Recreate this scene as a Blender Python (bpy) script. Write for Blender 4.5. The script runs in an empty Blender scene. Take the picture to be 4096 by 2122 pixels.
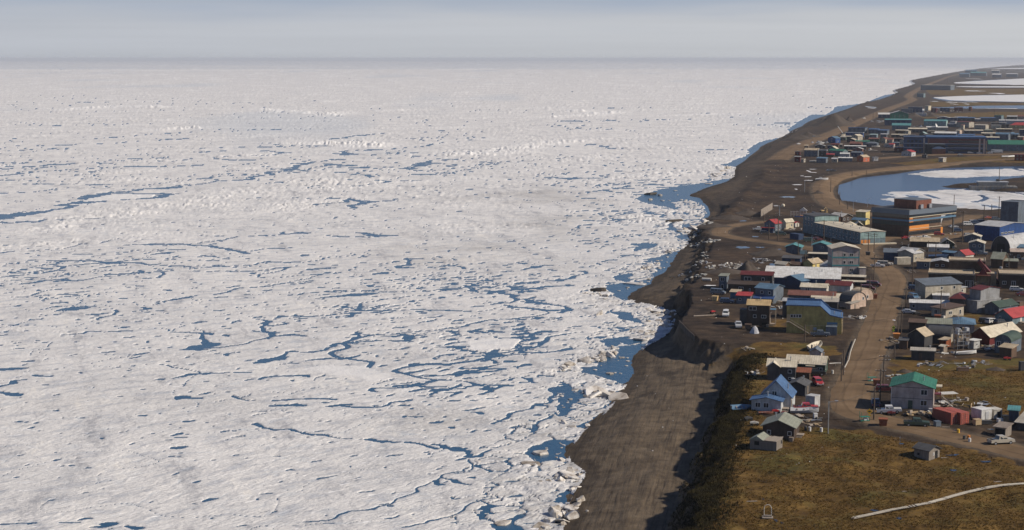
import bpy, bmesh, math, random
import numpy as np
from mathutils import Vector, Matrix

# ------------------------------------------------------------------ camera, sky, sun, exposure
SC = bpy.context.scene
C = SC.collection
CAM_Z = 88.0
FPX = 6500.0                      # focal length in pixels of a 4096 px wide frame
PITCH = math.atan((1061 - 234) / FPX)
cam_data = bpy.data.cameras.new('camera')
cam = bpy.data.objects.new('camera', cam_data); C.objects.link(cam)
cam.location = (0, 0, CAM_Z)
cam.rotation_euler = (math.pi / 2 - PITCH, 0, 0)
cam_data.sensor_width = 36.0
cam_data.lens = 36.0 * FPX / 4096
cam_data.clip_start = 1.0
cam_data.clip_end = 300000.0
SC.camera = cam

SUN_EL = math.radians(36)
SUN_AZ = math.atan2(0.975, -0.22)          # clockwise from +Y
world = bpy.data.worlds.new('World'); SC.world = world; world.use_nodes = True
wn, wl = world.node_tree.nodes, world.node_tree.links
for n in list(wn): wn.remove(n)
w_out = wn.new('ShaderNodeOutputWorld')
w_bg = wn.new('ShaderNodeBackground'); w_bg.inputs['Strength'].default_value = 0.075
w_sky = wn.new('ShaderNodeTexSky'); w_sky.sky_type = 'NISHITA'; w_sky.sun_disc = False
w_sky.sun_elevation = SUN_EL; w_sky.sun_rotation = SUN_AZ
w_sky.altitude = 80; w_sky.air_density = 1.0; w_sky.dust_density = 0.1; w_sky.ozone_density = 4.0
# a low bank of thin stratus lying all round the horizon
w_tc = wn.new('ShaderNodeTexCoord')
w_sep = wn.new('ShaderNodeSeparateXYZ'); wl.new(w_tc.outputs['Generated'], w_sep.inputs[0])
w_map = wn.new('ShaderNodeMapping'); w_map.inputs['Scale'].default_value = (5, 5, 60)
wl.new(w_tc.outputs['Generated'], w_map.inputs[0])
w_noi = wn.new('ShaderNodeTexNoise'); w_noi.inputs['Scale'].default_value = 1.0; w_noi.inputs['Detail'].default_value = 3
wl.new(w_map.outputs[0], w_noi.inputs['Vector'])
w_add = wn.new('ShaderNodeMath'); w_add.operation = 'MULTIPLY_ADD'
wl.new(w_noi.outputs['Fac'], w_add.inputs[0]); w_add.inputs[1].default_value = 0.030; wl.new(w_sep.outputs['Z'], w_add.inputs[2])
w_mr = wn.new('ShaderNodeMapRange'); w_mr.interpolation_type = 'SMOOTHSTEP'
wl.new(w_add.outputs[0], w_mr.inputs['Value'])
w_mr.inputs['From Min'].default_value = 0.032; w_mr.inputs['From Max'].default_value = 0.060
w_mr.inputs['To Min'].default_value = 0.9; w_mr.inputs['To Max'].default_value = 0.0
w_mix = wn.new('ShaderNodeMix'); w_mix.data_type = 'RGBA'
wl.new(w_mr.outputs[0], w_mix.inputs['Factor'])
# the bank is brighter and warmer toward the sun's side
w_mr3 = wn.new('ShaderNodeMapRange'); wl.new(w_sep.outputs['X'], w_mr3.inputs['Value']); w_mr3.inputs['From Min'].default_value = -0.35; w_mr3.inputs['From Max'].default_value = 0.45
w_bank = wn.new('ShaderNodeMix'); w_bank.data_type = 'RGBA'; wl.new(w_mr3.outputs[0], w_bank.inputs[0]); w_bank.inputs[6].default_value = (6.55, 6.85, 7.45, 1); w_bank.inputs[7].default_value = (7.73, 7.80, 7.87, 1)
w_map2 = wn.new('ShaderNodeMapping'); w_map2.inputs['Scale'].default_value = (2.2, 2.2, 95); wl.new(w_tc.outputs['Generated'], w_map2.inputs[0])
w_n2 = wn.new('ShaderNodeTexNoise'); w_n2.inputs['Scale'].default_value = 1.0; w_n2.inputs['Detail'].default_value = 4; wl.new(w_map2.outputs[0], w_n2.inputs['Vector'])
w_r2 = wn.new('ShaderNodeMapRange'); wl.new(w_n2.outputs['Fac'], w_r2.inputs['Value']); w_r2.inputs['From Min'].default_value = 0.3; w_r2.inputs['From Max'].default_value = 0.7; w_r2.inputs['To Min'].default_value = 0.95; w_r2.inputs['To Max'].default_value = 1.07
w_bs = wn.new('ShaderNodeVectorMath'); w_bs.operation = 'SCALE'; wl.new(w_bank.outputs[2], w_bs.inputs[0]); wl.new(w_r2.outputs[0], w_bs.inputs['Scale'])
wl.new(w_bs.outputs[0], w_mix.inputs[7])
w_tint = wn.new('ShaderNodeMix'); w_tint.data_type = 'RGBA'; w_tint.blend_type = 'MULTIPLY'; w_tint.inputs[0].default_value = 1.0
w_tint.inputs[7].default_value = (0.90, 0.87, 1.0, 1)        # clean polar air, bluer than the node's haze
wl.new(w_sky.outputs[0], w_tint.inputs[6])
# thin pale veil above the bank, thinning out to clear blue higher up
w_mr2 = wn.new('ShaderNodeMapRange'); w_mr2.interpolation_type = 'SMOOTHSTEP'; wl.new(w_add.outputs[0], w_mr2.inputs['Value'])
w_mr2.inputs['From Min'].default_value = 0.05; w_mr2.inputs['From Max'].default_value = 0.16; w_mr2.inputs['To Min'].default_value = 0.92; w_mr2.inputs['To Max'].default_value = 0.0
w_veil = wn.new('ShaderNodeMix'); w_veil.data_type = 'RGBA'; wl.new(w_mr2.outputs[0], w_veil.inputs[0])
wl.new(w_tint.outputs[2], w_veil.inputs[6]); w_veil.inputs[7].default_value = (4.70, 5.60, 7.20, 1)
wl.new(w_veil.outputs[2], w_mix.inputs[6])
wl.new(w_mix.outputs[2], w_bg.inputs['Color']); wl.new(w_bg.outputs[0], w_out.inputs['Surface'])

sun_d = bpy.data.lights.new('sun', 'SUN'); sun_d.energy = 5.0; sun_d.angle = math.radians(0.53)
sun_d.color = (1.0, 0.905, 0.77)
sun = bpy.data.objects.new('sun', sun_d); C.objects.link(sun)
sd = Vector((math.sin(SUN_AZ) * math.cos(SUN_EL), math.cos(SUN_AZ) * math.cos(SUN_EL), math.sin(SUN_EL)))
sun.rotation_euler = sd.to_track_quat('Z', 'Y').to_euler()
SC.view_settings.view_transform = 'Standard'; SC.view_settings.look = 'None'
SC.view_settings.exposure = 0.0; SC.view_settings.gamma = 1.0

# ------------------------------------------------------------------ helpers
rnd = random.Random(7)
CP, SP = math.cos(PITCH), math.sin(PITCH)
def at(u, v, z=0.0):
    "the point at height z that the photograph shows at (u, v)"
    a = (u - 2048) / FPX; b = -(v - 1061) / FPX
    d = np.array((a, CP + b * SP, -SP + b * CP))
    t = (z - CAM_Z) / d[2]
    return np.array((d[0] * t, d[1] * t, z))
def project(x, y, z):
    zz = z - CAM_Z
    dep = y * CP - zz * SP; up = y * SP + zz * CP
    return 2048 + FPX * x / dep, 1061 - FPX * up / dep
def poly(pts, z=0.0): return np.array([at(u, v, z)[:2] for u, v in pts])

_P = np.random.RandomState(11).permutation(4096)
_G = np.random.RandomState(12).rand(4096) * 2 * np.pi
_GX, _GY = np.cos(_G), np.sin(_G)
def perlin(x, y):
    xi = np.floor(x).astype(np.int64); yi = np.floor(y).astype(np.int64)
    xf = x - xi; yf = y - yi
    def g(ix, iy, fx, fy):
        k = _P[(_P[ix & 4095] + iy) & 4095]
        return _GX[k] * fx + _GY[k] * fy
    u = xf * xf * xf * (xf * (xf * 6 - 15) + 10); v = yf * yf * yf * (yf * (yf * 6 - 15) + 10)
    a = g(xi, yi, xf, yf); b = g(xi + 1, yi, xf - 1, yf)
    c = g(xi, yi + 1, xf, yf - 1); d = g(xi + 1, yi + 1, xf - 1, yf - 1)
    return 1.5 * ((a + (b - a) * u) * (1 - v) + (c + (d - c) * u) * v)
def fbm(x, y, n=3, gain=0.5):
    s = 0; a = 1.0; t = 0
    for i in range(n):
        s = s + a * perlin(x * 2 ** i + 17.3 * i, y * 2 ** i + 5.7 * i); t += a; a *= gain
    return s / t
def smooth(a, b, x):
    t = np.clip((x - a) / (b - a), 0, 1); return t * t * (3 - 2 * t)
def seg_dist(x, y, P, vals=None):
    "distance to a polyline (and the value interpolated along it)"
    best = np.full(x.shape, 1e12); val = np.zeros(x.shape)
    for i in range(len(P) - 1):
        ax, ay = P[i]; bx, by = P[i + 1]
        dx, dy = bx - ax, by - ay; L = dx * dx + dy * dy + 1e-9
        t = np.clip(((x - ax) * dx + (y - ay) * dy) / L, 0, 1)
        d = (x - ax - t * dx) ** 2 + (y - ay - t * dy) ** 2
        if vals is not None:
            m = d < best; val = np.where(m, vals[i] + (vals[i + 1] - vals[i]) * t, val)
        best = np.minimum(best, d)
    d = np.sqrt(best)
    return (d, val) if vals is not None else d
def seg_near(x, y, P, pad, n=8):
    "distance to a long polyline, capped at pad: only points near each stretch of it are measured"
    out = np.full(x.shape, float(pad))
    for i in range(0, len(P) - 1, n):
        Q = P[i:i + n + 1]
        m = np.where((x > Q[:, 0].min() - pad) & (x < Q[:, 0].max() + pad) & (y > Q[:, 1].min() - pad) & (y < Q[:, 1].max() + pad))[0]
        if len(m): out[m] = np.minimum(out[m], seg_dist(x[m], y[m], Q))
    return out
def worley(x, y):
    "nearest cell: offset from its centre, three random numbers of the cell, distance to the border"
    xi = np.floor(x).astype(np.int64); yi = np.floor(y).astype(np.int64)
    d1 = np.full(x.shape, 9.0); d2 = np.full(x.shape, 9.0); K = np.zeros(x.shape, np.int64); DX = np.zeros(x.shape); DY = np.zeros(x.shape)
    for i in (-1, 0, 1):
        for j in (-1, 0, 1):
            k = _P[(_P[(xi + i) & 4095] + yi + j) & 4095]
            dx = x - (xi + i + _R0[k]); dy = y - (yi + j + _R1[k]); d = dx * dx + dy * dy
            m = d < d1
            d2 = np.where(m, d1, np.minimum(d2, d)); d1 = np.where(m, d, d1)
            K = np.where(m, k, K); DX = np.where(m, dx, DX); DY = np.where(m, dy, DY)
    return DX, DY, _R2[K], _R3[K], _R4[K], np.sqrt(d2) - np.sqrt(d1)
_RR = np.random.RandomState(5); _R0, _R1, _R2, _R3, _R4 = (_RR.rand(4096) for _ in range(5))
def inside(x, y, P):
    r = np.zeros(x.shape, bool); n = len(P)
    for i in range(n):
        ax, ay = P[i]; bx, by = P[(i + 1) % n]
        if ay == by: continue
        c = ((ay > y) != (by > y)) & (x < (bx - ax) * (y - ay) / (by - ay) + ax)
        r ^= c
    return r
def sdist(x, y, P, pad=60.0):
    "signed distance to a closed polygon, positive inside; only near its box"
    P = np.asarray(P); out = np.full(x.shape, -1e6)
    m = (x > P[:, 0].min() - pad) & (x < P[:, 0].max() + pad) & (y > P[:, 1].min() - pad) & (y < P[:, 1].max() + pad)
    if m.any():
        xs, ys = x[m], y[m]
        d = seg_dist(xs, ys, np.vstack([P, P[:1]]))
        out[m] = np.where(inside(xs, ys, P), d, -d)
    return out

# ------------------------------------------------------------------ materials
MATS = {}
def srgb(r, g, b):
    f = lambda c: (c / 255 / 12.92) if c / 255 <= 0.04045 else ((c / 255 + 0.055) / 1.055) ** 2.4
    return (f(r), f(g), f(b))
def mat(name, col, rough=0.7, var=0.18, scale=1.2, metal=0.0, bump=None, streak=None, spec=0.4, grime=None, stain=0.0):
    "procedural paint / metal / wood: noise-varied colour, optional ribs (bump=(axis, spacing, depth)) and grime"
    if name in MATS: return MATS[name]
    m = bpy.data.materials.new(name); m.use_nodes = True
    nt = m.node_tree; N, L = nt.nodes, nt.links
    p = N['Principled BSDF']
    p.inputs['Roughness'].default_value = rough; p.inputs['Metallic'].default_value = metal
    p.inputs['Specular IOR Level'].default_value = spec
    tc = N.new('ShaderNodeTexCoord')
    mp = N.new('ShaderNodeMapping')
    if streak: mp.inputs['Scale'].default_value = streak
    L.new(tc.outputs['Object'], mp.inputs[0])
    no = N.new('ShaderNodeTexNoise'); no.inputs['Scale'].default_value = scale; no.inputs['Detail'].default_value = 5
    no.inputs['Roughness'].default_value = 0.65
    L.new(mp.outputs[0], no.inputs['Vector'])
    cr = N.new('ShaderNodeValToRGB')
    cr.color_ramp.elements[0].position = 0.3; cr.color_ramp.elements[1].position = 0.7
    lo = tuple(max(0, c * (1 - var)) for c in col); hi = tuple(min(1, c * (1 + var)) for c in col)
    if grime: lo = grime
    cr.color_ramp.elements[0].color = (*lo, 1); cr.color_ramp.elements[1].color = (*hi, 1)
    L.new(no.outputs['Fac'], cr.inputs[0]); out = cr.outputs[0]
    if stain:
        oi = N.new('ShaderNodeObjectInfo'); ad = N.new('ShaderNodeVectorMath'); ad.operation = 'ADD'; L.new(tc.outputs['Object'], ad.inputs[0]); L.new(oi.outputs['Location'], ad.inputs[1])
        n2 = N.new('ShaderNodeTexNoise'); n2.inputs['Scale'].default_value = 0.45; n2.inputs['Detail'].default_value = 6; n2.inputs['Roughness'].default_value = 0.7; L.new(ad.outputs[0], n2.inputs['Vector'])
        c2 = N.new('ShaderNodeValToRGB'); c2.color_ramp.elements[0].position = 0.3; c2.color_ramp.elements[1].position = 0.66
        k = 1 - stain; c2.color_ramp.elements[0].color = (k, k * 0.96, k * 0.9, 1); c2.color_ramp.elements[1].color = (1.1, 1.1, 1.1, 1); L.new(n2.outputs['Fac'], c2.inputs[0])
        mx = N.new('ShaderNodeMix'); mx.data_type = 'RGBA'; mx.blend_type = 'MULTIPLY'; mx.inputs[0].default_value = 1.0; L.new(out, mx.inputs[6]); L.new(c2.outputs[0], mx.inputs[7]); out = mx.outputs[2]
    L.new(out, p.inputs['Base Color'])
    if bump:
        ax, sp, dp = bump
        wv = N.new('ShaderNodeTexWave'); wv.wave_type = 'BANDS'; wv.bands_direction = ax
        wv.inputs['Scale'].default_value = 2 * math.pi / sp / 20 * 1.0
        wv.inputs['Distortion'].default_value = 0
        L.new(tc.outputs['Object'], wv.inputs['Vector'])
        b = N.new('ShaderNodeBump'); b.inputs['Distance'].default_value = dp; b.inputs['Strength'].default_value = 0.7
        L.new(wv.outputs['Fac'], b.inputs['Height']); L.new(b.outputs[0], p.inputs['Normal'])
    MATS[name] = m
    return m

def link(o, parent=None):
    C.objects.link(o)
    if parent is not None: o.parent = parent
    return o
def mesh_np(name, verts, faces, material=None, attrs=None, smooth_shade=True):
    me = bpy.data.meshes.new(name)
    nv, nf = len(verts), len(faces)
    me.vertices.add(nv); me.vertices.foreach_set('co', np.asarray(verts, np.float32).ravel())
    k = faces.shape[1]
    me.loops.add(nf * k); me.loops.foreach_set('vertex_index', faces.astype(np.int32).ravel())
    me.polygons.add(nf); me.polygons.foreach_set('loop_start', np.arange(0, nf * k, k, dtype=np.int32))
    me.polygons.foreach_set('loop_total', np.full(nf, k, np.int32))
    me.polygons.foreach_set('use_smooth', np.full(nf, smooth_shade, bool))
    me.update(calc_edges=True)
    for an, av in (attrs or {}).items():
        a = me.attributes.new(an, 'FLOAT', 'POINT'); a.data.foreach_set('value', np.asarray(av, np.float32).ravel())
    if material: me.materials.append(material)
    return bpy.data.objects.new(name, me)
def grid_faces(nr, nc, keep):
    i = np.arange((nr - 1) * (nc - 1)); r, c = i // (nc - 1), i % (nc - 1)
    a = r * nc + c
    f = np.stack([a, a + 1, a + 1 + nc, a + nc], 1)
    return f[keep[f].any(1)]
def compact(V, F, attrs):
    used = np.unique(F); m = np.zeros(len(V), np.int64); m[used] = np.arange(len(used))
    return V[used], m[F], {k: a[used] for k, a in attrs.items()}
def structure(o): o['kind'] = 'structure'; return o
def tag(o, label, cat, group=None, kind=None):
    o['label'] = label; o['category'] = cat
    if group: o['group'] = group
    if kind: o['kind'] = kind
    return o
def rows_from_v(vs, z=0.0):
    "ground distance of each picture row: close rows near, wide ones far"
    return np.array([at(2048, v, z)[1] for v in vs])
# ------------------------------------------------------------------ shoreline, bluff, lagoon outlines (picture points laid on the ground)
SHORE = [(2225,2260),(2235,2122),(2245,2080),(2262,2010),(2300,1945),(2326,1896),(2268,1850),(2262,1800),(2290,1770),(2330,1720),(2385,1672),(2425,1640),(2462,1588),(2497,1541),
 (2534,1499),(2527,1454),(2538,1424),(2579,1387),(2624,1361),(2673,1327),(2692,1267),(2662,1245),(2580,1222),(2518,1200),(2523,1177),(2561,1153),(2602,1136),(2626,1106),
 (2657,1092),(2680,1064),(2713,1012),(2758,960),(2752,930),(2800,905),(2830,885),(2867,866),(2869,855),(2837,832),(2811,806),(2796,791),(2758,783),(2833,750),(2897,731),(2927,716),
 (2934,690),(2942,667),(2983,647),(3020,624),(3056,597),(3053,589),(3109,566),(3141,550),(3165,535),(3200,515),(3226,505),(3245,485),(3332,457),(3395,437),(3457,414),(3534,397),(3588,375),
 (3575,364),(3628,349),(3656,338),(3640,326),(3676,317),(3802,293),(3913,276),(4035,265),(4110,260),(4300,252)]
SHORE_W = poly(SHORE)
_r = np.random.RandomState(4)
def fine_shore(P):
    "round the corners of the traced shore and roughen it as waves do"
    out = []
    for i in range(len(P) - 1):
        p0 = P[max(i - 1, 0)]; p1 = P[i]; p2 = P[i + 1]; p3 = P[min(i + 2, len(P) - 1)]
        n = 3 if p1[1] < 1200 else 2
        for t in np.arange(n) / n: out.append(0.5 * (2 * p1 + (p2 - p0) * t + (2 * p0 - 5 * p1 + 4 * p2 - p3) * t * t + (3 * p1 - p0 - 3 * p2 + p3) * t ** 3))
    out.append(P[-1]); return np.array(out)
SHORE_W = fine_shore(SHORE_W)
LAND = np.vstack([SHORE_W, [[40000, 40000], [40000, 100], [200, 100]]])
# crest of the bluff: (u, v, width of the face below it)
CREST = [(2745,2260,5.4),(2779,2122,5.4),(2831,2043,5.4),(2825,2009,6),(2854,1905,5.4),(2866,1830,5.4),(2905,1749,5.4),(2918,1680,6),(2938,1627,5),(2924,1587,5),(2945,1506,5),(2985,1440,6),(3030,1418,9),
 (3060,1400,20),(2960,1372,22),(2880,1367,9),(2800,1356,4.5),(2760,1325,1.6),(2724,1288,2),(2740,1262,4),(2752,1200,6),(2759,1151,6),(2800,1087,5.4),(2818,1050,5.4),(2822,1012,5.4),(2850,971,6),(2830,935,9),(2850,905,12),(2880,885,14),
 (2930,862,18),(2990,800,25),(3040,750,30),(3085,680,30),(3140,610,40),(3220,560,50),(3330,510,70),(3450,470,80),(3560,430,90),(3610,395,90),(3660,350,120),(3760,318,160),(3880,290,200),(4110,264,300),(4300,255,300)]
def plateau_z(y):
    "level of the town: high near bluffs, sinking to the spit"
    return np.interp(y, [250, 480, 560, 700, 850, 1100, 2500, 6000], [8.2, 8.2, 7.4, 6.0, 4.6, 4.0, 3.6, 3.0])
def at_plateau(u, v):
    z = 7.0
    for _ in range(12): p = at(u, v, z); z = float(plateau_z(p[1]))
    p[2] = z
    return p
CREST_W = np.array([at_plateau(u, v)[:2] for u, v, w in CREST]); CREST_R = np.array([w for *_, w in CREST], float)
PLAT = np.vstack([CREST_W, [[40000, 40000], [40000, 100], [200, 100]]])
LAGOON = [(3353,741),(3363,737),(3381,732),(3409,723),(3443,711),(3513,703),(3583,696),(3652,685),(3722,675),(3826,671),(3930,668),(4400,660),(4400,705),(4150,712),(4000,723),(3896,739),(3763,746),(3800,752),(3860,752),(3935,760),
 (4000,766),(4400,770),(4400,850),(4040,849),(3930,853),(3830,846),(3650,852),(3489,828),(3443,821),(3409,817),(3367,807),(3360,793),(3350,772)]
LAG2 = [(3725,431),(3791,429),(3930,423),(4400,420),(4400,440),(3983,437),(3861,437),(3722,434)]
LAG3 = [(3725,392),(3809,386),(3930,381),(4400,374),(4400,413),(3896,409),(3791,405),(3753,399)]
LAG4 = [(3805,333),(3896,324),(4400,300),(4400,344),(3896,338)]
LAG5 = [(3802,347),(3900,345.5),(4400,346),(4400,352),(3900,351)]
LAG6 = [(3975,276.5),(4010,273),(4400,268),(4400,277),(4060,277)]
LZ = 1.6
LAGS = [poly(p, LZ) for p in (LAGOON, LAG2, LAG3, LAG4, LAG5, LAG6)]
# roads: centre line and width in metres
ROADS = {
 'village_road': ([(4400,1880),(4096,1812),(3900,1766),(3700,1722),(3570,1692),(3470,1668),(3420,1640),(3400,1600),(3410,1560),(3440,1480),(3480,1390),(3520,1280),(3558,1170),(3572,1125),(3555,1090),(3510,1058),(3470,1035),(3452,1010),(3470,985),(3560,945),(3700,910),(3850,880),(3900,862)], 10.5),
 'lagoon_road': ([(3620,868),(3500,862),(3420,850),(3350,828),(3310,800),(3292,765),(3300,735),(3345,709),(3430,690),(3560,675),(3700,662),(3850,651),(4000,640),(4400,622)], 15),
 'beach_track': ([(3330,1012),(3230,992),(3120,975),(3010,962),(2920,948),(2880,935),(2892,915),(2950,900),(3040,890),(3120,884)], 9),
 'coast_road': ([(3110,640),(3170,600),(3240,568),(3320,538),(3400,505),(3480,470),(3560,435),(3625,412),(3650,398),(3635,384),(3680,355),(3750,325),(3840,298),(4000,280)], 20),
 'parking_lane': ([(3560,945),(3700,955),(3900,930),(4100,900)], 14),
 'far_road': ([(3500,636),(3600,628),(3750,620),(3900,620),(4000,618),(4400,604)], 14),
}
ROAD_W = {k: (np.array([at_plateau(u, v)[:2] for u, v in p]), w) for k, (p, w) in ROADS.items()}
def resample(P, step):
    P = np.asarray(P, float); d = np.r_[0, np.cumsum(np.hypot(*np.diff(P, axis=0).T))]
    # Catmull-Rom through the points
    out = []
    for i in range(len(P) - 1):
        p0 = P[max(i - 1, 0)]; p1 = P[i]; p2 = P[i + 1]; p3 = P[min(i + 2, len(P) - 1)]
        n = max(2, int((d[i + 1] - d[i]) / step))
        for t in np.linspace(0, 1, n, endpoint=False):
            out.append(0.5 * ((2 * p1) + (-p0 + p2) * t + (2 * p0 - 5 * p1 + 4 * p2 - p3) * t * t + (-p0 + 3 * p1 - 3 * p2 + p3) * t ** 3))
    out.append(P[-1]); return np.array(out)
ROAD_S = {k: (resample(P, 6.0), w) for k, (P, w) in ROAD_W.items()}

def ground(x, y, detail=True):
    "height of the land"
    x = np.asarray(x, float); y = np.asarray(y, float)
    sh = seg_dist(x, y, SHORE_W); sh = np.where(inside(x, y, LAND), sh, -sh)
    if detail: sh = sh + 1.2 * fbm(x / 6, y / 6, 3) * smooth(1600, 800, y)
    # beach: foreshore, berm, backshore
    near = np.clip(y / 700.0, 0.3, 3.0)
    beach = np.where(sh < 0, np.maximum(sh * 0.12, -1.5), 2.3 * smooth(-2, 16, sh) + 0.004 * np.clip(sh, 0, 40))
    cd, cw = seg_dist(x, y, CREST_W, CREST_R); cd = np.where(inside(x, y, PLAT), cd, -cd)
    jag = (fbm(x / 5.0, y / 5.0, 3) * 2.2 + fbm(x / 13.0 + 3, y / 13.0, 2) * 4.5) * smooth(2, 6, cw) * (cw < 20)
    t = np.clip((cd + jag + cw) / cw, 0, 1); s = np.where(cw < 9, 0.8 * t + 0.2 * t * t * (3 - 2 * t), t * t * (3 - 2 * t))
    pz = plateau_z(y)
    z = beach * (1 - s) + pz * s
    z = np.where(sh < 6, np.minimum(z, beach + 0.6), z)
    if detail:
        road = np.zeros(x.shape)
        for k, (P, w) in ROAD_S.items():
            road = np.maximum(road, 1 - smooth(w * 0.5 - 0.5, w * 0.5 + 3, seg_near(x, y, P, w * 0.5 + 4)))
        rough = (1 - road)
        # bluff face lumps, gullies
        face = s * (1 - s) * 4 * smooth(2, 5, cw) * (cw < 20)
        z += face * (fbm(x / 3.2, y / 3.2, 3) * 2.2 + np.abs(perlin(x / 6, y / 6)) * 1.8 - 0.5)
        # rolling tundra on the near field
        tund = s * smooth(430, 330, y) * smooth(60, 45, x - 0) if False else s * smooth(400, 340, y)
        z += rough * tund * (fbm(x / 16, y / 16, 3) * 1.3 + fbm(x / 3.5, y / 3.5, 2) * 0.16)
        z += rough * s * fbm(x / 9, y / 9, 3) * 0.22
        # beach ridges and wheel ruts running along the shore
        z += (1 - s) * smooth(2, 12, sh) * (fbm((x - y * 0.27) / 7, y / 40, 3) * 0.30)
        rp = sh + fbm(x / 30, y / 70, 2) * 5.0
        z += (1 - s) * smooth(4, 10, sh) * (perlin(rp / 1.1, y / 22) * 0.05 + perlin(rp / 3.2 + 7, y / 60) * 0.10) * smooth(900, 500, y)
        # long berm of pushed-up gravel beyond the houses
        bd = seg_dist(x, y, BERM_W)
        z += 2.0 * np.exp(-(bd / 6.0) ** 2) * (0.8 + 0.5 * perlin(x / 11, y / 11))
    for Lp in LAGS:
        d = sdist(x, y, Lp, 120)
        w = np.clip(y / 110, 3, 60)
        z = np.where(d > -1e5, np.where(d > -w, (LZ - 0.0) + (z - LZ) * np.clip(-d / w, 0, 1) - np.where(d > 0, np.minimum(d * 0.15, 1.2), 0), z), z)
    return z
BERM_W = np.array([at_plateau(u, v)[:2] for u, v in [(2912,868),(2950,820),(2990,780),(3030,745),(3050,710),(3060,680)]])
def on_ground(u, v):
    "point of the land seen at (u, v)"
    z = at_plateau(u, v)[2]
    for _ in range(10):
        p = at(u, v, z); z = 0.5 * z + 0.5 * float(ground(p[0:1], p[1:2])[0])
    p = at(u, v, z); p[2] = z
    return p
# ------------------------------------------------------------------ surface materials of the setting
def nodes(m):
    m.use_nodes = True; return m.node_tree.nodes, m.node_tree.links, m.node_tree.nodes['Principled BSDF']
def noise(N, L, scale, detail=4, rough=0.6, vec=None, sc=None):
    n = N.new('ShaderNodeTexNoise'); n.inputs['Scale'].default_value = scale
    n.inputs['Detail'].default_value = detail; n.inputs['Roughness'].default_value = rough
    if vec is not None:
        if sc:
            if len(sc) > 3:                                   # turn first, then stretch along the turned axes
                mr = N.new('ShaderNodeMapping'); mr.inputs['Rotation'].default_value = (0, 0, -sc[3]); L.new(vec, mr.inputs[0]); vec = mr.outputs[0]
            mp = N.new('ShaderNodeMapping'); mp.inputs['Scale'].default_value = sc[:3]
            L.new(vec, mp.inputs[0]); vec = mp.outputs[0]
        L.new(vec, n.inputs['Vector'])
    return n.outputs['Fac']
def ramp(N, L, fac, stops):
    r = N.new('ShaderNodeValToRGB'); e = r.color_ramp.elements
    while len(e) < len(stops): e.new(0.5)
    for k, (p, c) in enumerate(stops):
        e[k].position = p; e[k].color = (*c, 1) if len(c) == 3 else c
    L.new(fac, r.inputs[0]); return r.outputs[0]
def mixc(N, L, fac, a, b, mode='MIX'):
    m = N.new('ShaderNodeMix'); m.data_type = 'RGBA'; m.blend_type = mode
    if isinstance(fac, float): m.inputs[0].default_value = fac
    else: L.new(fac, m.inputs[0])
    for k, s in ((6, a), (7, b)):
        if isinstance(s, tuple): m.inputs[k].default_value = (*s, 1)
        else: L.new(s, m.inputs[k])
    return m.outputs[2]
def attr(N, name):
    a = N.new('ShaderNodeAttribute'); a.attribute_name = name; return a.outputs['Fac']
def bump(N, L, p, h, dist, strength=1.0, prev=None):
    b = N.new('ShaderNodeBump'); b.inputs['Distance'].default_value = dist; b.inputs['Strength'].default_value = strength
    L.new(h, b.inputs['Height'])
    if prev is not None: L.new(prev, b.inputs['Normal'])
    L.new(b.outputs[0], p.inputs['Normal']); return b.outputs[0]

def make_ice_mat():
    m = bpy.data.materials.new('sea_ice'); N, L, p = nodes(m)
    pos = N.new('ShaderNodeNewGeometry').outputs['Position']
    # grey patches of wet and thin ice between drier snow
    n1 = noise(N, L, 0.17, 4, 0.62, pos, (0.55, 1.3, 1, 0.7))
    n2 = noise(N, L, 0.02, 4, 0.6, pos)
    n3 = noise(N, L, 0.75, 4, 0.6, pos, (0.35, 1.5, 1, 0.7))
    n4 = noise(N, L, 0.55, 3, 0.6, pos, (0.35, 1.4, 1, 0.55))
    c = ramp(N, L, n1, [(0.38, (0.585, 0.583, 0.585)), (0.435, (0.675, 0.655, 0.628)), (0.50, (0.755, 0.728, 0.690)), (0.62, (0.775, 0.748, 0.708)), (0.74, (0.84, 0.815, 0.775))])
    c = mixc(N, L, 1.0, c, ramp(N, L, n2, [(0.35, (1.03, 1.03, 1.03)), (0.65, (0.90, 0.905, 0.915))]), 'MULTIPLY')
    c = mixc(N, L, 1.0, c, ramp(N, L, n3, [(0.30, (0.50, 0.52, 0.56)), (0.385, (0.96, 0.96, 0.96)), (1.0, (1, 1, 1))]), 'MULTIPLY')
    n5 = noise(N, L, 0.10, 8, 0.78, pos, (1.0, 0.22, 1, 0.25))
    c = mixc(N, L, 1.0, c, ramp(N, L, n5, [(0.37, (0.66, 0.67, 0.70)), (0.45, (0.95, 0.95, 0.955)), (0.57, (1.0, 1.0, 1.0)), (0.65, (1.12, 1.10, 1.06))]), 'MULTIPLY')
    c = mixc(N, L, ramp(N, L, n4, [(0.63, (0, 0, 0)), (0.70, (1, 1, 1))]), c, (0.92, 0.90, 0.87))
    c = mixc(N, L, attr(N, 'white'), c, (0.84, 0.82, 0.79))
    dn = noise(N, L, 0.25, 4, 0.7, pos, (0.5, 1.4, 1, 0.7))
    mul = N.new('ShaderNodeMath'); mul.operation = 'MULTIPLY'; L.new(attr(N, 'dirt'), mul.inputs[0]); L.new(dn, mul.inputs[1])
    c = mixc(N, L, mul.outputs[0], c, (0.17, 0.15, 0.125))
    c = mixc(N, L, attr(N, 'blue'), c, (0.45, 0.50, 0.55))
    L.new(c, p.inputs['Base Color']); p.inputs['Roughness'].default_value = 0.75
    p.inputs['Specular IOR Level'].default_value = 0.25
    h = noise(N, L, 1.2, 5, 0.65, pos, (0.4, 1.3, 1, 0.7))
    bump(N, L, p, h, 0.5, 1.0)
    return m
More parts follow.
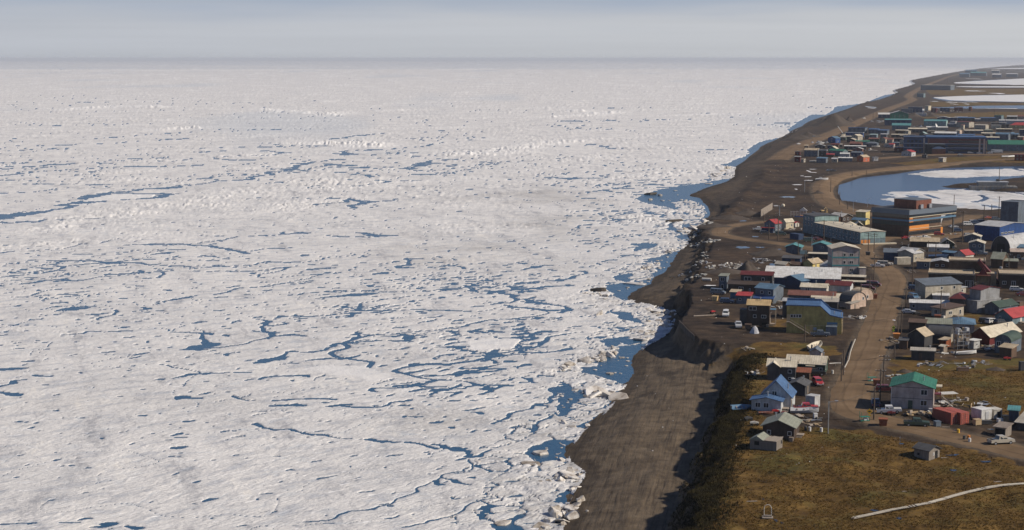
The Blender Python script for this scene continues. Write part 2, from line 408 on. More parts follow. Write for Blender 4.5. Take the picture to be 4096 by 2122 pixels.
def make_water(name, deep, rough=0.06, scale=0.8, dist=0.02, spec=0.5):
    m = bpy.data.materials.new(name); N, L, p = nodes(m)
    pos = N.new('ShaderNodeNewGeometry').outputs['Position']
    p.inputs['Base Color'].default_value = (*deep, 1); p.inputs['Roughness'].default_value = rough
    p.inputs['IOR'].default_value = 1.33; p.inputs['Specular IOR Level'].default_value = spec
    bump(N, L, p, noise(N, L, scale, 3, 0.5, pos, (1, 0.5, 1)), dist, 0.6)
    return m
def make_land_mat():
    m = bpy.data.materials.new('bare_ground'); N, L, p = nodes(m)
    pos = N.new('ShaderNodeNewGeometry').outputs['Position']
    big = noise(N, L, 0.03, 5, 0.6, pos); mid = noise(N, L, 0.22, 5, 0.65, pos); fine = noise(N, L, 1.7, 5, 0.7, pos)
    # gravel of the beach, combed by wheel tracks along the shore
    tr = noise(N, L, 1.25, 4, 0.7, pos, (1.0, 0.045, 1, -0.157))
    grav = ramp(N, L, mid, [(0.3, (0.060, 0.045, 0.031)), (0.5, (0.100, 0.076, 0.052)), (0.7, (0.140, 0.108, 0.074))])
    grav = mixc(N, L, 1.0, grav, ramp(N, L, tr, [(0.33, (0.58, 0.56, 0.55)), (0.45, (0.97, 0.97, 0.97)), (0.62, (1.18, 1.15, 1.10))]), 'MULTIPLY')
    # thawed dirt of the town
    dirt = ramp(N, L, mid, [(0.28, (0.020, 0.0135, 0.009)), (0.48, (0.040, 0.027, 0.0175)), (0.68, (0.074, 0.050, 0.031))])
    dirt = mixc(N, L, 1.0, dirt, ramp(N, L, big, [(0.36, (0.55, 0.55, 0.58)), (0.5, (1, 1, 1)), (0.64, (1.5, 1.42, 1.3))]), 'MULTIPLY')
    # last year's grass
    g1 = ramp(N, L, mid, [(0.28, (0.040, 0.022, 0.007)), (0.42, (0.096, 0.053, 0.013)), (0.55, (0.128, 0.075, 0.019)), (0.70, (0.20, 0.118, 0.034))])
    g2 = ramp(N, L, mid, [(0.3, (0.040, 0.034, 0.009)), (0.55, (0.095, 0.078, 0.019)), (0.75, (0.15, 0.115, 0.033))])
    gr = mixc(N, L, ramp(N, L, noise(N, L, 0.07, 4, 0.6, pos), [(0.48, (0, 0, 0)), (0.64, (0.85, 0.85, 0.85))]), g1, g2)
    gr = mixc(N, L, 1.0, gr, ramp(N, L, fine, [(0.3, (0.66, 0.66, 0.66)), (0.5, (0.95, 0.95, 0.95)), (0.7, (1.22, 1.18, 1.1))]), 'MULTIPLY')
    c = mixc(N, L, attr(N, 'beach'), dirt, grav)
    def sharpen(a, w=0.5):
        ad = N.new('ShaderNodeMath'); ad.operation = 'MULTIPLY_ADD'; L.new(fine, ad.inputs[0]); ad.inputs[1].default_value = w; 
        sb = N.new('ShaderNodeMath'); sb.operation = 'SUBTRACT'; L.new(a, sb.inputs[0]); sb.inputs[1].default_value = w * 0.5
        L.new(sb.outputs[0], ad.inputs[2]); 
        mr = N.new('ShaderNodeMapRange'); mr.interpolation_type = 'SMOOTHSTEP'; L.new(ad.outputs[0], mr.inputs[0]); mr.inputs[1].default_value = 0.3; mr.inputs[2].default_value = 0.7
        return mr.outputs[0]
    c = mixc(N, L, sharpen(attr(N, 'grass'), 0.9), c, gr)
    c = mixc(N, L, sharpen(attr(N, 'wet'), 0.3), c, mixc(N, L, 0.45, c, (0.012, 0.010, 0.009)))
    L.new(c, p.inputs['Base Color']); p.inputs['Roughness'].default_value = 0.92; p.inputs['Specular IOR Level'].default_value = 0.15
    hb = mixc(N, L, attr(N, 'beach'), fine, tr)
    n = bump(N, L, p, hb, 0.20, 0.8)
    bump(N, L, p, noise(N, L, 0.45, 4, 0.6, pos), 0.35, 0.5, n)
    return m
def make_road_mat():
    m = bpy.data.materials.new('gravel_road'); N, L, p = nodes(m)
    pos = N.new('ShaderNodeNewGeometry').outputs['Position']
    a = noise(N, L, 0.12, 5, 0.6, pos)
    tr = attr(N, 'across')
    c = ramp(N, L, a, [(0.3, (0.105, 0.068, 0.037)), (0.55, (0.162, 0.107, 0.060)), (0.75, (0.205, 0.140, 0.083))])
    # worn wheel lines
    ad = N.new('ShaderNodeMath'); ad.operation = 'MULTIPLY_ADD'; L.new(noise(N, L, 0.05, 3, 0.5, pos), ad.inputs[0]); ad.inputs[1].default_value = 0.5; L.new(tr, ad.inputs[2])
    n1 = N.new('ShaderNodeTexNoise'); n1.noise_dimensions = '1D'; n1.inputs['Scale'].default_value = 5; n1.inputs['Detail'].default_value = 3
    L.new(ad.outputs[0], n1.inputs['W'])
    c = mixc(N, L, 1.0, c, ramp(N, L, n1.outputs['Fac'], [(0.33, (0.78, 0.77, 0.76)), (0.45, (1, 1, 1)), (0.65, (1.08, 1.07, 1.06))]), 'MULTIPLY')
    L.new(c, p.inputs['Base Color']); p.inputs['Roughness'].default_value = 0.9; p.inputs['Specular IOR Level'].default_value = 0.15
    bump(N, L, p, noise(N, L, 1.3, 5, 0.7, pos), 0.10, 0.6)
    return m
M_ICE = make_ice_mat(); M_SEA = make_water('sea_water', (0.030, 0.084, 0.150), 0.22, 0.7, 0.25, 0.26)
M_LAG = make_water('lagoon_water', (0.014, 0.044, 0.100), 0.2, 0.5, 0.2, 0.3); M_LAND = make_land_mat(); M_ROAD = make_road_mat()

# ------------------------------------------------------------------ sea
sea = mesh_np('sea_water', np.array([[-40000, -300, 0], [40000, -300, 0], [40000, 62000, 0], [-40000, 62000, 0]], float), np.array([[0, 1, 2, 3]]), M_SEA)
link(structure(sea))

# open water along the shore (no ice here)
OPEN = [
 [(1979,2200),(1979,2122),(1982,2103),(2048,2073),(2081,2060),(2101,2056),(2078,2080),(2061,2093),(2084,2106),(2090,2140),(2080,2200)],
 [(1906,2063),(1932,2037),(1969,2033),(1959,2047),(1982,2060),(1936,2056),(1932,2073),(1956,2084),(1923,2084)],
 [(2230,1974),(2290,1955),(2270,2012),(2210,2012)],[(2226,2060),(2262,2040),(2250,2090),(2215,2080)],
 [(2114,1787),(2197,1763),(2305,1762),(2290,1809),(2266,1838),(2157,1848),(2101,1825)],
 [(2305,1709),(2400,1655),(2400,1690),(2346,1720)],[(2440,1580),(2500,1550),(2490,1590),(2430,1625)],
 [(2230,1538),(2335,1563),(2300,1623),(2260,1664),(2230,1664),(2240,1598)],
 [(2377,1466),(2418,1425),(2478,1387),(2590,1375),(2560,1417),(2550,1451),(2560,1499),(2520,1545),(2497,1541),(2426,1514),(2325,1492),(2310,1473)],
 [(2403,1365),(2512,1346),(2523,1350),(2478,1372),(2474,1383),(2430,1387)],
 [(2418,1144),(2602,1117),(2662,1057),(2700,1060),(2650,1106),(2622,1140),(2581,1155),(2538,1205),(2471,1192),(2437,1166)],
 [(2452,1121),(2467,1102),(2527,1095),(2512,1129)],[(2445,1245),(2512,1248),(2568,1297),(2475,1275)],[(2456,1308),(2504,1312),(2478,1320)],
 [(2601,1038),(2657,1019),(2735,1000),(2700,1064),(2680,1098),(2631,1098),(2605,1098),(2642,1061)],
 [(2560,971),(2635,978),(2605,993),(2541,1004)],[(2695,945),(2765,935),(2770,960),(2725,956)],[(2728,900),(2800,896),(2770,911),(2732,915)],
 [(2541,795),(2575,780),(2650,757),(2800,735),(2940,712),(2905,740),(2850,760),(2800,783),(2820,795),(2850,832),(2890,860),(2850,880),(2800,888),(2826,855),(2818,825),(2762,802),(2687,810),(2710,840),(2650,825),(2575,810)],
 [(2901,660),(2938,641),(2998,619),(3047,600),(3040,626),(2955,672)],
 [(2879,660),(2947,650),(2997,613),(2989,600),(3028,576),(3060,563),(3141,548),(3140,560),(3080,592),(3075,600),(3035,626),(2990,652),(2936,668)],
 [(3200,484),(3245,460),(3304,460),(3332,443),(3339,429),(3423,418),(3470,411),(3420,437),(3345,462),(3260,490),(3240,508),(3200,520),(3165,536),(3150,520)],
 [(3457,414),(3534,383),(3600,371),(3540,399)]]
OPEN_W = [poly(p) for p in OPEN]
# leads and pools in the pack: picture line and width in metres
LEADS = [([(-60,880),(0,867),(103,857),(207,840),(261,832),(293,818)],11),([(270,828),(300,815)],12),([(293,818),(315,802),(380,789),(435,772),(489,767),(543,761),(674,753),(728,745)],10),
([(315,816),(391,810),(467,802),(543,797),(625,786),(658,779),(625,775),(473,775)],9),([(924,721),(1005,713),(1114,688),(1196,664),(1320,639)],7),([(652,753),(815,732),(924,721)],3),
([(380,555),(489,549),(614,537),(788,528)],4.5),([(0,585),(217,583),(451,574),(571,566),(761,555)],5),([(783,635),(870,636),(1011,643)],8),([(100,736),(240,738),(430,742)],5),
([(1200,791),(1336,794),(1407,799),(1461,805),(1580,802)],5),([(1254,824),(1309,813),(1363,808),(1407,799)],8),([(1461,805),(1445,816),(1455,829)],9),
([(1368,673),(1434,673),(1526,677)],5),([(1624,671),(1667,666),(1705,647)],9),([(1434,696),(1499,710)],8),([(1548,721),(1580,734),(1483,740),(1428,748)],7),([(1548,721),(1689,726)],3.5),
([(1330,559),(1417,544),(1526,535)],8),([(2450,745),(2504,731)],4),([(535,979),(656,977),(757,984),(858,994),(959,1006),(999,1010)],5),([(999,1001),(1161,991)],1.8),
([(787,941),(908,946),(1009,948),(1110,941),(1211,931),(1282,931)],2.6),([(908,946),(873,961),(813,974)],3),([(449,1092),(505,1096),(580,1086)],4.5),([(535,1117),(606,1112),(696,1082),(747,1076)],2),
([(666,1213),(707,1206),(757,1198),(802,1191)],3.2),([(873,1178),(924,1168),(979,1155),(1075,1145),(1146,1130),(1221,1123)],2),([(348,1281),(429,1266),(444,1244)],2),([(429,1266),(520,1265)],1.6),
([(252,1347),(348,1337),(363,1324),(434,1328),(545,1327)],2.2),([(676,1327),(757,1332),(833,1337)],1.6),([(1035,1327),(1090,1340),(1151,1347)],2.2),
([(1055,1445),(1085,1435),(1120,1423),(1161,1413),(1236,1408),(1300,1402),(1321,1395),(1366,1375),(1503,1365)],2.0),([(1055,1445),(1090,1432)],4),
([(1437,936),(1503,942),(1589,941)],8),([(1276,946),(1402,946),(1483,948)],3),([(1553,1365),(1619,1360),(1684,1340)],4.2),
([(1952,1322),(1997,1329)],5),([(2033,1340),(2108,1342),(2174,1332)],5),([(2108,1345),(2103,1375),(2038,1395),(2060,1407),(2159,1408),(2290,1395)],2.0),
([(1755,1387),(1816,1385),(1846,1400),(1932,1410),(2007,1408),(2038,1395)],1.8),([(1790,1388),(1835,1390)],4.5),([(1932,1410),(1930,1440),(1960,1455)],1.5),
([(1982,1223),(2048,1213),(2058,1198),(2048,1178),(2002,1163)],3.2),([(2058,1226),(2159,1239),(2209,1241)],4),([(1957,1173),(2002,1163),(2083,1155),(2184,1150),(2275,1143)],4),
([(1200,1170),(1452,1165),(1654,1163),(1856,1160),(1957,1173)],1.0),([(2108,1198),(2149,1216),(2240,1226),(2240,1249)],3),([(2124,1077),(2194,1064)],3.5),([(2290,1085),(2346,1087),(2325,1102),(2209,1125),(2098,1138)],3),
([(1210,1445),(1346,1438),(1442,1423)],2.6),([(1488,1575),(1523,1555),(1634,1550),(1679,1530),(1745,1521)],1.8),([(1730,1575),(1755,1558),(1795,1548),(1846,1538)],2),([(1301,1636),(1346,1628)],3.2),
([(1346,1635),(1427,1639),(1483,1636),(1533,1618),(1594,1606),(1664,1598)],1.8),([(1962,1704),(2028,1669),(2068,1649),(2159,1621),(2199,1611),(2224,1588),(2214,1558),(2230,1538)],1.4),
([(2028,1724),(2088,1709),(2129,1704),(2139,1684),(2230,1664)],1.2),([(2129,1704),(2108,1739)],2),([(1230,1732),(1301,1734),(1377,1742),(1447,1743)],1.1),([(1503,1750),(1543,1760),(1584,1774)],1.8),
([(1614,1775),(1669,1790),(1710,1803)],1.6),([(1695,1781),(1765,1790),(1796,1800),(1871,1810),(1901,1828),(1871,1835),(1942,1833),(1982,1798)],1.5),([(1765,1795),(1820,1803)],4),
([(1573,2115),(1619,2110),(1674,2103),(1770,2070),(1816,2052),(1907,2007),(2048,1974)],0.8),([(1200,2103),(1604,2002),(1755,1934),(1806,1916),(1901,1891),(1905,1868),(1907,1845)],0.45),([(1757,1934),(1785,1944)],2.2),
([(1806,1916),(1870,1945)],1.0),([(717,1512),(757,1505),(828,1502),(914,1497)],2.6),([(939,1492),(1025,1487)],1.6),([(1040,1517),(1060,1505),(1126,1500),(1161,1497),(1206,1507)],1.7),([(1130,1500),(1190,1500)],3.4),
([(0,1548),(51,1527),(121,1520)],1.8),([(-40,1570),(0,1573),(81,1580)],2),([(-40,1482),(71,1480)],4),([(157,1500),(217,1502)],1.4),([(722,1593),(808,1592)],1.8),([(929,1585),(969,1598),(1019,1598)],1.2),
([(1110,1603),(1211,1598),(1300,1602)],2.2),([(1105,1626),(1161,1618),(1196,1626)],3),([(1014,1694),(1065,1707),(1090,1709),(1176,1714),(1221,1724),(1300,1733)],1.4),
([(-30,2105),(0,2103),(111,2090),(156,2093)],1.2),([(252,2090),(338,2090)],0.8),([(368,2108),(429,2085)],1.4),([(454,2103),(515,2115)],1.8),([(691,1747),(737,1745)],1.3),([(714,1689),(760,1686)],1.6),([(260,1843),(285,1839)],1.3)]
SMOOTH = [[(1851,1400),(1866,1370),(1957,1355),(2078,1357),(2093,1375),(2033,1395),(1932,1408)],[(1215,1470),(1326,1463),(1442,1466),(1513,1486),(1570,1505),(1560,1525),(1480,1530),(1410,1510),(1300,1500),(1200,1480)],
 [(320,805),(430,780),(600,777),(640,785),(540,795),(380,808)]]
RIDGES = [([(250,905),(450,860),(700,815),(900,790),(1000,770)],16,1.7),([(720,830),(800,820)],14,2.6),([(0,1000),(200,975),(330,965)],8,1.2),([(1250,575),(1400,570),(1460,585)],32,2.4),([(1290,465),(1370,450)],24,3.0),([(1540,445),(1600,440)],20,2.6),
 ([(640,520),(800,512)],24,3.2),([(2180,470),(2330,465),(2450,450)],26,2.8),([(1900,620),(2050,600),(2250,565)],26,1.6),([(1250,735),(1330,720)],12,2.2),([(300,440),(480,425),(620,430)],34,2.6),([(1050,440),(1250,455)],30,2.2),([(1850,280),(1930,276)],110,5.5),
 ([(0,282),(600,283),(1300,281)],260,4.5),([(2300,450),(2330,442)],16,4.5),([(60,1325),(300,1335)],4,.9),([(1620,1375),(1740,1365),(1800,1350)],4,0.9),([(2230,1490),(2330,1455),(2440,1400)],5,1.6),([(2340,1190),(2450,1225),(2560,1240)],8,1.5),
 ([(2560,1240),(2640,1290),(2560,1350)],8,1.3),([(2080,2000),(2200,1900),(2290,1900)],4,1.1),([(2200,1560),(2330,1530),(2460,1570)],4,1.2),([(2560,870),(2700,900),(2800,910)],10,1.6),([(2640,1060),(2560,1080)],6,1.3),([(2900,690),(2850,650)],14,1.6)]

def near_mask(x, y, P, pad):
    return (x > P[:, 0].min() - pad) & (x < P[:, 0].max() + pad) & (y > P[:, 1].min() - pad) & (y < P[:, 1].max() + pad)
def build_ice():
    vs = np.r_[np.arange(2240, 1000, -2.6), np.arange(1000, 420, -2.6), np.arange(420, 250, -2.0), [248, 246, 244.5, 243.6]]
    ys = rows_from_v(vs); us = np.arange(-420, 4300, 4.2)
    ax = (us - 2048) / FPX
    X = (ax[None, :] * ys[:, None]); Y = np.repeat(ys[:, None], len(us), 1)
    shp = X.shape; x = X.ravel(); y = Y.ravel()
    land = inside(x, y, LAND)
    # only where there is sea, plus a strip running up the beach
    keep = ~land
    kk = np.where(land & (y < 8000))[0]
    dl = seg_dist(x[kk], y[kk], SHORE_W[:150]); keep[kk[dl < 0.8]] = True
    F = grid_faces(shp[0], shp[1], keep)
    used = np.unique(F); rm = np.zeros(len(x), np.int64); rm[used] = np.arange(len(used)); F = rm[F]
    x = x[used]; y = y[used]; land = land[used]
    r = y
    ca, sa = math.cos(math.radians(40)), math.sin(math.radians(40))
    wx = x + fbm(x / 9, y / 9, 3) * 3.0; wy = y + fbm(x / 9 + 40, y / 9, 3) * 3.0
    wx2 = x + fbm(x / 60, y / 60, 4) * 30; wy2 = y + fbm(x / 60 + 31, y / 60, 4) * 30
    p = wx * ca + wy * sa; q = -wx * sa + wy * ca
    p2 = wx2 * ca + wy2 * sa; q2 = -wx2 * sa + wy2 * ca
    u, v = project(x, y, 0 * x)
    # how much the pack is broken: most near the shore belt, little in the near left
    dens = 0.25 + 0.75 * np.exp(-((u - 1900) / 700) ** 2) * smooth(900, 1150, v) * smooth(1850, 1600, v)
    dens = np.maximum(dens, 0.62 * smooth(2600, 2000, u) * smooth(800, 1100, v) * smooth(1700, 1500, v))
    dens = np.maximum(dens, 0.55 * np.exp(-((v - 690) / 130) ** 2))
    dens = np.maximum(dens, 0.95 * smooth(2050, 2450, u) * smooth(600, 800, v) * smooth(1800, 1600, v))
    dens *= 0.75 + 0.9 * fbm(x / 130, y / 130, 3)
    dens = np.where((v > 1700) & (u < 1600), dens * 0.35, dens)
    gap = np.full(x.shape, -9.0)                       # > 0 where there is water
    def add(g):
        nonlocal gap; gap = np.maximum(gap, g)
    n1 = np.abs(perlin(p / 15, q / 6.5)); g1 = perlin(p2 / 26 + 9, q2 / 14) * 0.6 + perlin(x / 45, y / 45) * 0.4
    c = r < 1500
    add(np.where(c, (0.13 * smooth(0.04, 0.44, g1 + (dens - 0.75) * 0.8) - n1) * 7 - 0.05, -9))
    n1b = fbm(p / 8.5, q / 4.2, 2); add(np.where(c, (n1b - 0.60 + 0.36 * np.clip(dens - 0.2, 0, 1)) * 4.5, -9))
    n1c = fbm(p / 4.5 + 70, q / 2.4, 2); add(np.where(r < 700, (n1c - 0.62 + 0.22 * np.clip(dens - 0.2, 0, 1)) * 2.5, -9))
    n2 = np.abs(perlin(p2 / 70 + 3, q2 / 32)); g2 = perlin(x / 150 + 7, y / 150)
    add(np.where(r < 3000, (0.034 * smooth(0.0, 0.45, g2 + (dens - 0.6) * 0.5) - n2) * 30, -9))
    n2b = fbm(p2 / 40 + 8, q2 / 17, 3); add(np.where(r < 1500, (n2b - 0.62 + 0.16 * np.clip(dens, 0, 1)) * 12, -9))
    n3 = np.abs(perlin(p2 / 330, q2 / 120 + 5)); g3 = perlin(x / 600, y / 600)
    add(np.where(r > 700, (0.016 * smooth(0.1, 0.5, g3) * smooth(4500, 2200, r) - n3) * 90, -9))
    n3b = fbm(p2 / 120 + 2, q2 / 50, 3); add(np.where((r > 900) & (r < 3500), (n3b - 0.62) * 40, -9))
    jw = 0.65 + 0.75 * np.abs(fbm(x / 7 + 3, y / 7, 3)) * 2
    lx_ = wx + fbm(x / 26 + 2, y / 26, 2) * np.clip(r / 70, 4, 14); ly_ = wy + fbm(x / 26 + 12, y / 26, 2) * np.clip(r / 70, 4, 14)
    for pts, w in LEADS:
        P = poly(pts); m = near_mask(lx_, ly_, P, w * 3)
        if not m.any(): continue
        d = seg_dist(lx_[m], ly_[m], P)
        gap[m] = np.maximum(gap[m], w * 0.38 * jw[m] - d)
    flat = np.zeros(x.shape)
    for pts in SMOOTH:
        d = sdist(wx, wy, poly(pts), 20); flat = np.maximum(flat, smooth(-0.5, 1.0, d))
    gap = np.where(flat > 0.5, -9, gap)
    for P in OPEN_W:
        d = sdist(x + (wx - x) * 0.8, y + (wy - y) * 0.8, P, 20); gap = np.maximum(gap, np.clip(d + 0.5 * perlin(x / 1.7, y / 1.7), -9, 9))
    # ---- surface
    rub = np.zeros(x.shape)
    for pts, w, a in RIDGES:
        P = poly(pts); m = near_mask(x, y, P, w * 3)
        if m.any():
            d = seg_dist(wx[m], wy[m], P); kz = 0.36 if P[:, 1].mean() < 1500 else 1.0; rub[m] = np.maximum(rub[m], a * kz * np.exp(-(d / (w * (1.6 if kz < 1 else 1.0))) ** 2) * (0.35 + 1.1 * smooth(-0.25, 0.35, fbm(x[m] / (w * 1.3), y[m] / (w * 1.3), 2))))
    zone = smooth(0.05, 0.5, fbm(p2 / 150 + 4, q2 / 60, 3)) * smooth(600, 1000, r)
    rub = np.maximum(rub, zone * np.interp(r, [600, 1200, 3000, 9000], [0.3, 0.6, 1.2, 1.8]))
    sh = np.full(x.shape, 200.0); m = r < 1800; sh[m] = seg_near(x[m], y[m], SHORE_W[:135], 60, 6)
    rn = np.abs(perlin(x / 4.5, y / 18)) * 1.5 + 0.9 * np.abs(perlin(x / 2.2, y / 40))
    rn = np.where(r > 2600, np.abs(perlin(x / 14, y / 120)) * 1.5 + np.abs(perlin(x / 6, y / 400)), rn)
    z = 0.13 + 0.05 * fbm(x / 30, y / 30, 2)
    mic = 0.11 * fbm(p / 3.4, q / 1.5, 2) + 0.03 * perlin(x / 0.8, y / 1.1) + 0.26 * np.clip(fbm(p / 4.0 + 50, q / 1.3, 2) - 0.30, 0, 1)
    far = (0.26 * fbm(x / 4, y / 18, 2) + 0.55 * np.clip(perlin(x / 4, y / 26) - 0.1, 0, 1)) * np.interp(r, [600, 1200, 3000, 8000], [0.9, 1.3, 1.7, 2.2]) * (0.15 + 1.15 * smooth(-0.25, 0.3, fbm(x / 90, y / 200, 3)))
    z += np.where(r < 700, mic, mic * 0.5 + far * smooth(600, 1200, r)) * (1 - 0.85 * flat)
    z += np.where(r > 700, rub * rn * 0.8, 0)
    # broken plates, heaped and tilted: ridges near by and the belt that grounds on the beach
    belt = smooth(26, 8, sh + 12 * fbm(x / 14, y / 14, 2))
    plate = np.maximum(np.minimum(rub, 3.0), 0.42 * belt)
    m = np.where((r < 1500) & (plate > 0.06))[0]
    xs, ys_ = x[m] + 0.5 * perlin(x[m] / 1.3, y[m] / 1.3), y[m] + 0.5 * perlin(x[m] / 1.3 + 9, y[m] / 1.3)
    cp, cq = xs * math.cos(1.0) + ys_ * math.sin(1.0), -xs * math.sin(1.0) + ys_ * math.cos(1.0)
    big = np.where(rub[m] > 0.25, 2.0, 5.0) * np.where(r[m] > 800, 1.8, 1.0)
    for S, wgt in ((1.0, 1.0), (0.45, 0.45)):
        dx, dy, r1, r2, r3, eb = worley(cp / (big * S * 1.5) + 31 * S, cq / (big * S))
        h = (r1 ** 2 * 1.1 + dx * (r2 - 0.5) * 1.5 + dy * (r3 - 0.5) * 1.7)
        crack = smooth(0.10, 0.02, eb)
        amp = plate[m] * np.where(rub[m] > 0.25, 0.62, 0.6) * wgt * np.where((S < 1) & (rub[m] < 0.25), 0.25, 1)
        z[m] += amp * np.clip(h, -0.5, 2.0) * (1 - 0.0 * crack)
        if S == 1.0:
            opn = (belt[m] > 0.3) & (rub[m] < 0.35)
            gap[m] = np.where(opn, np.maximum(gap[m], (0.17 * (r2 - 0.45) - eb) * 6), gap[m])
    z = z + 0.05 * flat
    z = np.where(r < 1500, 0.05 + (z - 0.05) * (0.25 + 0.75 * smooth(-0.15, -1.1, gap)) , z)
    k = smooth(-0.10, 0.12, gap)
    z = np.maximum(z, 0.05) * (1 - k) + (-0.7) * k
    beach = np.where(land, 2.3 * smooth(-2, 16, sh), 0)
    z = np.where(land, np.where(gap > 0, -0.8, z + beach), z)
    dirt = np.zeros(x.shape)
    for (cu, cv, ru, rv, a) in [(2150,790,330,40,.62),(1850,1000,330,70,.7),(2300,800,230,30,.6),(1750,1690,330,70,.45),(2250,900,350,60,.5),(500,1620,500,50,.3),(2050,1000,350,120,.35),(1900,1450,400,120,.25)]:
        dirt = np.maximum(dirt, a * np.exp(-((u - cu) / ru) ** 2 - ((v - cv) / rv) ** 2))
    dirt *= np.clip(0.6 + 1.3 * fbm(x / 40, y / 40, 3), 0, 1.4)
    dirt = np.maximum(dirt, smooth(32, 2, sh) * np.clip(0.32 + 1.3 * fbm(x / 6, y / 6, 3), 0, 1) * 0.95)
    dirt = np.maximum(dirt, 0.3 * smooth(1.2, 2.2, rub * rn) * np.clip(fbm(x / 30, y / 30, 2), 0, 1))
    blue = 0.45 * smooth(-0.9, -0.1, gap) * (r < 900) * np.clip(perlin(x / 6, y / 6) + 0.25, 0, 1)
    # cloud shade and haze painted into the ice colour beyond the far edge
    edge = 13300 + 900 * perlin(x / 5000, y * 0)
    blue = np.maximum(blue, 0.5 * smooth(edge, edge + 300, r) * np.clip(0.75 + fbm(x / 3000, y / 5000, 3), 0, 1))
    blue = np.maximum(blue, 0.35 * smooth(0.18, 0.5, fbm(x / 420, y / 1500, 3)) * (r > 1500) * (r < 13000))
    V = np.stack([x, y, z], 1)
    # drop deep cells
    keepf = (z[F] > -0.65).any(1); F2 = F[keepf]
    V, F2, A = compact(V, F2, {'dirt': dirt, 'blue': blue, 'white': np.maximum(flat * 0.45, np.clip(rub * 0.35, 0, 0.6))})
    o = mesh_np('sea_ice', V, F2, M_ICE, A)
    link(o); tag(o, 'white broken pack ice with dark leads covering the sea', 'sea ice', kind='structure')
    return len(F2)
N_ICE = build_ice()

# ------------------------------------------------------------------ land
GRASS = [[(2740,2300),(2779,2122),(2866,1830),(2915,1680),(2935,1600),(2945,1506),(2990,1425),(3120,1445),(3075,1530),(3020,1590),(3050,1650),(3090,1705),(3240,1716),(3400,1720),(3520,1731),(3640,1758),(3800,1792),(4000,1838),(4400,1930),(4400,2300)],
 [(3550,1440),(3640,1425),(3760,1440),(4400,1430),(4400,1650),(4030,1690),(3880,1640),(3770,1580),(3570,1510)],[(3070,1280),(3145,1280),(3150,1318),(3070,1318)],[(2900,1395),(3100,1370),(3330,1385),(3350,1405),(3250,1460),(3050,1420)],
 [(3780,1255),(3930,1258),(4000,1290),(3880,1310),(3770,1290)],[(3480,1640),(3560,1655),(3640,1672),(3600,1690),(3490,1672)],[(3560,655),(3800,630),(4000,622),(4400,640),(4400,655),(3900,648),(3650,662)],
 [(3640,460),(3800,455),(4000,448),(4400,446),(4400,475),(3950,470),(3700,474)],[(3700,360),(3850,355),(4400,356),(4400,374),(3800,384),(3720,378)],[(3720,408),(3850,412),(4400,414),(4400,421),(3900,421),(3720,425)]]
GRASS_W = [np.array([at_plateau(u, v)[:2] for u, v in p]) for p in GRASS]
def build_land():
    vs = np.r_[np.arange(2260, 1000, -3.2), np.arange(1000, 300, -2.6), np.arange(300, 238, -1.5)]
    ys = np.array([at(2048, v, 6.0)[1] for v in vs]); us = np.arange(2080, 4480, 4.6)
    ax = (us - 2048) / FPX
    X = ax[None, :] * ys[:, None]; Y = np.repeat(ys[:, None], len(us), 1)
    x, y = X.ravel(), Y.ravel()
    ins = inside(x, y, LAND)
    sh = seg_dist(x, y, SHORE_W); keep = ins | (sh < np.clip(y / 60, 6, 60))
    z = ground(x, y)
    g = np.zeros(x.shape)
    jx = x + fbm(x / 8, y / 8, 3) * 6; jy = y + fbm(x / 8 + 9, y / 8, 3) * 6
    for P in GRASS_W: g = np.maximum(g, smooth(-2.5, 2.5, sdist(jx, jy, P, 30)))
    cd, cw = seg_dist(x, y, CREST_W, CREST_R); cd = np.where(inside(x, y, PLAT), cd, -cd)
    b = (1 - smooth(-cw * 0.6, 0, cd)) * np.interp(y, [430, 600, 900, 3000], [1.0, 0.7, 0.45, 0.3])
    g = np.maximum(g, smooth(-cw, -cw * 0.7, cd) * (y < 445) * (cd < 3) * np.clip(0.30 + 1.2 * fbm(x / 5, y / 5, 3), 0, 1))
    road = np.zeros(x.shape)
    for k, (P, w) in ROAD_S.items(): road = np.maximum(road, 1 - smooth(w * 0.5, w * 0.5 + 2, seg_near(x, y, P, w * 0.5 + 3)))
    g *= 1 - road; b = np.maximum(b, road * 0.8)
    wet = smooth(7, 1.5, sh + 2 * fbm(x / 4, y / 4, 2)) * ins
    for Lp in LAGS: wet = np.maximum(wet, smooth(-7, -1, sdist(x, y, Lp, 40)))
    wet = np.maximum(wet, 0.75 * smooth(0.25, 0.5, fbm(x / 16, y / 30, 3)) * b * (1 - road))
    V = np.stack([x, y, z], 1); F = grid_faces(len(vs), len(us), keep)
    global GND; GND = (ax[0], ax[1] - ax[0], ys, z.reshape(X.shape))
    V, F, A = compact(V, F, {'grass': g, 'beach': b, 'wet': wet})
    o = mesh_np('ground', V, F, M_LAND, A); link(structure(o)); return len(F)
N_LAND = build_land()
def gz(x, y):
    "bilinear lookup of the land height"
    a0, da, ys, Z = GND
    x = np.atleast_1d(np.asarray(x, float)); y = np.atleast_1d(np.asarray(y, float))
    i = np.clip(np.searchsorted(ys, y) - 1, 0, len(ys) - 2); t = np.clip((y - ys[i]) / (ys[i + 1] - ys[i]), 0, 1)
    c = np.clip((x / y - a0) / da, 0, Z.shape[1] - 1.001); j = c.astype(int); s = c - j
    return (Z[i, j] * (1 - s) + Z[i, j + 1] * s) * (1 - t) + (Z[i + 1, j] * (1 - s) + Z[i + 1, j + 1] * s) * t
def G(u, v):
    "ground point seen at (u, v) in the photograph"
    z = float(at_plateau(u, v)[2])
    for _ in range(14):
        p = at(u, v, z); z = 0.5 * z + 0.5 * float(gz(p[0], p[1])[0])
    return at(u, v, z)

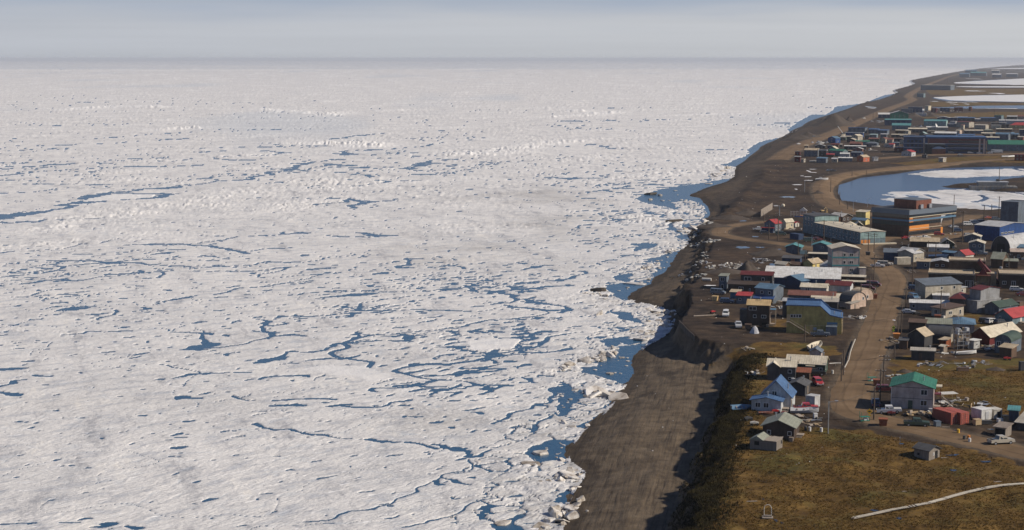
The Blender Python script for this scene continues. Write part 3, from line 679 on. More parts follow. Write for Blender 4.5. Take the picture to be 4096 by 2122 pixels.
def strip(name, P, w, material, lift=0.05, n=8, step=2.0, label=None):
    P = resample(P, step)
    T = np.gradient(P, axis=0); T /= np.linalg.norm(T, axis=1)[:, None] + 1e-9
    Nn = np.stack([T[:, 1], -T[:, 0]], 1)
    ts = np.linspace(-1, 1, n + 1)
    jl = 1 + 0.10 * perlin(np.arange(len(P)) * step / 9.0, np.full(len(P), 3.3)); jr = 1 + 0.10 * perlin(np.arange(len(P)) * step / 8.0, np.full(len(P), 9.1))
    V = []; A = []
    for t in ts:
        o = P + Nn * (t * w / 2 * (jl if t < 0 else jr))[:, None]
        zz = gz(o[:, 0], o[:, 1]) + lift * (1 - 1.6 * abs(t) ** 6) + 0.03 * (1 - t * t)
        V.append(np.c_[o, zz]); A.append(np.full(len(P), t))
    V = np.stack(V, 1).reshape(-1, 3); A = np.stack(A, 1).ravel()
    F = grid_faces(len(P), n + 1, np.ones(len(V), bool))
    return mesh_np(name, V, F[:, ::-1], material, {'across': A})
for k, (P, w) in ROAD_W.items():
    far = P[:, 1].max() > 900
    link(structure(strip(k, P, w, M_ROAD, 0.10 if not far else 0.25, 8, 2.0 if not far else 5.0)))

# ------------------------------------------------------------------ lagoons: water sheets and rotting ice
def sheet(name, P, z, material, jit=0.0, thick=0.0, step=None):
    P = np.asarray(P)
    if step: P = resample(np.vstack([P, P[:1]]), step)[:-1]
    if jit:
        dx = fbm(P[:, 0] / (jit * 4), P[:, 1] / (jit * 7), 3) * jit * 1.6
        P = P + np.stack([dx, fbm(P[:, 0] / (jit * 4) + 50, P[:, 1] / (jit * 4), 3) * jit * 2.2], 1)
    bm = bmesh.new()
    vs = [bm.verts.new((a, b, z)) for a, b in P]
    f = bm.faces.new(vs)
    if f.normal.z < 0: f.normal_flip()
    bmesh.ops.triangulate(bm, faces=[f])
    if thick:
        r = bmesh.ops.extrude_face_region(bm, geom=bm.faces[:])
        bmesh.ops.translate(bm, verts=[e for e in r['geom'] if isinstance(e, bmesh.types.BMVert)], vec=(0, 0, thick))
    bmesh.ops.recalc_face_normals(bm, faces=bm.faces[:])
    me = bpy.data.meshes.new(name); bm.to_mesh(me); bm.free(); me.materials.append(material)
    return bpy.data.objects.new(name, me)
for i, P in enumerate(LAGS):
    link(structure(sheet('lagoon_water', P, LZ - 0.05, M_LAG)))
M_LICE = mat('lagoon_ice', (0.62, 0.61, 0.595), 0.8, 0.10, 0.08, streak=(1, 0.35, 1))
LICE = [([(3631,697),(3687,689),(3756,682),(3826,680),(4400,670),(4400,697),(4000,706),(3896,710),(3826,713),(3732,711),(3687,703)], 'long white ice sheet along the far shore of the lagoon', 3),
 ([(3527,781),(3576,769),(3652,765),(3756,760),(3805,760),(3861,757),(3948,762),(4035,770),(4400,774),(4400,842),(3965,845),(3861,843),(3826,844),(3700,832),(3586,810),(3527,799),(3541,793),(3583,790)], 'large rotting ice sheet behind the office building in the lagoon', 3),
 ([(3736,390),(3809,387),(3930,383),(4400,376),(4400,409),(3896,405),(3791,401),(3753,396)], 'white ice sheet on the second lagoon behind the town', 8),
 ([(3812,333),(3896,325.5),(4400,302),(4400,342),(3896,336.5)], 'white ice sheet on the far lagoon below the distant houses', 12),
 ([(3806,347.4),(3900,346),(4400,346.6),(4400,351),(3900,350)], 'thin strip of white ice beyond the far road', 6),
 ([(3980,276),(4012,273.4),(4400,269),(4400,276),(4060,276.6)], 'small white ice patch on the most distant pond', 20),
 ([(3860,436),(3960,434.2),(4060,434.5),(4050,437),(3900,437.4)], 'narrow snow strip at the edge of the blue pond', 3)]
def cracked_sheet(P, z, step, jit):
    "floating sheet with ragged rim and melt holes, 0.2 m thick"
    x0, x1, y0, y1 = P[:, 0].min(), P[:, 0].max(), P[:, 1].min(), P[:, 1].max()
    xs = np.arange(x0 - 2 * jit, min(x1, 420.0 if y0 < 2000 else 1e9) + 2 * jit, step); ys = np.arange(y0 - 2 * jit, y1 + 2 * jit, step * 2)
    Xg, Yg = np.meshgrid(xs, ys); x, y = Xg.ravel(), Yg.ravel()
    d = sdist(x + jit * 2.2 * fbm(x / (jit * 5), y / (jit * 9), 3), y + jit * 3.0 * fbm(x / (jit * 5) + 7, y / (jit * 8), 3), P, 200)
    hole = fbm(x / (jit * 7), y / (jit * 22), 3) - 0.40; cr = 0.030 - np.abs(perlin(x / (jit * 22) + 3, y / (jit * 38)))
    g = (d < 0) | (hole > 0) | ((cr > 0) & (perlin(x / (jit * 18), y / (jit * 30)) > 0.08))
    k = np.where(g, -0.5, 0.0) + z + 0.12 + 0.05 * fbm(x / 9, y / 9, 2)
    F = grid_faces(len(ys), len(xs), ~g); V, F, A = compact(np.stack([x, y, k], 1), F, {'dirt': 0.15 + 0.6 * smooth(0.0, 0.5, fbm(x / 30, y / 60, 3)), 'blue': 0.75 * smooth(-0.25, 0, hole), 'white': 0.0 * x})
    return mesh_np('lagoon_ice', V, F, M_ICE, A)
for i, (P, lab, j) in enumerate(LICE):
    Pw = poly(P, LZ)
    o = cracked_sheet(Pw, LZ - 0.05, 1.6, 3.0) if i < 2 else sheet('lagoon_ice', Pw, LZ - 0.12, M_LICE, j, 0.25, 8 * j)
    link(o); tag(o, lab, 'ice sheet', 'ice sheets on the lagoons')
# ------------------------------------------------------------------ mesh builder and building kit
class MB:
    def __init__(self): self.v = []; self.f = []
    def add(self, vs, fs):
        n = len(self.v); self.v += [tuple(map(float, p)) for p in vs]; self.f += [tuple(i + n for i in f) for f in fs]; return self
    def box(self, x0, x1, y0, y1, z0, z1, M=None):
        vs = [(x0, y0, z0), (x1, y0, z0), (x1, y1, z0), (x0, y1, z0), (x0, y0, z1), (x1, y0, z1), (x1, y1, z1), (x0, y1, z1)]
        if M is not None: vs = [tuple(M @ Vector(p)) for p in vs]
        return self.add(vs, [(3, 2, 1, 0), (4, 5, 6, 7), (0, 1, 5, 4), (1, 2, 6, 5), (2, 3, 7, 6), (3, 0, 4, 7)])
    def prism(self, pts, a, b, axis='y'):
        "outline pts (counter-clockwise in its own plane) swept from a to b along an axis"
        n = len(pts)
        mk = {'y': lambda p, t: (p[0], t, p[1]), 'x': lambda p, t: (t, p[0], p[1]), 'z': lambda p, t: (p[0], p[1], t)}[axis]
        vs = [mk(p, a) for p in pts] + [mk(p, b) for p in pts]
        fs = [tuple(range(n)), tuple(range(2 * n - 1, n - 1, -1))] + [((i + 1) % n, i, i + n, (i + 1) % n + n) for i in range(n)]
        if axis != 'y': fs = [f[::-1] for f in fs]
        return self.add(vs, fs)
    def tube(self, p0, p1, r0, r1=None, n=8):
        r1 = r0 if r1 is None else r1
        p0, p1 = Vector(p0), Vector(p1); d = (p1 - p0); q = d.to_track_quat('Z', 'Y').to_matrix()
        vs = []
        for p, r in ((p0, r0), (p1, r1)):
            for k in range(n):
                t = 2 * math.pi * k / n; vs.append(tuple(p + q @ Vector((r * math.cos(t), r * math.sin(t), 0))))
        return self.add(vs, [(k, (k + 1) % n, n + (k + 1) % n, n + k) for k in range(n)] + [tuple(range(n - 1, -1, -1)), tuple(range(n, 2 * n))])
    def mesh(self, name, material, smooth_shade=False):
        me = bpy.data.meshes.new(name); me.from_pydata(self.v, [], self.f); me.update()
        if material: me.materials.append(material)
        if smooth_shade: me.polygons.foreach_set('use_smooth', [True] * len(me.polygons))
        return me
    def build(self, name, material, parent=None, smooth_shade=False):
        return link(bpy.data.objects.new(name, self.mesh(name, material, smooth_shade)), parent)
def empty(name, loc, rz=0.0):
    o = bpy.data.objects.new(name, None); o.empty_display_size = 0.5
    o.location = loc; o.rotation_euler = (0, 0, rz); return link(o)
def copy_tree(o, parent=None):
    c = o.copy(); link(c, parent)
    for ch in o.children: copy_tree(ch, c)
    return c
CROP = {'A': (2800, 1380, 2.84), 'B': (3400, 1380, 2.84), 'C': (2700, 1000, 3.179), 'D': (3400, 1000, 3.178), 'E': (3200, 640, 2.875), 'F': (3000, 820, 4.768), 'G': (3640, 860, 5.134),
        'H': (3180, 390, 4.943), 'I': (3600, 390, 4.943), 'J': (3740, 1020, 5.562), 'K': (3200, 220, 2.875), 'L': (2800, 550, 3.815), 'P': (0, 0, 1.0), 'Q': (2600, 1740, 1.722), 'R': (2500, 600, 2.67)}
def X(c, x, y):
    a, b, s = CROP[c]; return a + x / s, b + y / s
def depth_of(p): return p[1] * CP - (p[2] - CAM_Z) * SP

PAINT = {  # real-world paint colours
 'cream': (0.56, 0.49, 0.36), 'tan': (0.46, 0.36, 0.23), 'ochre': (0.52, 0.36, 0.16), 'white': (0.60, 0.59, 0.56), 'offwhite': (0.55, 0.52, 0.46), 'grey': (0.27, 0.27, 0.27), 'lightgrey': (0.42, 0.42, 0.42),
 'darkgrey': (0.085, 0.083, 0.082), 'charcoal': (0.058, 0.057, 0.058), 'brown': (0.12, 0.075, 0.05), 'darkbrown': (0.072, 0.052, 0.042), 'redbrown': (0.19, 0.075, 0.052), 'maroon': (0.13, 0.022, 0.022),
 'red': (0.38, 0.03, 0.03), 'orange': (0.60, 0.22, 0.04), 'blue': (0.045, 0.115, 0.25), 'skyblue': (0.085, 0.17, 0.26), 'navy': (0.032, 0.060, 0.125), 'royal': (0.022, 0.065, 0.20), 'slate': (0.12, 0.145, 0.175),
 'bluegrey': (0.46, 0.475, 0.48), 'teal': (0.07, 0.25, 0.26), 'paleteal': (0.26, 0.37, 0.36), 'tealwall': (0.15, 0.205, 0.225), 'green': (0.025, 0.165, 0.105), 'olive': (0.44, 0.345, 0.125), 'darkgreen': (0.045, 0.075, 0.055), 'sage': (0.24, 0.25, 0.19),
 'mauve': (0.42, 0.36, 0.335), 'beige': (0.40, 0.36, 0.29), 'pink': (0.50, 0.38, 0.30), 'wood': (0.25, 0.20, 0.155), 'plywood': (0.44, 0.32, 0.18), 'yellow': (0.62, 0.50, 0.20), 'pylon': (0.72, 0.42, 0.03), 'black': (0.018, 0.018, 0.020),
 'deepblue': (0.026, 0.062, 0.145), 'rust': (0.24, 0.075, 0.032), 'coral': (0.48, 0.14, 0.075)}
def wallm(c): return mat('siding_' + c, PAINT[c], 0.8, 0.22, 1.0, bump=('Z', 0.22, 0.02), streak=(1.4, 1.4, 0.3), spec=0.25, stain=0.38)
def muted(c, k=.14):
    g = sum(c) / 3; return tuple(v * (1 - k) + g * k for v in c)
def roofm(c): return mat('roofing_' + c, muted(PAINT[c]), 0.65, 0.16, 0.9, bump=('X', 0.6, 0.03), streak=(1.5, 0.4, 1), spec=0.3, stain=0.30)
def paint(c, r=0.5, metal=0.0): return mat('paint_' + c, PAINT[c], r, 0.10, 2.0, metal)
M_GLASS = mat('window_glass', (0.020, 0.026, 0.032), 0.12, 0.3, 0.6, spec=0.6)
M_TRIM = mat('white_trim', (0.62, 0.61, 0.58), 0.6, 0.08, 3.0)
M_WOOD = mat('weathered_wood', (0.27, 0.225, 0.18), 0.85, 0.35, 1.6, streak=(3, 3, 0.35))
M_OLDW = mat('grey_boards', (0.20, 0.17, 0.14), 0.9, 0.45, 1.8, streak=(4, 4, 0.3))
M_POLE = mat('pole_wood', (0.095, 0.070, 0.052), 0.9, 0.3, 2.0)
M_GALV = mat('galvanised_steel', (0.38, 0.39, 0.40), 0.45, 0.1, 2.0, metal=0.6)
M_TYRE = mat('tyre_rubber', (0.015, 0.015, 0.015), 0.9, 0.2, 3)
M_DARK = mat('dark_opening', (0.010, 0.010, 0.011), 0.9, 0.2, 1)  # near-black panels of it stand in for the shade inside openings

_WC = {}
def window_at(root, loc, rz, w, h, trim=True, frame=None):
    key = (round(w, 1), round(h, 1), frame)
    if key not in _WC:
        t = 0.10
        f = MB(); f.box(-w / 2 - t, w / 2 + t, -0.06, 0.02, -t, 0); f.box(-w / 2 - t, w / 2 + t, -0.06, 0.02, h, h + t)
        f.box(-w / 2 - t, -w / 2, -0.06, 0.02, 0, h); f.box(w / 2, w / 2 + t, -0.06, 0.02, 0, h)
        if w > 0.9: f.box(-0.04, 0.04, -0.055, 0.02, 0, h)
        g = MB().box(-w / 2, w / 2, -0.03, 0.02, 0, h)
        _WC[key] = (f.mesh('window', frame or M_TRIM), g.mesh('pane', M_GLASS))
    fm, gm = _WC[key]
    o = link(bpy.data.objects.new('window', fm), root); o.location = loc; o.rotation_euler = (0, 0, rz)
    link(bpy.data.objects.new('pane', gm), o)
    return o
def place(kind, u, v, wpx, a, anchor='r'):
    "base corner seen at (u, v) and the metres that wpx picture pixels cover along the front"
    P = G(u, v); ar = math.radians(a)
    tx, ty = -math.cos(ar), math.sin(ar)
    return P
def px_len(P, direction, px):
    k = abs(direction[0] * P[1] - P[0] * direction[1]) * FPX / P[1] ** 2
    return px / max(k, 1e-6)

def volume(root, x0, x1, y0, y1, z0, h, roof, rh, wm, rm, ov=0.35, name_w='wall', name_r='roof', th=0.14):
    "one block of a building: walls with their gable ends, and a roof with eaves"
    w = MB(); r = MB(); cx, cy = (x0 + x1) / 2, (y0 + y1) / 2
    if roof == 'gy':
        w.prism([(x0, z0), (x1, z0), (x1, h), (cx, h + rh), (x0, h)], y0, y1, 'y')
        k = rh / max(0.1, (x1 - x0) / 2)
        for s in (1, -1):
            e = (x1 - x0) / 2 + ov
            pts = [(cx, h + rh + 0.03), (cx + s * e, h - k * ov + 0.03), (cx + s * e, h - k * ov + 0.03 + th), (cx, h + rh + 0.03 + th)]
            r.prism(pts if s < 0 else pts[::-1], y0 - ov, y1 + ov, 'y')
    elif roof == 'gx':
        w.prism([(y0, z0), (y1, z0), (y1, h), (cy, h + rh), (y0, h)], x0, x1, 'x')
        k = rh / max(0.1, (y1 - y0) / 2)
        for s in (1, -1):
            e = (y1 - y0) / 2 + ov
            pts = [(cy, h + rh + 0.03), (cy + s * e, h - k * ov + 0.03), (cy + s * e, h - k * ov + 0.03 + th), (cy, h + rh + 0.03 + th)]
            r.prism(pts if s < 0 else pts[::-1], x0 - ov, x1 + ov, 'x')
    elif roof in ('shed', 'shedx'):                     # high at the back / high at the left
        if roof == 'shed':
            w.prism([(y0, z0), (y1, z0), (y1, h + rh), (y0, h)], x0, x1, 'x')
            k = rh / (y1 - y0)
            r.prism([(y0 - ov, h - k * ov + .03), (y1 + ov, h + rh + k * ov + .03), (y1 + ov, h + rh + k * ov + .03 + th), (y0 - ov, h - k * ov + .03 + th)], x0 - ov, x1 + ov, 'x')
        else:
            w.prism([(x0, z0), (x1, z0), (x1, h), (x0, h + rh)], y0, y1, 'y')
            k = rh / (x1 - x0)
            r.prism([(x0 - ov, h + rh + k * ov + .03), (x1 + ov, h - k * ov + .03), (x1 + ov, h - k * ov + .03 + th), (x0 - ov, h + rh + k * ov + .03 + th)], y0 - ov, y1 + ov, 'y')
    elif roof == 'hip':
        w.box(x0, x1, y0, y1, z0, h)
        X0, X1, Y0, Y1 = x0 - ov, x1 + ov, y0 - ov, y1 + ov
        ins = min(X1 - X0, Y1 - Y0) / 2
        a, b = ((X0 + ins, cy), (X1 - ins, cy)) if (X1 - X0) >= (Y1 - Y0) else ((cx, Y0 + ins), (cx, Y1 - ins))
        vs = [(X0, Y0, h), (X1, Y0, h), (X1, Y1, h), (X0, Y1, h), (*a, h + rh), (*b, h + rh)]
        fs = [(0, 1, 5, 4), (1, 2, 5), (2, 3, 4, 5), (3, 0, 4), (3, 2, 1, 0)] if (X1 - X0) >= (Y1 - Y0) else [(0, 1, 4), (1, 2, 5, 4), (2, 3, 5), (3, 0, 4, 5), (3, 2, 1, 0)]
        r.add([(p[0], p[1], p[2] + 0.03) for p in vs], fs)
    elif roof in ('archy', 'archx'):                    # barrel; ends face the front (archy) or the sides (archx)
        n = 14
        lo, hi, c = (x0, x1, cx) if roof == 'archy' else (y0, y1, cy)
        R = (hi - lo) / 2
        arc = [(c + R * math.cos(t), h + rh * math.sin(t)) for t in np.linspace(0, math.pi, n)]
        pts = [(lo, z0), (hi, z0)] + [p for p in arc]
        A = (y0, y1, 'y') if roof == 'archy' else (x0, x1, 'x')
        w.prism(pts, *A)
        out = [(c + (R + .12) * math.cos(t), h + (rh + .12) * math.sin(t)) for t in np.linspace(-0.05, math.pi + 0.05, n)]
        inn = [(c + (R + .02) * math.cos(t), h + (rh + .02) * math.sin(t)) for t in np.linspace(-0.05, math.pi + 0.05, n)]
        for i in range(n - 1):
            q = [out[i], out[i + 1], inn[i + 1], inn[i]]
            r.prism(q, A[0] - ov * 0.5, A[1] + ov * 0.5, A[2])
    else:                                               # flat with a low parapet
        w.box(x0, x1, y0, y1, z0, h)
        r.box(x0 - ov, x1 + ov, y0 - ov, y1 + ov, h + 0.004, h + 0.2)
        if rh > 0:
            for q in ((x0 - ov, x1 + ov, y0 - ov, y0 - ov + .25), (x0 - ov, x1 + ov, y1 + ov - .25, y1 + ov), (x0 - ov, x0 - ov + .25, y0 - ov + .25, y1 + ov - .25), (x1 + ov - .25, x1 + ov, y0 - ov + .25, y1 + ov - .25)):
                r.box(*q, h + 0.2, h + 0.2 + rh)
    wo = w.build(name_w, wm, root); ro = r.build(name_r, rm, root, smooth_shade=False)
    return wo, ro
def add_openings(root, w, d, wins, x0=None, y0=None):
    x0 = -w / 2 if x0 is None else x0; y0 = -d / 2 if y0 is None else y0
    for it in wins:
        face, t, z, ww, hh = it[:5]
        kind = it[5] if len(it) > 5 else 'w'
        if face == 'f': loc, rz = (x0 + t * w, y0, z), 0
        elif face == 'r': loc, rz = (x0 + w, y0 + t * d, z), math.pi / 2
        else: loc, rz = (x0, y0 + d - t * d, z), -math.pi / 2
        if kind == 'w': window_at(root, loc, rz, ww, hh)
        else:
            o = MB().box(-ww / 2, ww / 2, -0.07, 0.02, 0, hh).build('garage_door' if ww > 2 else 'door', paint(kind) if kind in PAINT else M_DARK, root)  # unlisted kinds: near-black panel painting the shade inside an open doorway
            o.location = loc; o.rotation_euler = (0, 0, rz)
            if ww <= 2:
                h = MB().box(ww * 0.32, ww * 0.40, -0.11, -0.072, hh * 0.45, hh * 0.5).build('handle', M_GALV, o)
def grid_wins(face, n, rows, z0, dz, w=1.1, h=1.1, lo=0.1, hi=0.9):
    return [(face, lo + (hi - lo) * (i + 0.5) / n, z0 + r * dz, w, h) for i in range(n) for r in range(rows)]
BUILT = []; DIM = {}
def bldg(label, u, v, wpx, h, d, a=15, roof='gx', rh=1.0, wall='grey', rc='grey', wins=(), name='house', cat='house', group=None, anchor='r', ov=0.35, hpx=False, dpx=False, wm=False, pipe=None, smat=None, base=None):
    """A building from its near base corner seen at (u, v). wpx: width of its front in picture pixels (metres with wm=True);
    h: eave height in metres (pixels with hpx); d: depth in metres (pixels with dpx); a: heading of its depth axis, clockwise from +Y."""
    P = G(u, v); ar = math.radians(a); s = FPX / depth_of(P)
    w = wpx if wm else px_len(P, (-math.cos(ar), math.sin(ar)), wpx)
    if dpx: d = px_len(P, (math.sin(ar), math.cos(ar)), d)
    if hpx: h = h / s
    lx = w / 2 if anchor == 'r' else -w / 2; ly = -d / 2
    cx = P[0] - (lx * math.cos(ar) + ly * math.sin(ar)); cy = P[1] - (-lx * math.sin(ar) + ly * math.cos(ar))
    zc = [float(gz(cx + i * w * .45, cy + j * d * .45)[0]) for i in (-1, 1) for j in (-1, 1)]
    z = P[2] if base is None else base
    root = empty(name, (cx, cy, z), -ar)
    if pipe is None and cat == 'house' and rnd.random() < .6: pipe = (rnd.uniform(-.3, .3), rnd.uniform(-.25, .1))
    tag(root, label, cat, group)
    wo, ro = volume(root, -w / 2, w / 2, -d / 2, d / 2, -max(0.8, z - min(zc) + 0.4), h, roof, rh, smat or wallm(wall), roofm(rc), ov)
    add_openings(root, w, d, wins)
    if pipe:
        t = MB()
        px, py = pipe[0] * w, pipe[1] * d
        zt = h + rh * (1 - 2 * abs(py) / d if roof == 'gx' else (1 - 2 * abs(px) / w if roof == 'gy' else 0.5))
        t.tube((px, py, zt - 0.2), (px, py, zt + 1.0), 0.12); t.tube((px, py, zt + 1.0), (px, py, zt + 1.15), 0.22)
        t.build('chimney', M_GALV, ro)
    if cat == 'house' and cy < 1100 and roof != 'flat' and rnd.random() < .6:          # entrance deck with steps, rainwater butt
        y0 = rnd.uniform(-.3, .1) * d; k = MB().box(w / 2 + .02, w / 2 + 1.5, y0, y0 + 2.0, .45, .6)
        for s_ in (0, 1): k.box(w / 2 + .1, w / 2 + 1.3, y0 - .35 * (s_ + 1), y0 - .35 * s_ - .02, .28 - .17 * s_, .36 - .17 * s_)
        k.build('porch', M_WOOD, root)
        MB().box(w / 2 - .9, w / 2 - .05, -d / 2 - .9, -d / 2 - .03, -.2, .75).build('storage_box', paint(rnd.choice(('lightgrey', 'wood', 'offwhite', 'slate'))), root)
    DIM[root.name] = (w, d, h)
    BUILT.append((cx, cy, max(w, d) * 0.6, z))
    return root
# ------------------------------------------------------------------ buildings near the bluff
r = bldg('two storey mauve house with green metal roof beside the gravel crossroads', *X('B', 940, 757), 490 / 2.84, 93, 10.5, 16.5, 'gy', 1.45, 'mauve', 'green', [('f', .78, 3.7, 1.3, 1.1), ('f', .78, 1.25, 1.3, 1.1), ('f', .46, 0.15, 1.0, 2.1, 'darkgreen')], hpx=True, ov=.5, pipe=(.25, -.1))
w, d, h = DIM[r.name]
for z in (h * 0.5, h * 0.98): MB().box(-w / 2 - .03, w / 2 + .03, -d / 2 - .03, -d / 2 + .1, z, z + .12).build('trim_band', paint('darkgrey'), r)
MB().box(-w / 2 - .05, -w / 2 + .07, -d / 2 - .04, -d / 2 + .1, 0, h - .1).build('corner_board', M_TRIM, r); MB().box(w / 2 - .07, w / 2 + .05, -d / 2 - .05, -d / 2 + .1, 0, h - .1).build('corner_board', paint('pink'), r)
p = MB(); p.box(w / 2 + .02, w / 2 + 1.5, 1.0, 3.4, 2.6, 2.75)
for px in (w / 2 + .15, w / 2 + 1.4): p.box(px - .06, px + .06, 1.0, 1.12, -.6, 4.4)
p.build('porch_deck', paint('maroon'), r); MB().box(w / 2 + .02, w / 2 + 1.7, .9, 3.5, 4.4, 4.6).build('porch_roof', paint('cream'), r)
st = MB()
for k in range(9): st.box(w / 2 + 1.5 + k * .26, w / 2 + 1.78 + k * .26, 1.1, 2.1, 2.5 - k * .29, 2.58 - k * .29)
st.build('stairs', M_WOOD, r)

r = bldg('small pale house with steep bright blue roof above the bluff', *X('A', 918, 772), 345 / 2.84, 2.55, 4.2, 17, 'gy', .75, 'bluegrey', 'blue', [('f', .22, 1.0, 1.05, 1.0), ('f', .50, 1.0, 1.05, 1.0)], ov=.45)
w, d, h = DIM[r.name]
volume(r, w / 2 - 5.2, w / 2 + 1.7, d / 2, d / 2 + 7.5, -1.5, 2.9, 'gy', 3.5, wallm('bluegrey'), roofm('blue'), .4, 'gable_wall', 'steep_roof')
add_openings(r, 6.9, 7.5, [('f', .45, 3.0, 1.0, 1.0)], w / 2 - 5.2, d / 2); add_openings(r, 6.9, 7.5, [('r', .1, .1, .9, 2.0, 'brown')], w / 2 - 5.2, d / 2)
MB().tube((w / 2 + .6, d / 2 + 3, 4), (w / 2 + .6, d / 2 + 3, 5.4), .12).build('chimney', M_GALV, r)
MB().box(w / 2 + .0, w / 2 + 1.6, -d / 2, d / 2 - .1, .1, .25).build('porch_deck', M_WOOD, r)

r = bldg('low dark brown cabin with pale grey gable roof on the bluff', *X('A', 1065, 1086), 365 / 2.84, 2.75, 7.5, 19, 'gy', 1.35, 'darkbrown', 'sage', [('f', .2, 1.0, .65, .75), ('f', .86, 1.0, .65, .75), ('r', .3, .1, .9, 1.9, 'brown')], ov=.55, pipe=(-.2, .1))
# weathered shed made of single boards
P0 = G(*X('A', 862, 1212)); sa_ = math.radians(27)
r = empty('weathered_shed', (P0[0], P0[1], P0[2]), -sa_); tag(r, 'weathered grey plank shed with patched roof at the bluff edge', 'shed')
MB().box(-5.55, -.05, .05, 4.2, -.9, 1.95).build('wall', M_OLDW, r)
bw = MB().box(-.14, .14, -.03, .03, 0, 1).mesh('board', M_OLDW)
for k in range(19):
    o = link(bpy.data.objects.new('board', bw), r); o.location = (-5.46 + k * .302, .02 - .012 * (k % 3), -.5); o.scale = (1, 1, 2.5 + .06 * rnd.random() - (.0 if k > 7 else 0))
for k in range(14):
    o = link(bpy.data.objects.new('board', bw), r); o.location = (.0 + .010 * (k % 2), .15 + k * .302, -.5); o.rotation_euler = (0, 0, math.pi / 2); o.scale = (1, 1, 2.45 + .08 * rnd.random())
MB().box(-4.6, -3.6, -.06, -.034, .9, 1.7).build('window_hole', M_DARK, r)
ro = MB(); ro.prism([(-5.8, 1.95), (-2.6, 1.95), (-4.1, 2.85)], -.2, 4.4, 'y'); ro.build('gable_roof', roofm('sage'), r)
rb = MB().box(-.16, .16, -.2, 4.4, 0, .06).mesh('roof_board', M_WOOD)
for k in range(8):
    o = link(bpy.data.objects.new('roof_board', rb), r); o.location = (-2.4 + k * .34, 0, 2.03 + .03 * rnd.random()); o.rotation_euler = (rnd.uniform(-.02, .02), rnd.uniform(-.03, .03), rnd.uniform(-.02, .02))
MB().box(.035, .06, 3.2, 3.9, .9, 1.6).build('window_hole', M_DARK, r)

bldg('dark shed with grey gable roof behind the blue roofed house', *X('A', 1192, 588), 205 / 2.84, 2.5, 6.0, 22, 'gy', .9, 'charcoal', 'darkgrey', [('r', .5, .1, .9, 1.9, 'wood')], name='shed', cat='shed', pipe=(.2, .2))
r = bldg('dark house with cream cross gable roof on the bluff top', *X('A', 1082, 412), 325 / 2.84, 3.5, 6.0, 14, 'gx', 1.3, 'darkgrey', 'cream', [('f', .12, .6, .7, .7), ('f', .33, .6, .6, .6), ('f', .8, 2.0, .8, .7), ('f', .85, .4, 1.2, .4)], pipe=(.3, -.1))
w, d, h = DIM[r.name]; volume(r, -w / 2, -w / 2 + 3.0, -d / 2 - .5, d / 2 - .5, -.8, 3.5, 'gy', 1.0, wallm('darkgrey'), roofm('cream'), .35, 'gable_wall', 'cross_roof')
bldg('low red roofed lean-to beside the cream roofed dark house', *X('A', 1243, 405), 150 / 2.84, 1.9, 3.0, 15, 'shed', .5, 'brown', 'rust', name='lean_to', cat='shed')
r = bldg('long olive house with wide cream metal roof by the road', *X('A', 1417, 338), 450 / 2.84, 2.5, 7.0, 17, 'gx', 1.5, 'darkgreen', 'cream', [('f', .86, .8, 1.3, .8), ('r', .3, 1.0, .8, 1.0)], pipe=(.42, 0.05))
MB().box(.1, 2.4, -4.6, -3.45, 2.05, 2.2).build('porch_roof', paint('cream'), r)
bldg('tiny purple grey gabled hut behind the olive house', *X('A', 1372, 165), 130 / 2.84, 1.9, 4, 17, 'gy', .9, 'mauve', 'slate', name='hut', cat='shed')
bldg('grey steel storage shed standing by the road edge', *X('A', 1302, 716), 107 / 2.84, 2.45, 2.6, 38, 'flat', .0, 'lightgrey', 'lightgrey', name='storage_shed', cat='shed', ov=.03)
bldg('lone weathered cabin in the tundra with open black doorway', *X('B', 895, 1318), 175 / 2.84, 2.0, 3.6, 50, 'gx', .75, 'wood', 'darkgrey', [('r', .68, .0, .75, 1.7, 'x'), ('r', .42, 1.0, .3, .3), ('f', .3, .7, .5, .5, 'x')], name='cabin', cat='cabin', smat=M_OLDW)
# ---- yards east of the crossroads
for cu, lab in ((1146, 'rusty red shipping container with ribbed doors, left one of the pair'), (1254, 'rusty red shipping container with ribbed doors, right one of the pair')):
    P = G(*X('B', cu, 908)); r = empty('shipping_container', (P[0], P[1], P[2]), math.radians(27)); tag(r, lab, 'container', 'pair of red containers')
    mc = mat('container_red', (0.36, 0.085, 0.055), 0.6, 0.25, 1.0, streak=(1, 1, .4), grime=(0.22, 0.06, 0.04))
    MB().box(.05, 2.39, .08, 6.0, .1, 2.5).build('body', mc, r); MB().box(0, 2.44, 0, 6.06, 2.5, 2.6).build('roof', mc, r); MB().box(0, 2.44, 0, 6.06, 0, .15).build('base', mc, r)
    for q in ((0, 0), (2.29, 0), (0, 5.91), (2.29, 5.91)): MB().box(q[0], q[0] + .15, q[1], q[1] + .15, .15, 2.5).build('corner_post', mc, r)
    rib = MB().box(-.04, .0, -.08, .08, .15, 2.5).mesh('side_rib', mc)
    for k in range(18):
        o = link(bpy.data.objects.new('side_rib', rib), r); o.location = (.05, .4 + k * .31, 0)
    for s in (0, 1):
        dr = MB().box(.12 + s * 1.11, 1.2 + s * 1.11, .02, .1, .18, 2.46).build('door', mc, r)
        for k in range(5): MB().box(.2 + s * 1.11, 1.12 + s * 1.11, -.04, .018, .35 + k * .44, .55 + k * .44).build('door_rib', mc, dr)
        for k in (.35, .95): MB().tube((k + s * 1.11, -.05, .2), (k + s * 1.11, -.05, 2.44), .03, n=6).build('lock_rod', M_GALV, dr)
bldg('white box shed right of the red containers', *X('B', 1492, 858), 118 / 2.84, 2.15, 3.2, -28, 'flat', 0, 'white', 'white', [('f', .55, .1, .9, 1.7, 'lightgrey')], name='box_shed', cat='shed', anchor='l', ov=.05)
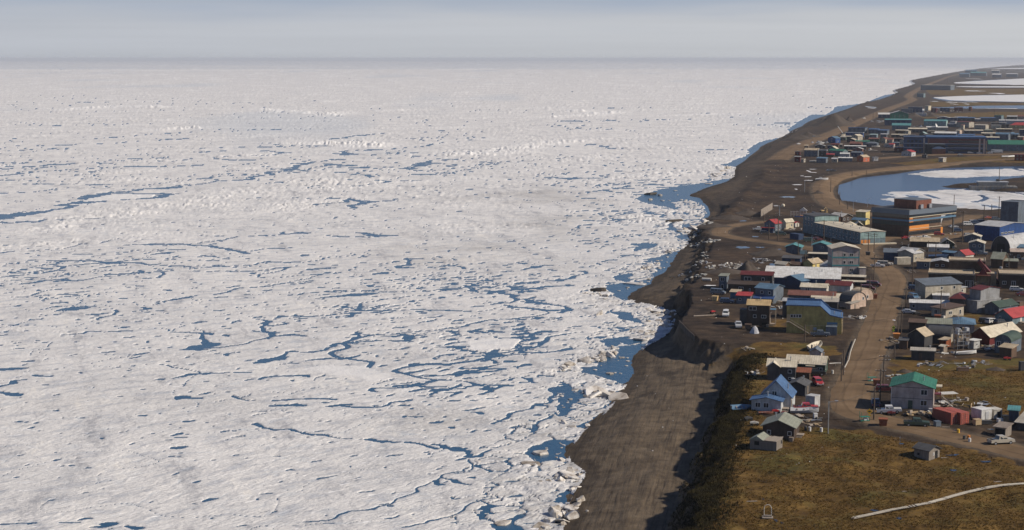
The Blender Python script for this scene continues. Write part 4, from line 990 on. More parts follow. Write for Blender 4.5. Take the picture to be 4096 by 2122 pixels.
bldg('small white shed with dark open doorway beside the white box', *X('B', 1634, 842), 95 / 2.84, 1.9, 2.6, -20, 'flat', 0, 'offwhite', 'offwhite', [('f', .62, .0, .9, 1.6, 'x')], name='box_shed', cat='shed', anchor='l', ov=.05)
bldg('blue grey shed with green top near the right edge', *X('B', 1912, 882), 115 / 2.84, 2.6, 2.4, 20, 'shed', .4, 'slate', 'teal', name='box_shed', cat='shed')
bldg('open fronted wooden garage behind the tan pickup', *X('B', 1764, 1052), 128 / 2.84, 1.95, 3.4, 38, 'shed', .35, 'wood', 'wood', [('f', .5, .0, 2.1, 1.7, 'x')], name='garage', cat='garage', smat=M_OLDW)
bldg('wide low building with beige roof cut by the right edge', *X('B', 1900, 960), 9.0, 1.6, 9.0, 35, 'shed', 1.6, 'darkgrey', 'beige', name='low_building', cat='building', anchor='l', wm=True, ov=.6)
bldg('dark flat roofed shack west of the junk yard', *X('B', 958, 188), 270 / 2.84, 2.6, 4.5, 15, 'flat', 0, 'charcoal', 'beige', [('f', .4, .2, .9, 1.8, 'darkbrown')], name='shack', cat='shed', pipe=(.3, .1))
bldg('little hut with rounded cream roof between the shacks', *X('B', 1062, 92), 42 / 2.84, 1.7, 2, 45, 'gx', .3, 'wood', 'cream', name='hut', cat='shed')
bldg('square brown hut with slanted tan roof and a lit side', *X('B', 1832, 152), 140 / 2.84, 2.6, 3.2, 42, 'shed', .5, 'brown', 'tan', name='hut', cat='shed')
# ---- around the gully and the yellow house
r = bldg('tall dark brown house with faded orange roof by the bluff', *X('C', 1197, 978), 290 / 3.179, 85, 5.5, 14, 'gx', 1.25, 'darkbrown', 'ochre', [('f', .25, 4.9, 2.1, .9), ('f', .35, 2.6, .8, .8), ('f', .75, 2.6, 1.3, .8), ('f', .82, .5, 2.0, .7, 'x'), ('r', .5, .2, 1, 2, 'beige')], hpx=True, ov=.3)
w, d, h = DIM[r.name]; volume(r, -w / 2 - 2.4, -w / 2 - .01, -.5, d / 2, -.8, 4.4, 'flat', 0, wallm('darkgrey'), roofm('darkgrey'), .05, 'annex_wall', 'annex_roof')
MB().box(w / 2 + .02, w / 2 + 1.7, -1.5, 1.5, 4.9, 5.0).build('balcony', paint('skyblue'), r)
for q in (-1.4, 1.4): MB().tube((w / 2 + 1.6, q, -.5), (w / 2 + 1.6, q, 4.9), .07).build('balcony_post', M_WOOD, r)
# yellow house: its profile steps down to the right
P = G(*X('C', 1415, 1052)); ar = math.radians(12); s = FPX / depth_of(P); r = empty('yellow_house', (P[0], P[1], P[2]), -ar); tag(r, 'long mustard yellow building with stepped bright blue metal roof', 'building')
L = px_len(P, (math.cos(ar), -math.sin(ar)), 705 / 3.179); D = 9.5
prof = [(0, 8.0), (.61 * L, 8.0), (.79 * L, 5.4), (L, 4.7)]
MB().prism([(0, -1)] + [(L, -1)] + [(x, z) for x, z in prof[::-1]], 0, D, 'y').build('wall', wallm('olive'), r)
mb = roofm('blue')
for (xa, za), (xb, zb), nm in ((prof[0], prof[1], 'upper_roof'), (prof[1], prof[2], 'slope_roof'), (prof[2], prof[3], 'lower_roof')):
    MB().prism([(xa - (.3 if xa == 0 else 0), za + .02), (xb + (.3 if xb == L else 0), zb + .02), (xb + (.3 if xb == L else 0), zb + .3), (xa - (.3 if xa == 0 else 0), za + .3)], -.35, D + .3, 'y').build(nm, mb, r)
    MB().prism([(xa - (.3 if xa == 0 else 0), za + .32), (xb, zb + .32), (xb, zb + .85), (xa - (.3 if xa == 0 else 0), za + .85)], D - .2, D + .25, 'y').build('parapet', mb, r)
for t in (.10, .145, .19, .24): window_at(r, (t * L, 0, 4.6), 0, .75, .75)
for t, z, ww, hh, c in ((.035, 3.4, .9, 2.0, 'plywood'), (.455, .4, .9, 2.0, 'ochre'), (.52, .9, .9, .9, 'lightgrey')):
    o = MB().box(-ww / 2, ww / 2, -.06, .02, 0, hh).build('door', paint(c), r); o.location = (t * L, 0, z)
for k in range(2):
    o = MB().box(-1.5, 1.5, -.08, .02, 0, .55).build('solar_panel', paint('skyblue'), r); o.location = (.83 * L, 0, 2.3 + k * .62)
st = MB(); n = 14
for k in range(n): st.box(.05 * L + k * .42, .05 * L + k * .42 + .45, -1.15, -.05, 3.2 - k * .24, 3.28 - k * .24)
st.box(.0, .05 * L + .2, -1.15, -.05, 3.25, 3.35); st.build('stairs', M_WOOD, r)
rl = MB(); a0, a1 = Vector((.05 * L, -1.1, 4.2)), Vector((.05 * L + n * .42, -1.1, .9)); rl.tube(a0, a1, .05, n=5); rl.tube((0, -1.1, 4.25), a0, .05, n=5)
for k in range(6):
    q = a0.lerp(a1, k / 5); rl.tube(q, q - Vector((0, 0, 1.0)), .04, n=5)
rl.build('handrail', M_WOOD, r)
o = MB().box(.72 * L, .92 * L, -3.0, -.02, -.6, 2.6).build('annex', wallm('slate'), r)
for k in range(7): MB().box(L + .05 + .02 * k, L + .2 + .02 * k, .6 + k * 1.1, 1.3 + k * 1.1, -.5, 3.4 - (k % 3) * .5).build('board', paint('cream'), r)
MB().tube((.86 * L, 4, 5), (.86 * L, 4, 6.2), .15).build('chimney', M_GALV, r); MB().tube((.99 * L, 1, 4), (.99 * L, 1, 6.4), .14).build('chimney', M_GALV, r)

bldg('grey two storey house with blue grey roof above the tan garage roof', *X('C', 1246, 690), 230 / 3.179, 4.9, 8.0, 34, 'gx', 1.1, 'slate', 'skyblue', [('f', .37, 3.2, .8, .8), ('f', .8, 3.2, .8, .8)], ov=.4)
bldg('blue tarp roofed lean-to against the grey two storey house', *X('C', 1240, 700), 245 / 3.179, 1.9, 2.5, 18, 'shed', .6, 'charcoal', 'royal', name='lean_to', cat='shed')
r = bldg('dark two storey house with ribbed dark red roof', *X('C', 1232, 548), 405 / 3.179, 6.0, 6.5, 15, 'gx', .9, 'charcoal', 'maroon', [('f', .22, 4.1, 2.2, 1.1), ('f', .71, 4.1, .8, 1.0)], ov=.3)
w, d, h = DIM[r.name]; volume(r, -w / 2 - 4.0, w / 2 - 1.0, -d / 2 - 3.5, -d / 2 - .01, -1.2, 3.0, 'shed', .9, wallm('darkbrown'), roofm('darkbrown'), .3, 'lower_wall', 'lower_roof')
add_openings(r, w + 3, 3.5, [('f', .33, 1.1, 1.5, 1.0), ('f', .55, .5, .3, 1.2)], -w / 2 - 4.0, -d / 2 - 3.5)
bldg('narrow slate blue house end at the bluff with flat greenish roof', *X('C', 652, 505), 95 / 3.179, 4.6, 7.0, 15, 'flat', 0, 'slate', 'sage', [('f', .45, 3.0, 1.1, 1.2), ('f', .45, .3, .7, 1.4)])
bldg('long warehouse under a broad white sloping roof', *X('C', 2095, 506), 980 / 3.179, 3.6, 12.0, 13, 'shed', 2.4, 'navy', 'white', [('f', .88, .8, 1.2, 1.4), ('f', .75, .8, 1, 1)], name='warehouse', cat='warehouse', ov=.3, pipe=(.25, .1))
bldg('white pyramid roofed hut behind the white warehouse roof', *X('C', 2020, 268), 185 / 3.179, 1.6, 5.0, 40, 'hip', 2.3, 'white', 'white', name='hut', cat='shed')
bldg('house with blue roof slope turned toward the sea behind the grey one', *X('C', 1602, 505), 270 / 3.179, 2.9, 6.5, 48, 'gy', 1.6, 'navy', 'skyblue', [('r', .2, 1.0, .5, 1.0), ('r', .6, 1.2, 1.2, .8)])
bldg('low house with cream gable roof and dish before the white warehouse', *X('C', 1925, 560), 335 / 3.179, 2.0, 6, 18, 'gx', 1.0, 'offwhite', 'cream', [('f', .3, .6, .5, 1.1), ('f', .22, .6, .4, 1.1)], pipe=(.05, .0))
bldg('house with dull red roof below the white warehouse', *X('C', 2225, 540), 320 / 3.179, 2.2, 6, 22, 'gx', 1.1, 'bluegrey', 'maroon')
bldg('long low building under a rust brown roof', *X('C', 2030, 680), 600 / 3.179, 2.2, 7, 15, 'gx', 1.1, 'slate', 'redbrown', pipe=(.35, .1))
bldg('barrel roofed building with pink lit end by the road', *X('C', 2235, 742), 150 / 3.179, 2.0, 7.5, 52, 'archx', 2.8, 'pink', 'darkgrey', [('r', .8, 2.2, .6, .9), ('r', .45, .1, .9, 1.9, 'beige')], name='barrel_building', cat='building')
bldg('second barrel roofed building with tan roof behind the first', *X('C', 2338, 650), 110 / 3.179, 1.6, 7, 54, 'archx', 2.2, 'pink', 'tan', [('r', .6, .6, .7, .9)], name='barrel_building', cat='building')
bldg('house with flat cream roof and orange rake behind the yellow building', *X('C', 2210, 700), 480 / 3.179, 2.0, 5.5, 14, 'shed', .7, 'bluegrey', 'cream')
bldg('low pinkish shed at the foot of the barrel roofed building', *X('C', 2232, 756), 60 / 3.179, 1.7, 4.2, 54, 'shed', .5, 'pink', 'beige', [('r', .5, 0, .8, 1.5, 'wood')], name='shed', cat='shed')
bldg('dark flat roofed house right behind the yellow building', *X('C', 2066, 770), 290 / 3.179, 2.6, 5, 14, 'shed', .4, 'charcoal', 'beige', [('f', .5, .8, 1, .8)])
bldg('tall narrow dark shed with grey roof left of the yellow building', *X('C', 1545, 872), 185 / 3.179, 5.2, 5, 20, 'gx', .6, 'charcoal', 'lightgrey', name='tall_shed', cat='shed')
bldg('small shack with red and blue roof among parked trucks', *X('C', 957, 694), 178 / 3.179, 2.7, 4.0, 18, 'shed', .6, 'slate', 'red', [('f', .25, 1.1, .7, .8)], name='shack', cat='shed')
bldg('tiny blue shack with brown roof behind the red roofed shack', *X('C', 818, 625), 118 / 3.179, 2.2, 3, 18, 'shed', .4, 'skyblue', 'tan', name='shack', cat='shed')
bldg('brown house with flat cream roof north of the white warehouse', *X('C', 2412, 432), 300 / 3.179, 2.3, 5, 14, 'flat', 0, 'brown', 'cream', [('f', .28, .9, .8, .6)], ov=.4)
bldg('low cream roofed shed between road and barrel buildings', *X('C', 2480, 462), 360 / 3.179, 1.2, 4, 14, 'flat', 0, 'charcoal', 'cream', name='shed', cat='shed')
# ---- east of the road
bldg('large grey two storey house with slate blue roof across the road', *X('D', 955, 630), 465 / 3.178, 4.7, 6.2, -20, 'shed', 1.3, 'beige', 'slate', [('f', .3, .9, .8, 1.0), ('f', .45, 3.1, .7, .9), ('f', .8, 3.1, .8, .9)], anchor='l', ov=.35, pipe=(.0, -.3))
bldg('long low house with white roof behind the tall utility pole', *X('D', 1335, 782), 585 / 3.178, 2.3, 6, 13, 'gx', .6, 'grey', 'white', [('f', .08, .8, .7, .9)], pipe=(-.28, 0))
bldg('house with brown flat roof and lit beige side wall', *X('D', 1216, 868), 186 / 3.178, 2.75, 8.6, 54, 'shed', .5, 'beige', 'brown', [('f', .3, .9, 1.0, 1.2), ('r', .25, 1.0, 1.4, .9), ('r', .8, .7, .7, 1.3)], ov=.5)
r = bldg('grey tower block with dark red roof on a long grey shed', *X('D', 1612, 810), 165 / 3.178, 3.8, 11.5, 55, 'flat', 0, 'grey', 'grey', name='building_complex', cat='building', ov=.1)
w, d, h = DIM[r.name]; volume(r, -w / 2 + .3, w / 2 - .4, -d / 2 + 2.0, d / 2 - .2, h + .2, h + 3.4, 'gx', .8, wallm('grey'), roofm('maroon'), .3, 'tower_wall', 'red_roof')
bldg('lower house with crimson hip roof against the grey tower block', *X('D', 1452, 795), 195 / 3.178, 4.2, 9, 25, 'hip', 1.4, 'charcoal', 'maroon')
bldg('small flat box shed behind the two storey grey house', *X('D', 1376, 562), 105 / 3.178, 2.0, 4.5, 50, 'flat', 0, 'beige', 'lightgrey', [('r', .5, .6, .8, .8)], name='box_shed', cat='shed')
bldg('flat white roofed shed beside the crimson hip roof', *X('D', 1255, 650), 205 / 3.178, 1.6, 6, 14, 'flat', 0, 'offwhite', 'white', name='shed', cat='shed', ov=.3)
bldg('teal house with bright red gable roof at the right edge', *X('D', 2062, 955), 230 / 3.178, 2.3, 13, 50, 'gy', 2.0, 'tealwall', 'red', [('f', .3, .9, .5, 1.2), ('r', .35, .1, 1, 1.9, 'offwhite')], ov=.45)
bldg('dark house with moss green roof above the red gable', *X('D', 1890, 835), 185 / 3.178, 2.6, 10, 52, 'gy', 1.4, 'slate', 'darkgreen')
# the brown store with its red slanted roof
r = bldg('sprawling dark brown complex with tan roof edges and red slanted canopy', *X('D', 1578, 486), 595 / 3.178, 4.5, 12, 16, 'flat', .35, 'darkbrown', 'tan', [('f', .86, .3, 1.6, 2.2), ('f', .94, .3, 1.2, 2.2)], name='building_complex', cat='building', ov=.15)
w, d, h = DIM[r.name]
volume(r, -1.2, w / 2 + 3.5, d / 2 + .01, d / 2 + 9, -.8, 8.0, 'flat', .3, wallm('darkbrown'), roofm('tan'), .15, 'hall_wall', 'hall_roof')
volume(r, w / 2 + .01, w / 2 + 7.5, 1.5, d / 2, -.8, 4.3, 'flat', 0, wallm('tan'), roofm('tan'), .1, 'entrance_wall', 'entrance_roof')
o = MB().box(0, 1.3, -.5, 5.0, 0, 11.0).build('red_canopy', roofm('maroon'), r); o.location = (w / 2 + 1.6, d / 2 - 2.0, 8.9); o.rotation_euler = (0, math.radians(138), 0)
MB().prism([(w / 2 + 1.0, 3.8), (w / 2 + 4.6, 3.8), (w / 2 + 3.0, 6.6)], .5, 1.4, 'y').build('red_gable', paint('maroon'), r)
MB().box(w / 2 + .4, w / 2 + 5.5, -.6, 1.45, 3.6, 3.9).build('porch_roof', paint('redbrown'), r)
for q in (.6, 5.2): MB().box(w / 2 + q, w / 2 + q + .25, -.5, -.25, -.5, 3.6).build('porch_post', paint('redbrown'), r)
bldg('dark east wing of the brown complex with flat tan roof', *X('D', 1898, 492), 13.5, 5.0, 12, 14, 'flat', .3, 'darkbrown', 'tan', [('f', .12, 1.6, 1.2, 1.0), ('f', .35, .8, 1.2, 1.9)], name='building_wing', cat='building', anchor='l', wm=True, ov=.15)
bldg('grey house with pale broken gable roof behind the brown complex', *X('D', 1938, 238), 150 / 3.178, 3.6, 8, 30, 'gx', 2.2, 'brown', 'sage', name='house')
bldg('olive flat fronted house with pale roof behind the brown complex', *X('D', 2130, 240), 190 / 3.178, 2.8, 7, 14, 'gx', .6, 'brown', 'sage', [('f', .3, .8, .8, .8)])
bldg('small house with vivid red roof and cream lit wall', *X('D', 1466, 142), 145 / 3.178, 2.4, 6, 48, 'gy', 1.7, 'offwhite', 'red', [('r', .6, .2, .7, 1.5, 'cream')])
bldg('blue grey house with tan roof near the utility poles', *X('D', 1008, 250), 165 / 3.178, 3.0, 6, 18, 'gx', .7, 'slate', 'tan', [('f', .7, 1.2, .7, .9)])
bldg('brown house with grey green gable roof beside the brown complex', *X('D', 1283, 248), 260 / 3.178, 2.6, 8, 15, 'gy', .8, 'brown', 'lightgrey', [('f', .3, 1.0, 1.0, .7), ('f', .6, 1.0, 1, .7)])
bldg('beige container shed lit by the sun beside the bend', *X('D', 600, 188), 6.0, 2.5, 2.6, -15, 'flat', 0, 'beige', 'cream', name='container_shed', cat='shed', anchor='l', wm=True, ov=.03)
bldg('dark navy shed with slanted blue roof by the bend', *X('D', 604, 132), 178 / 3.178, 3.0, 5, 15, 'shed', 1.0, 'navy', 'slate', name='shed', cat='shed')
bldg('grey house with white gable roof east of the road bend', *X('D', 802, 158), 200 / 3.178, 3.4, 7, 45, 'gy', 1.3, 'beige', 'lightgrey', [('r', .3, .9, .9, 1.0), ('r', .7, .9, .8, .6)])
# ---- lower right yards
bldg('brown shack with grey roof beside the road sign', *X('D', 955, 1062), 210 / 3.178, 3.0, 6, 20, 'gx', .6, 'darkbrown', 'brown', [('r', .5, .4, .9, 1.6, 'pink')], name='shack', cat='shed')
bldg('tall narrow dark cabin with bright tan roof slope', *X('D', 942, 1262), 215 / 3.178, 3.6, 5.0, 40, 'gy', 1.7, 'charcoal', 'tan', name='cabin', cat='cabin')
bldg('dark low annex beside the tall narrow cabin', *X('D', 725, 1268), 105 / 3.178, 2.4, 3, 20, 'shed', .3, 'brown', 'darkgrey', name='annex', cat='shed')
bldg('big black barrel roofed garage with lit plank end', *X('D', 1262, 1205), 285 / 3.178, 2.3, 8, 24, 'archx', 2.0, 'charcoal', 'charcoal', [('r', .5, .1, 2.4, 2.2, 'beige')], name='garage', cat='garage')
bldg('small brown shed with rust coloured side beside the black garage', *X('D', 1212, 1245), 82 / 3.178, 2.0, 3, 45, 'shed', .3, 'rust', 'tan', name='shed', cat='shed')
bldg('patchy white and blue house with mossy roof', *X('D', 1285, 1062), 325 / 3.178, 2.6, 8, 15, 'gx', 1.0, 'lightgrey', 'sage', [('f', .75, .8, .8, 1.0)])
bldg('pale house with blue grey hip roof behind the junk yard', *X('D', 1580, 1062), 320 / 3.178, 2.6, 10, 14, 'hip', 1.2, 'mauve', 'skyblue', [('f', .45, .9, .8, .9), ('f', .7, .9, .8, .9)], ov=.5)
bldg('dark red barn with broad cream roof', *X('D', 1772, 1214), 240 / 3.178, 2.5, 15, 50, 'gy', 2.1, 'maroon', 'cream', [('r', .28, .8, 1.3, 1.0)], name='barn', cat='barn', pipe=(.2, .25), ov=.5)
bldg('slate gambrel house with two white framed windows', *X('D', 2040, 1330), 210 / 3.178, 3.4, 9, 35, 'archy', 1.7, 'slate', 'darkgreen', [('f', .25, 2.0, 1.0, 1.2), ('f', .72, 2.0, 1.0, 1.2)])
bldg('white box shed in the middle of the junk yard', *X('D', 1572, 1262), 80 / 3.178, 2.2, 3, 48, 'flat', 0, 'lightgrey', 'white', [('r', .5, .9, .5, .5)], name='box_shed', cat='shed')
# ------------------------------------------------------------------ middle of the town
r = bldg('long teal two storey block with cream roof and rows of windows', *X('E', 690, 972), 45, 5.3, 12.5, 74, 'gx', .5, 'tealwall', 'cream', grid_wins('f', 13, 2, 1.0, 2.5, .8, 1.1, .02, .98) + [('r', .08 + .13 * k, .3, 1.2, 1.6, 'orange') for k in range(3)] + [('r', .62, 3.0, 1.0, 1.6)], name='apartment_block', cat='apartment block', wm=True, ov=.3)
w, d, h = DIM[r.name]
volume(r, -w / 2 - 12, -w / 2 - .01, -d / 2, d / 2, -1, 8.2, 'gx', .6, wallm('tealwall'), roofm('darkgrey'), .3, 'high_wall', 'high_roof')
add_openings(r, 12, d, grid_wins('f', 3, 2, 3.4, 2.5, .9, 1.2), -w / 2 - 12, -d / 2)
MB().box(-w / 2 - .008, -w / 2 + .06, -d / 2 + .1, d / 2 - .1, 6.1, 8.1).build('lit_end_panel', wallm('paleteal'), r)  # paler teal on the end walls, sunlight put into their colour
MB().box(w / 2 + .005, w / 2 + .1, -d / 2 + .05, d / 2 - .05, 2.5, 5.2).build('lit_end_panel', wallm('paleteal'), r)
for k in range(9):
    MB().tube((-w / 2 + 6 + k * 4.2, (-1) ** k * 1.5, 5.2), (-w / 2 + 6 + k * 4.2, (-1) ** k * 1.5, 6.6), .18, n=6).build('vent_pipe', M_GALV, r)
MB().box(w / 2 + 1.2, w / 2 + 3.0, -d / 2, d / 2 + 4, -.3, .5).build('ramp', paint('cream'), r)

r = bldg('grey three storey apartment house with teal bands and cream roof', *X('F', 1565, 1322), 515 / 4.768, 9.7, 10, 1, 'gy', 1.2, 'mauve', 'cream', [('f', .68 + .03, 6.9, 1.3, 1.0), ('f', .71, 4.0, 1.3, 1.0), ('f', .71, 1.1, 1.3, 1.0), ('f', .45, 6.9, .8, 1.0), ('f', .45, 4.0, .8, 1.0)], name='apartment_house', cat='apartment house', anchor='l', ov=.55)
w, d, h = DIM[r.name]
for z in (3.05, 6.1): MB().box(-w / 2 - .05, w / 2 + .05, -d / 2 - .05, d / 2 + .05, z, z + .55).build('trim_band', paint('teal'), r)
for x in (-w / 2 - .06, w / 2 - .06): MB().box(x, x + .12, -d / 2 - .07, -d / 2 + .1, 0, h - .3).build('corner_board', paint('teal'), r)
volume(r, w / 2 - .3, w / 2 + 2.2, -d / 2 - 2.5, -d / 2 - .06, -.6, 2.6, 'flat', 0, wallm('mauve'), roofm('cream'), .1, 'porch_wall', 'porch_roof')

# the brown office building with window bands, seen on its corner
P = G(*X('E', 1247, 893)); ar = math.radians(49); s = FPX / depth_of(P)
r = empty('office_building', (P[0], P[1], P[2]), -ar); tag(r, 'brown four storey office with blue fascia and orange panels by the lagoon', 'office building')
Wl = px_len(P, (-math.cos(ar), math.sin(ar)), 436 / 2.875); Dr = px_len(P, (math.sin(ar), math.cos(ar)), 556 / 2.875); H = 12.6
mw = wallm('brown'); D1 = Dr * .68
MB().box(-Wl, 0, 0, D1, -1, 9.0).build('wall', mw, r); MB().box(-Wl, 0, .01, Dr, 9.0, H - 2.2).build('upper_wall', mw, r)
MB().box(-Wl - .3, .3, -.3, Dr + .3, H - 2.2, H).build('fascia', paint('slate'), r); MB().box(-Wl - .1, .1, -.1, Dr + .1, H + .004, H + .15).build('roof', roofm('darkgrey'), r)
MB().box(-Wl - .12, .12, -.12, Dr + .12, 7.3, 8.1).build('blue_band', paint('skyblue'), r)
for z, t in ((9.3, .25), (3.9, .2), (.15, .3)): MB().box(.02, .35, 0, D1 if z < 9 else Dr, z - t, z).build('ledge', paint('cream'), r)
def band(z0, z1, y1, n, side):
    pm = MB()
    if side == 'r':
        q = MB().box(.0, .06, 0, y1 / n - .14, 0, z1 - z0).mesh('pane', M_GLASS)
        for k in range(n): o = link(bpy.data.objects.new('pane', q), r); o.location = (.01, .1 + k * y1 / n, z0)
    else:
        q = MB().box(0, y1 / n - .14, -.06, 0, 0, z1 - z0).mesh('pane', M_GLASS)
        for k in range(n): o = link(bpy.data.objects.new('pane', q), r); o.location = (-y1 + k * y1 / n + .07, -.01, z0)
band(9.4, 10.3, Dr, 28, 'r'); band(5.4, 6.9, D1, 18, 'r'); band(1.0, 2.4, D1, 18, 'r'); band(8.9, 10.3, Wl, 14, 'l'); band(5.2, 6.9, Wl, 14, 'l')
for (y0, y1, z0, z1) in ((.2, 2.8, 8.3, 9.0), (.2, 3.2, 6.95, 7.25), (.3, Dr * .42, 3.0, 5.2)): MB().box(.02, .16, y0, y1, z0, z1).build('orange_panel', paint('orange'), r)
# arched gateway under the far end
N_ = 9; arc = [(D1 + (Dr - D1 - 1.0) * math.sin(t), 9.0 - 5.5 * (1 - math.sin(t)) if False else 0) for t in np.linspace(0, math.pi / 2, N_)]
pts = [(D1, 3.0), *[(D1 + 6.0 * (1 - math.cos(t)), 3.0 + 6.0 * math.sin(t)) for t in np.linspace(0.05, math.pi / 2, N_)], (D1, 9.0)]
MB().prism(pts[::-1], -Wl, -.05, 'x').build('arch', paint('lightgrey'), r); MB().box(-1.2, -.2, D1, D1 + 2.0, -.8, 3.0).build('arch_foot', paint('orange'), r)
for x in (-1.0, -Wl + .6): MB().box(x, x + .6, Dr - 1.2, Dr - .6, -1, 8.99).build('column', paint('darkgrey'), r)
v_ = volume(r, -Wl * .62, -Wl * .02, Dr * .16, Dr * .48, H + .16, H + 4.2, 'flat', 0, wallm('redbrown'), roofm('slate'), .1, 'penthouse_wall', 'penthouse_roof')
for y in (.22, .4): MB().box(-.35, .6, Dr * y, Dr * y + 2, H + .3, H + 2.2).build('roof_unit', M_GALV, r)

r = bldg('big blue industrial hall with pale roof at the right edge', *X('G', 1832, 545), 530 / 5.134, 6.5, 24, 48, 'gx', 1.2, 'royal', 'lightgrey', [('r', .1 + .12 * k, 3.2, 2.0, .6) for k in range(4)], name='industrial_hall', cat='hall', ov=.3)
bldg('tall slate blue tower block rising at the right edge', 4070, 905, 70, 11.5, 12, 40, 'flat', .3, 'slate', 'slate', name='tower_block', cat='building', ov=.1)
bldg('large rounded metal hangar with dark end wall', *X('G', 2060, 792), 402 / 5.134, .8, 24, 46, 'archy', 6.2, 'charcoal', 'lightgrey', [('f', .5, .0, 3.5, 3.6, 'x')], name='hangar', cat='hangar', ov=.3)
bldg('dark rounded hangar behind the blue industrial hall', *X('G', 2175, 195), 340 / 5.134, .5, 14, 40, 'archy', 4.0, 'navy', 'slate', name='hangar', cat='hangar')
bldg('slate blue two storey house with cream eaves below the hall', *X('G', 1512, 805), 312 / 5.134, 4.4, 7, 20, 'gy', 1.0, 'slate', 'cream', [('f', .35, 2.9, 1.0, .9), ('f', .72, 2.9, .8, .9), ('f', .72, .5, .7, 1.0), ('f', .3, .6, .6, .6)], ov=.45)
bldg('blue grey house with cream roof behind the slate one', *X('G', 1440, 572), 330 / 5.134, 2.6, 6, 22, 'gy', 1.1, 'slate', 'cream', [('f', .5, 1, .8, .8)])
bldg('long brown roofed house south of the parking lot', *X('G', 598, 672), 600 / 5.134, 2.4, 7, 14, 'gx', 1.4, 'darkbrown', 'tan', [('f', .92, .9, .8, .9)])
bldg('green gabled house with white attic window', *X('G', 912, 690), 300 / 5.134, 2.0, 7, 8, 'gy', 1.9, 'darkgreen', 'beige', [('f', .5, 2.0, .9, 1.0)], ov=.5)
bldg('low white roofed house among the poles east of the bend', *X('G', 790, 765), 430 / 5.134, 1.9, 6, 14, 'gx', .9, 'offwhite', 'white', [('f', .5, .5, 1, .8)])
bldg('blue shed with white lit end behind the covered boat', *X('G', 902, 905), 250 / 5.134, 2.3, 5, 48, 'gx', .5, 'navy', 'skyblue', [('r', .5, .4, .8, 1.3)], name='shed', cat='shed')
bldg('grey house with pale roof in the middle of the village', *X('E', 1302, 1170), 185 / 2.875, 3.6, 7.5, 48, 'gx', 1.4, 'beige', 'lightgrey', [('r', .3, 1.0, .9, 1.0), ('r', .7, 1.0, .9, 1.0)])
bldg('beige house with flat cream roof at the right edge of the village', *X('G', 2335, 920), 270 / 5.134, 3.0, 8, 14, 'gx', .9, 'brown', 'pink', [('f', .6, .8, 1, 1)])
bldg('blue roofed hut leaning behind the beige house at the right edge', *X('G', 2341, 770), 200 / 5.134, 2.0, 6, 20, 'gx', 1.0, 'paleteal', 'skyblue', name='hut', cat='shed')
# ---- west of the apartment house
bldg('dark blue house with bright red roof above the beach road', *X('F', 472, 535), 200 / 4.768, 4.4, 5.0, 48, 'gy', 1.7, 'slate', 'red', [('r', .3, 2.6, .5, .8), ('r', .7, 2.6, .5, .8), ('r', .3, .6, .5, .8), ('r', .7, .6, .5, .8), ('f', .25, 2.4, .7, .8)])
bldg('low navy porch with red edge beside the red roofed house', *X('F', 440, 540), 225 / 4.768, 2.3, 3, 20, 'flat', 0, 'navy', 'red', name='porch_shed', cat='shed')
bldg('cream gabled house with red trimmed roof near the playground', *X('F', 684, 470), 76 / 4.768, 3.6, 5.2, 55, 'gy', 1.3, 'cream', 'cream', [('r', .75, 1.4, .7, .9)])
bldg('tiny white hut with red trim beside the teal block', *X('F', 862, 425), 30 / 4.768, 2.0, 3, 50, 'gx', .5, 'offwhite', 'red', [('r', .5, .2, .6, 1.5, 'brown')], name='hut', cat='shed')
bldg('grey house with teal gable roof, the seaward one', *X('F', 962, 948), 285 / 4.768, 3.0, 7, 17, 'gy', 1.1, 'slate', 'teal', ov=.6)
bldg('grey house with teal gable roof next to the apartment house', *X('F', 1492, 950), 300 / 4.768, 3.9, 7, 17, 'gy', 1.0, 'slate', 'teal', [('f', .62, 2.8, .9, .5)], ov=.7)
bldg('house with tan roof and yellow lit wall below the apartment house', *X('F', 1192, 1235), 190 / 4.768, 2.4, 6.5, 45, 'gy', 1.4, 'yellow', 'tan', [('r', .35, .5, .5, 1.3), ('r', .8, 1.3, .5, .5)], ov=.4)
bldg('flat cream roofed house left of the apartment house', *X('F', 1485, 1040), 380 / 4.768, 2.0, 5, 15, 'flat', 0, 'charcoal', 'cream')
bldg('dark navy shack west of the flat cream roof', *X('F', 952, 1135), 345 / 4.768, 2.2, 5, 18, 'shed', .5, 'navy', 'darkgrey', [('f', .6, .4, 1.6, 1.5, 'redbrown')], name='shack', cat='shed')
bldg('small tan roofed shed just north of the white warehouse', *X('F', 668, 1228), 195 / 4.768, 1.7, 4, 40, 'gx', .9, 'brown', 'beige', name='shed', cat='shed')
bldg('low brown shed with pale gable next to the tan shed', *X('F', 940, 1228), 210 / 4.768, 1.6, 4, 40, 'gx', .8, 'brown', 'brown', name='shed', cat='shed')
bldg('dark navy container beside the teal block', *X('F', 925, 672), 170 / 4.768, 2.4, 3, 60, 'flat', 0, 'navy', 'navy', name='container_shed', cat='shed', ov=.03)
bldg('white roofed house with dark gable end behind the teal block', *X('F', 1762, 330), 180 / 4.768, 2.8, 9, -32, 'gy', 1.3, 'darkbrown', 'offwhite', [('f', .2, .9, .9, 1.1), ('f', .6, .9, .9, 1.1)], anchor='l', ov=.5)
bldg('red box shed beside the white roofed house', *X('F', 1705, 340), 110 / 4.768, 2.1, 3, 15, 'flat', 0, 'rust', 'rust', name='box_shed', cat='shed', ov=.05)
bldg('tall hut with yellow green roof beside the office', *X('F', 2205, 275), 190 / 4.768, 3.6, 4.5, 40, 'shed', .6, 'yellow', 'cream', name='hut', cat='shed')
bldg('low hut with light blue roof beside the office', *X('F', 2200, 385), 260 / 4.768, 2.2, 4.5, 40, 'gx', .9, 'yellow', 'skyblue', name='hut', cat='shed')
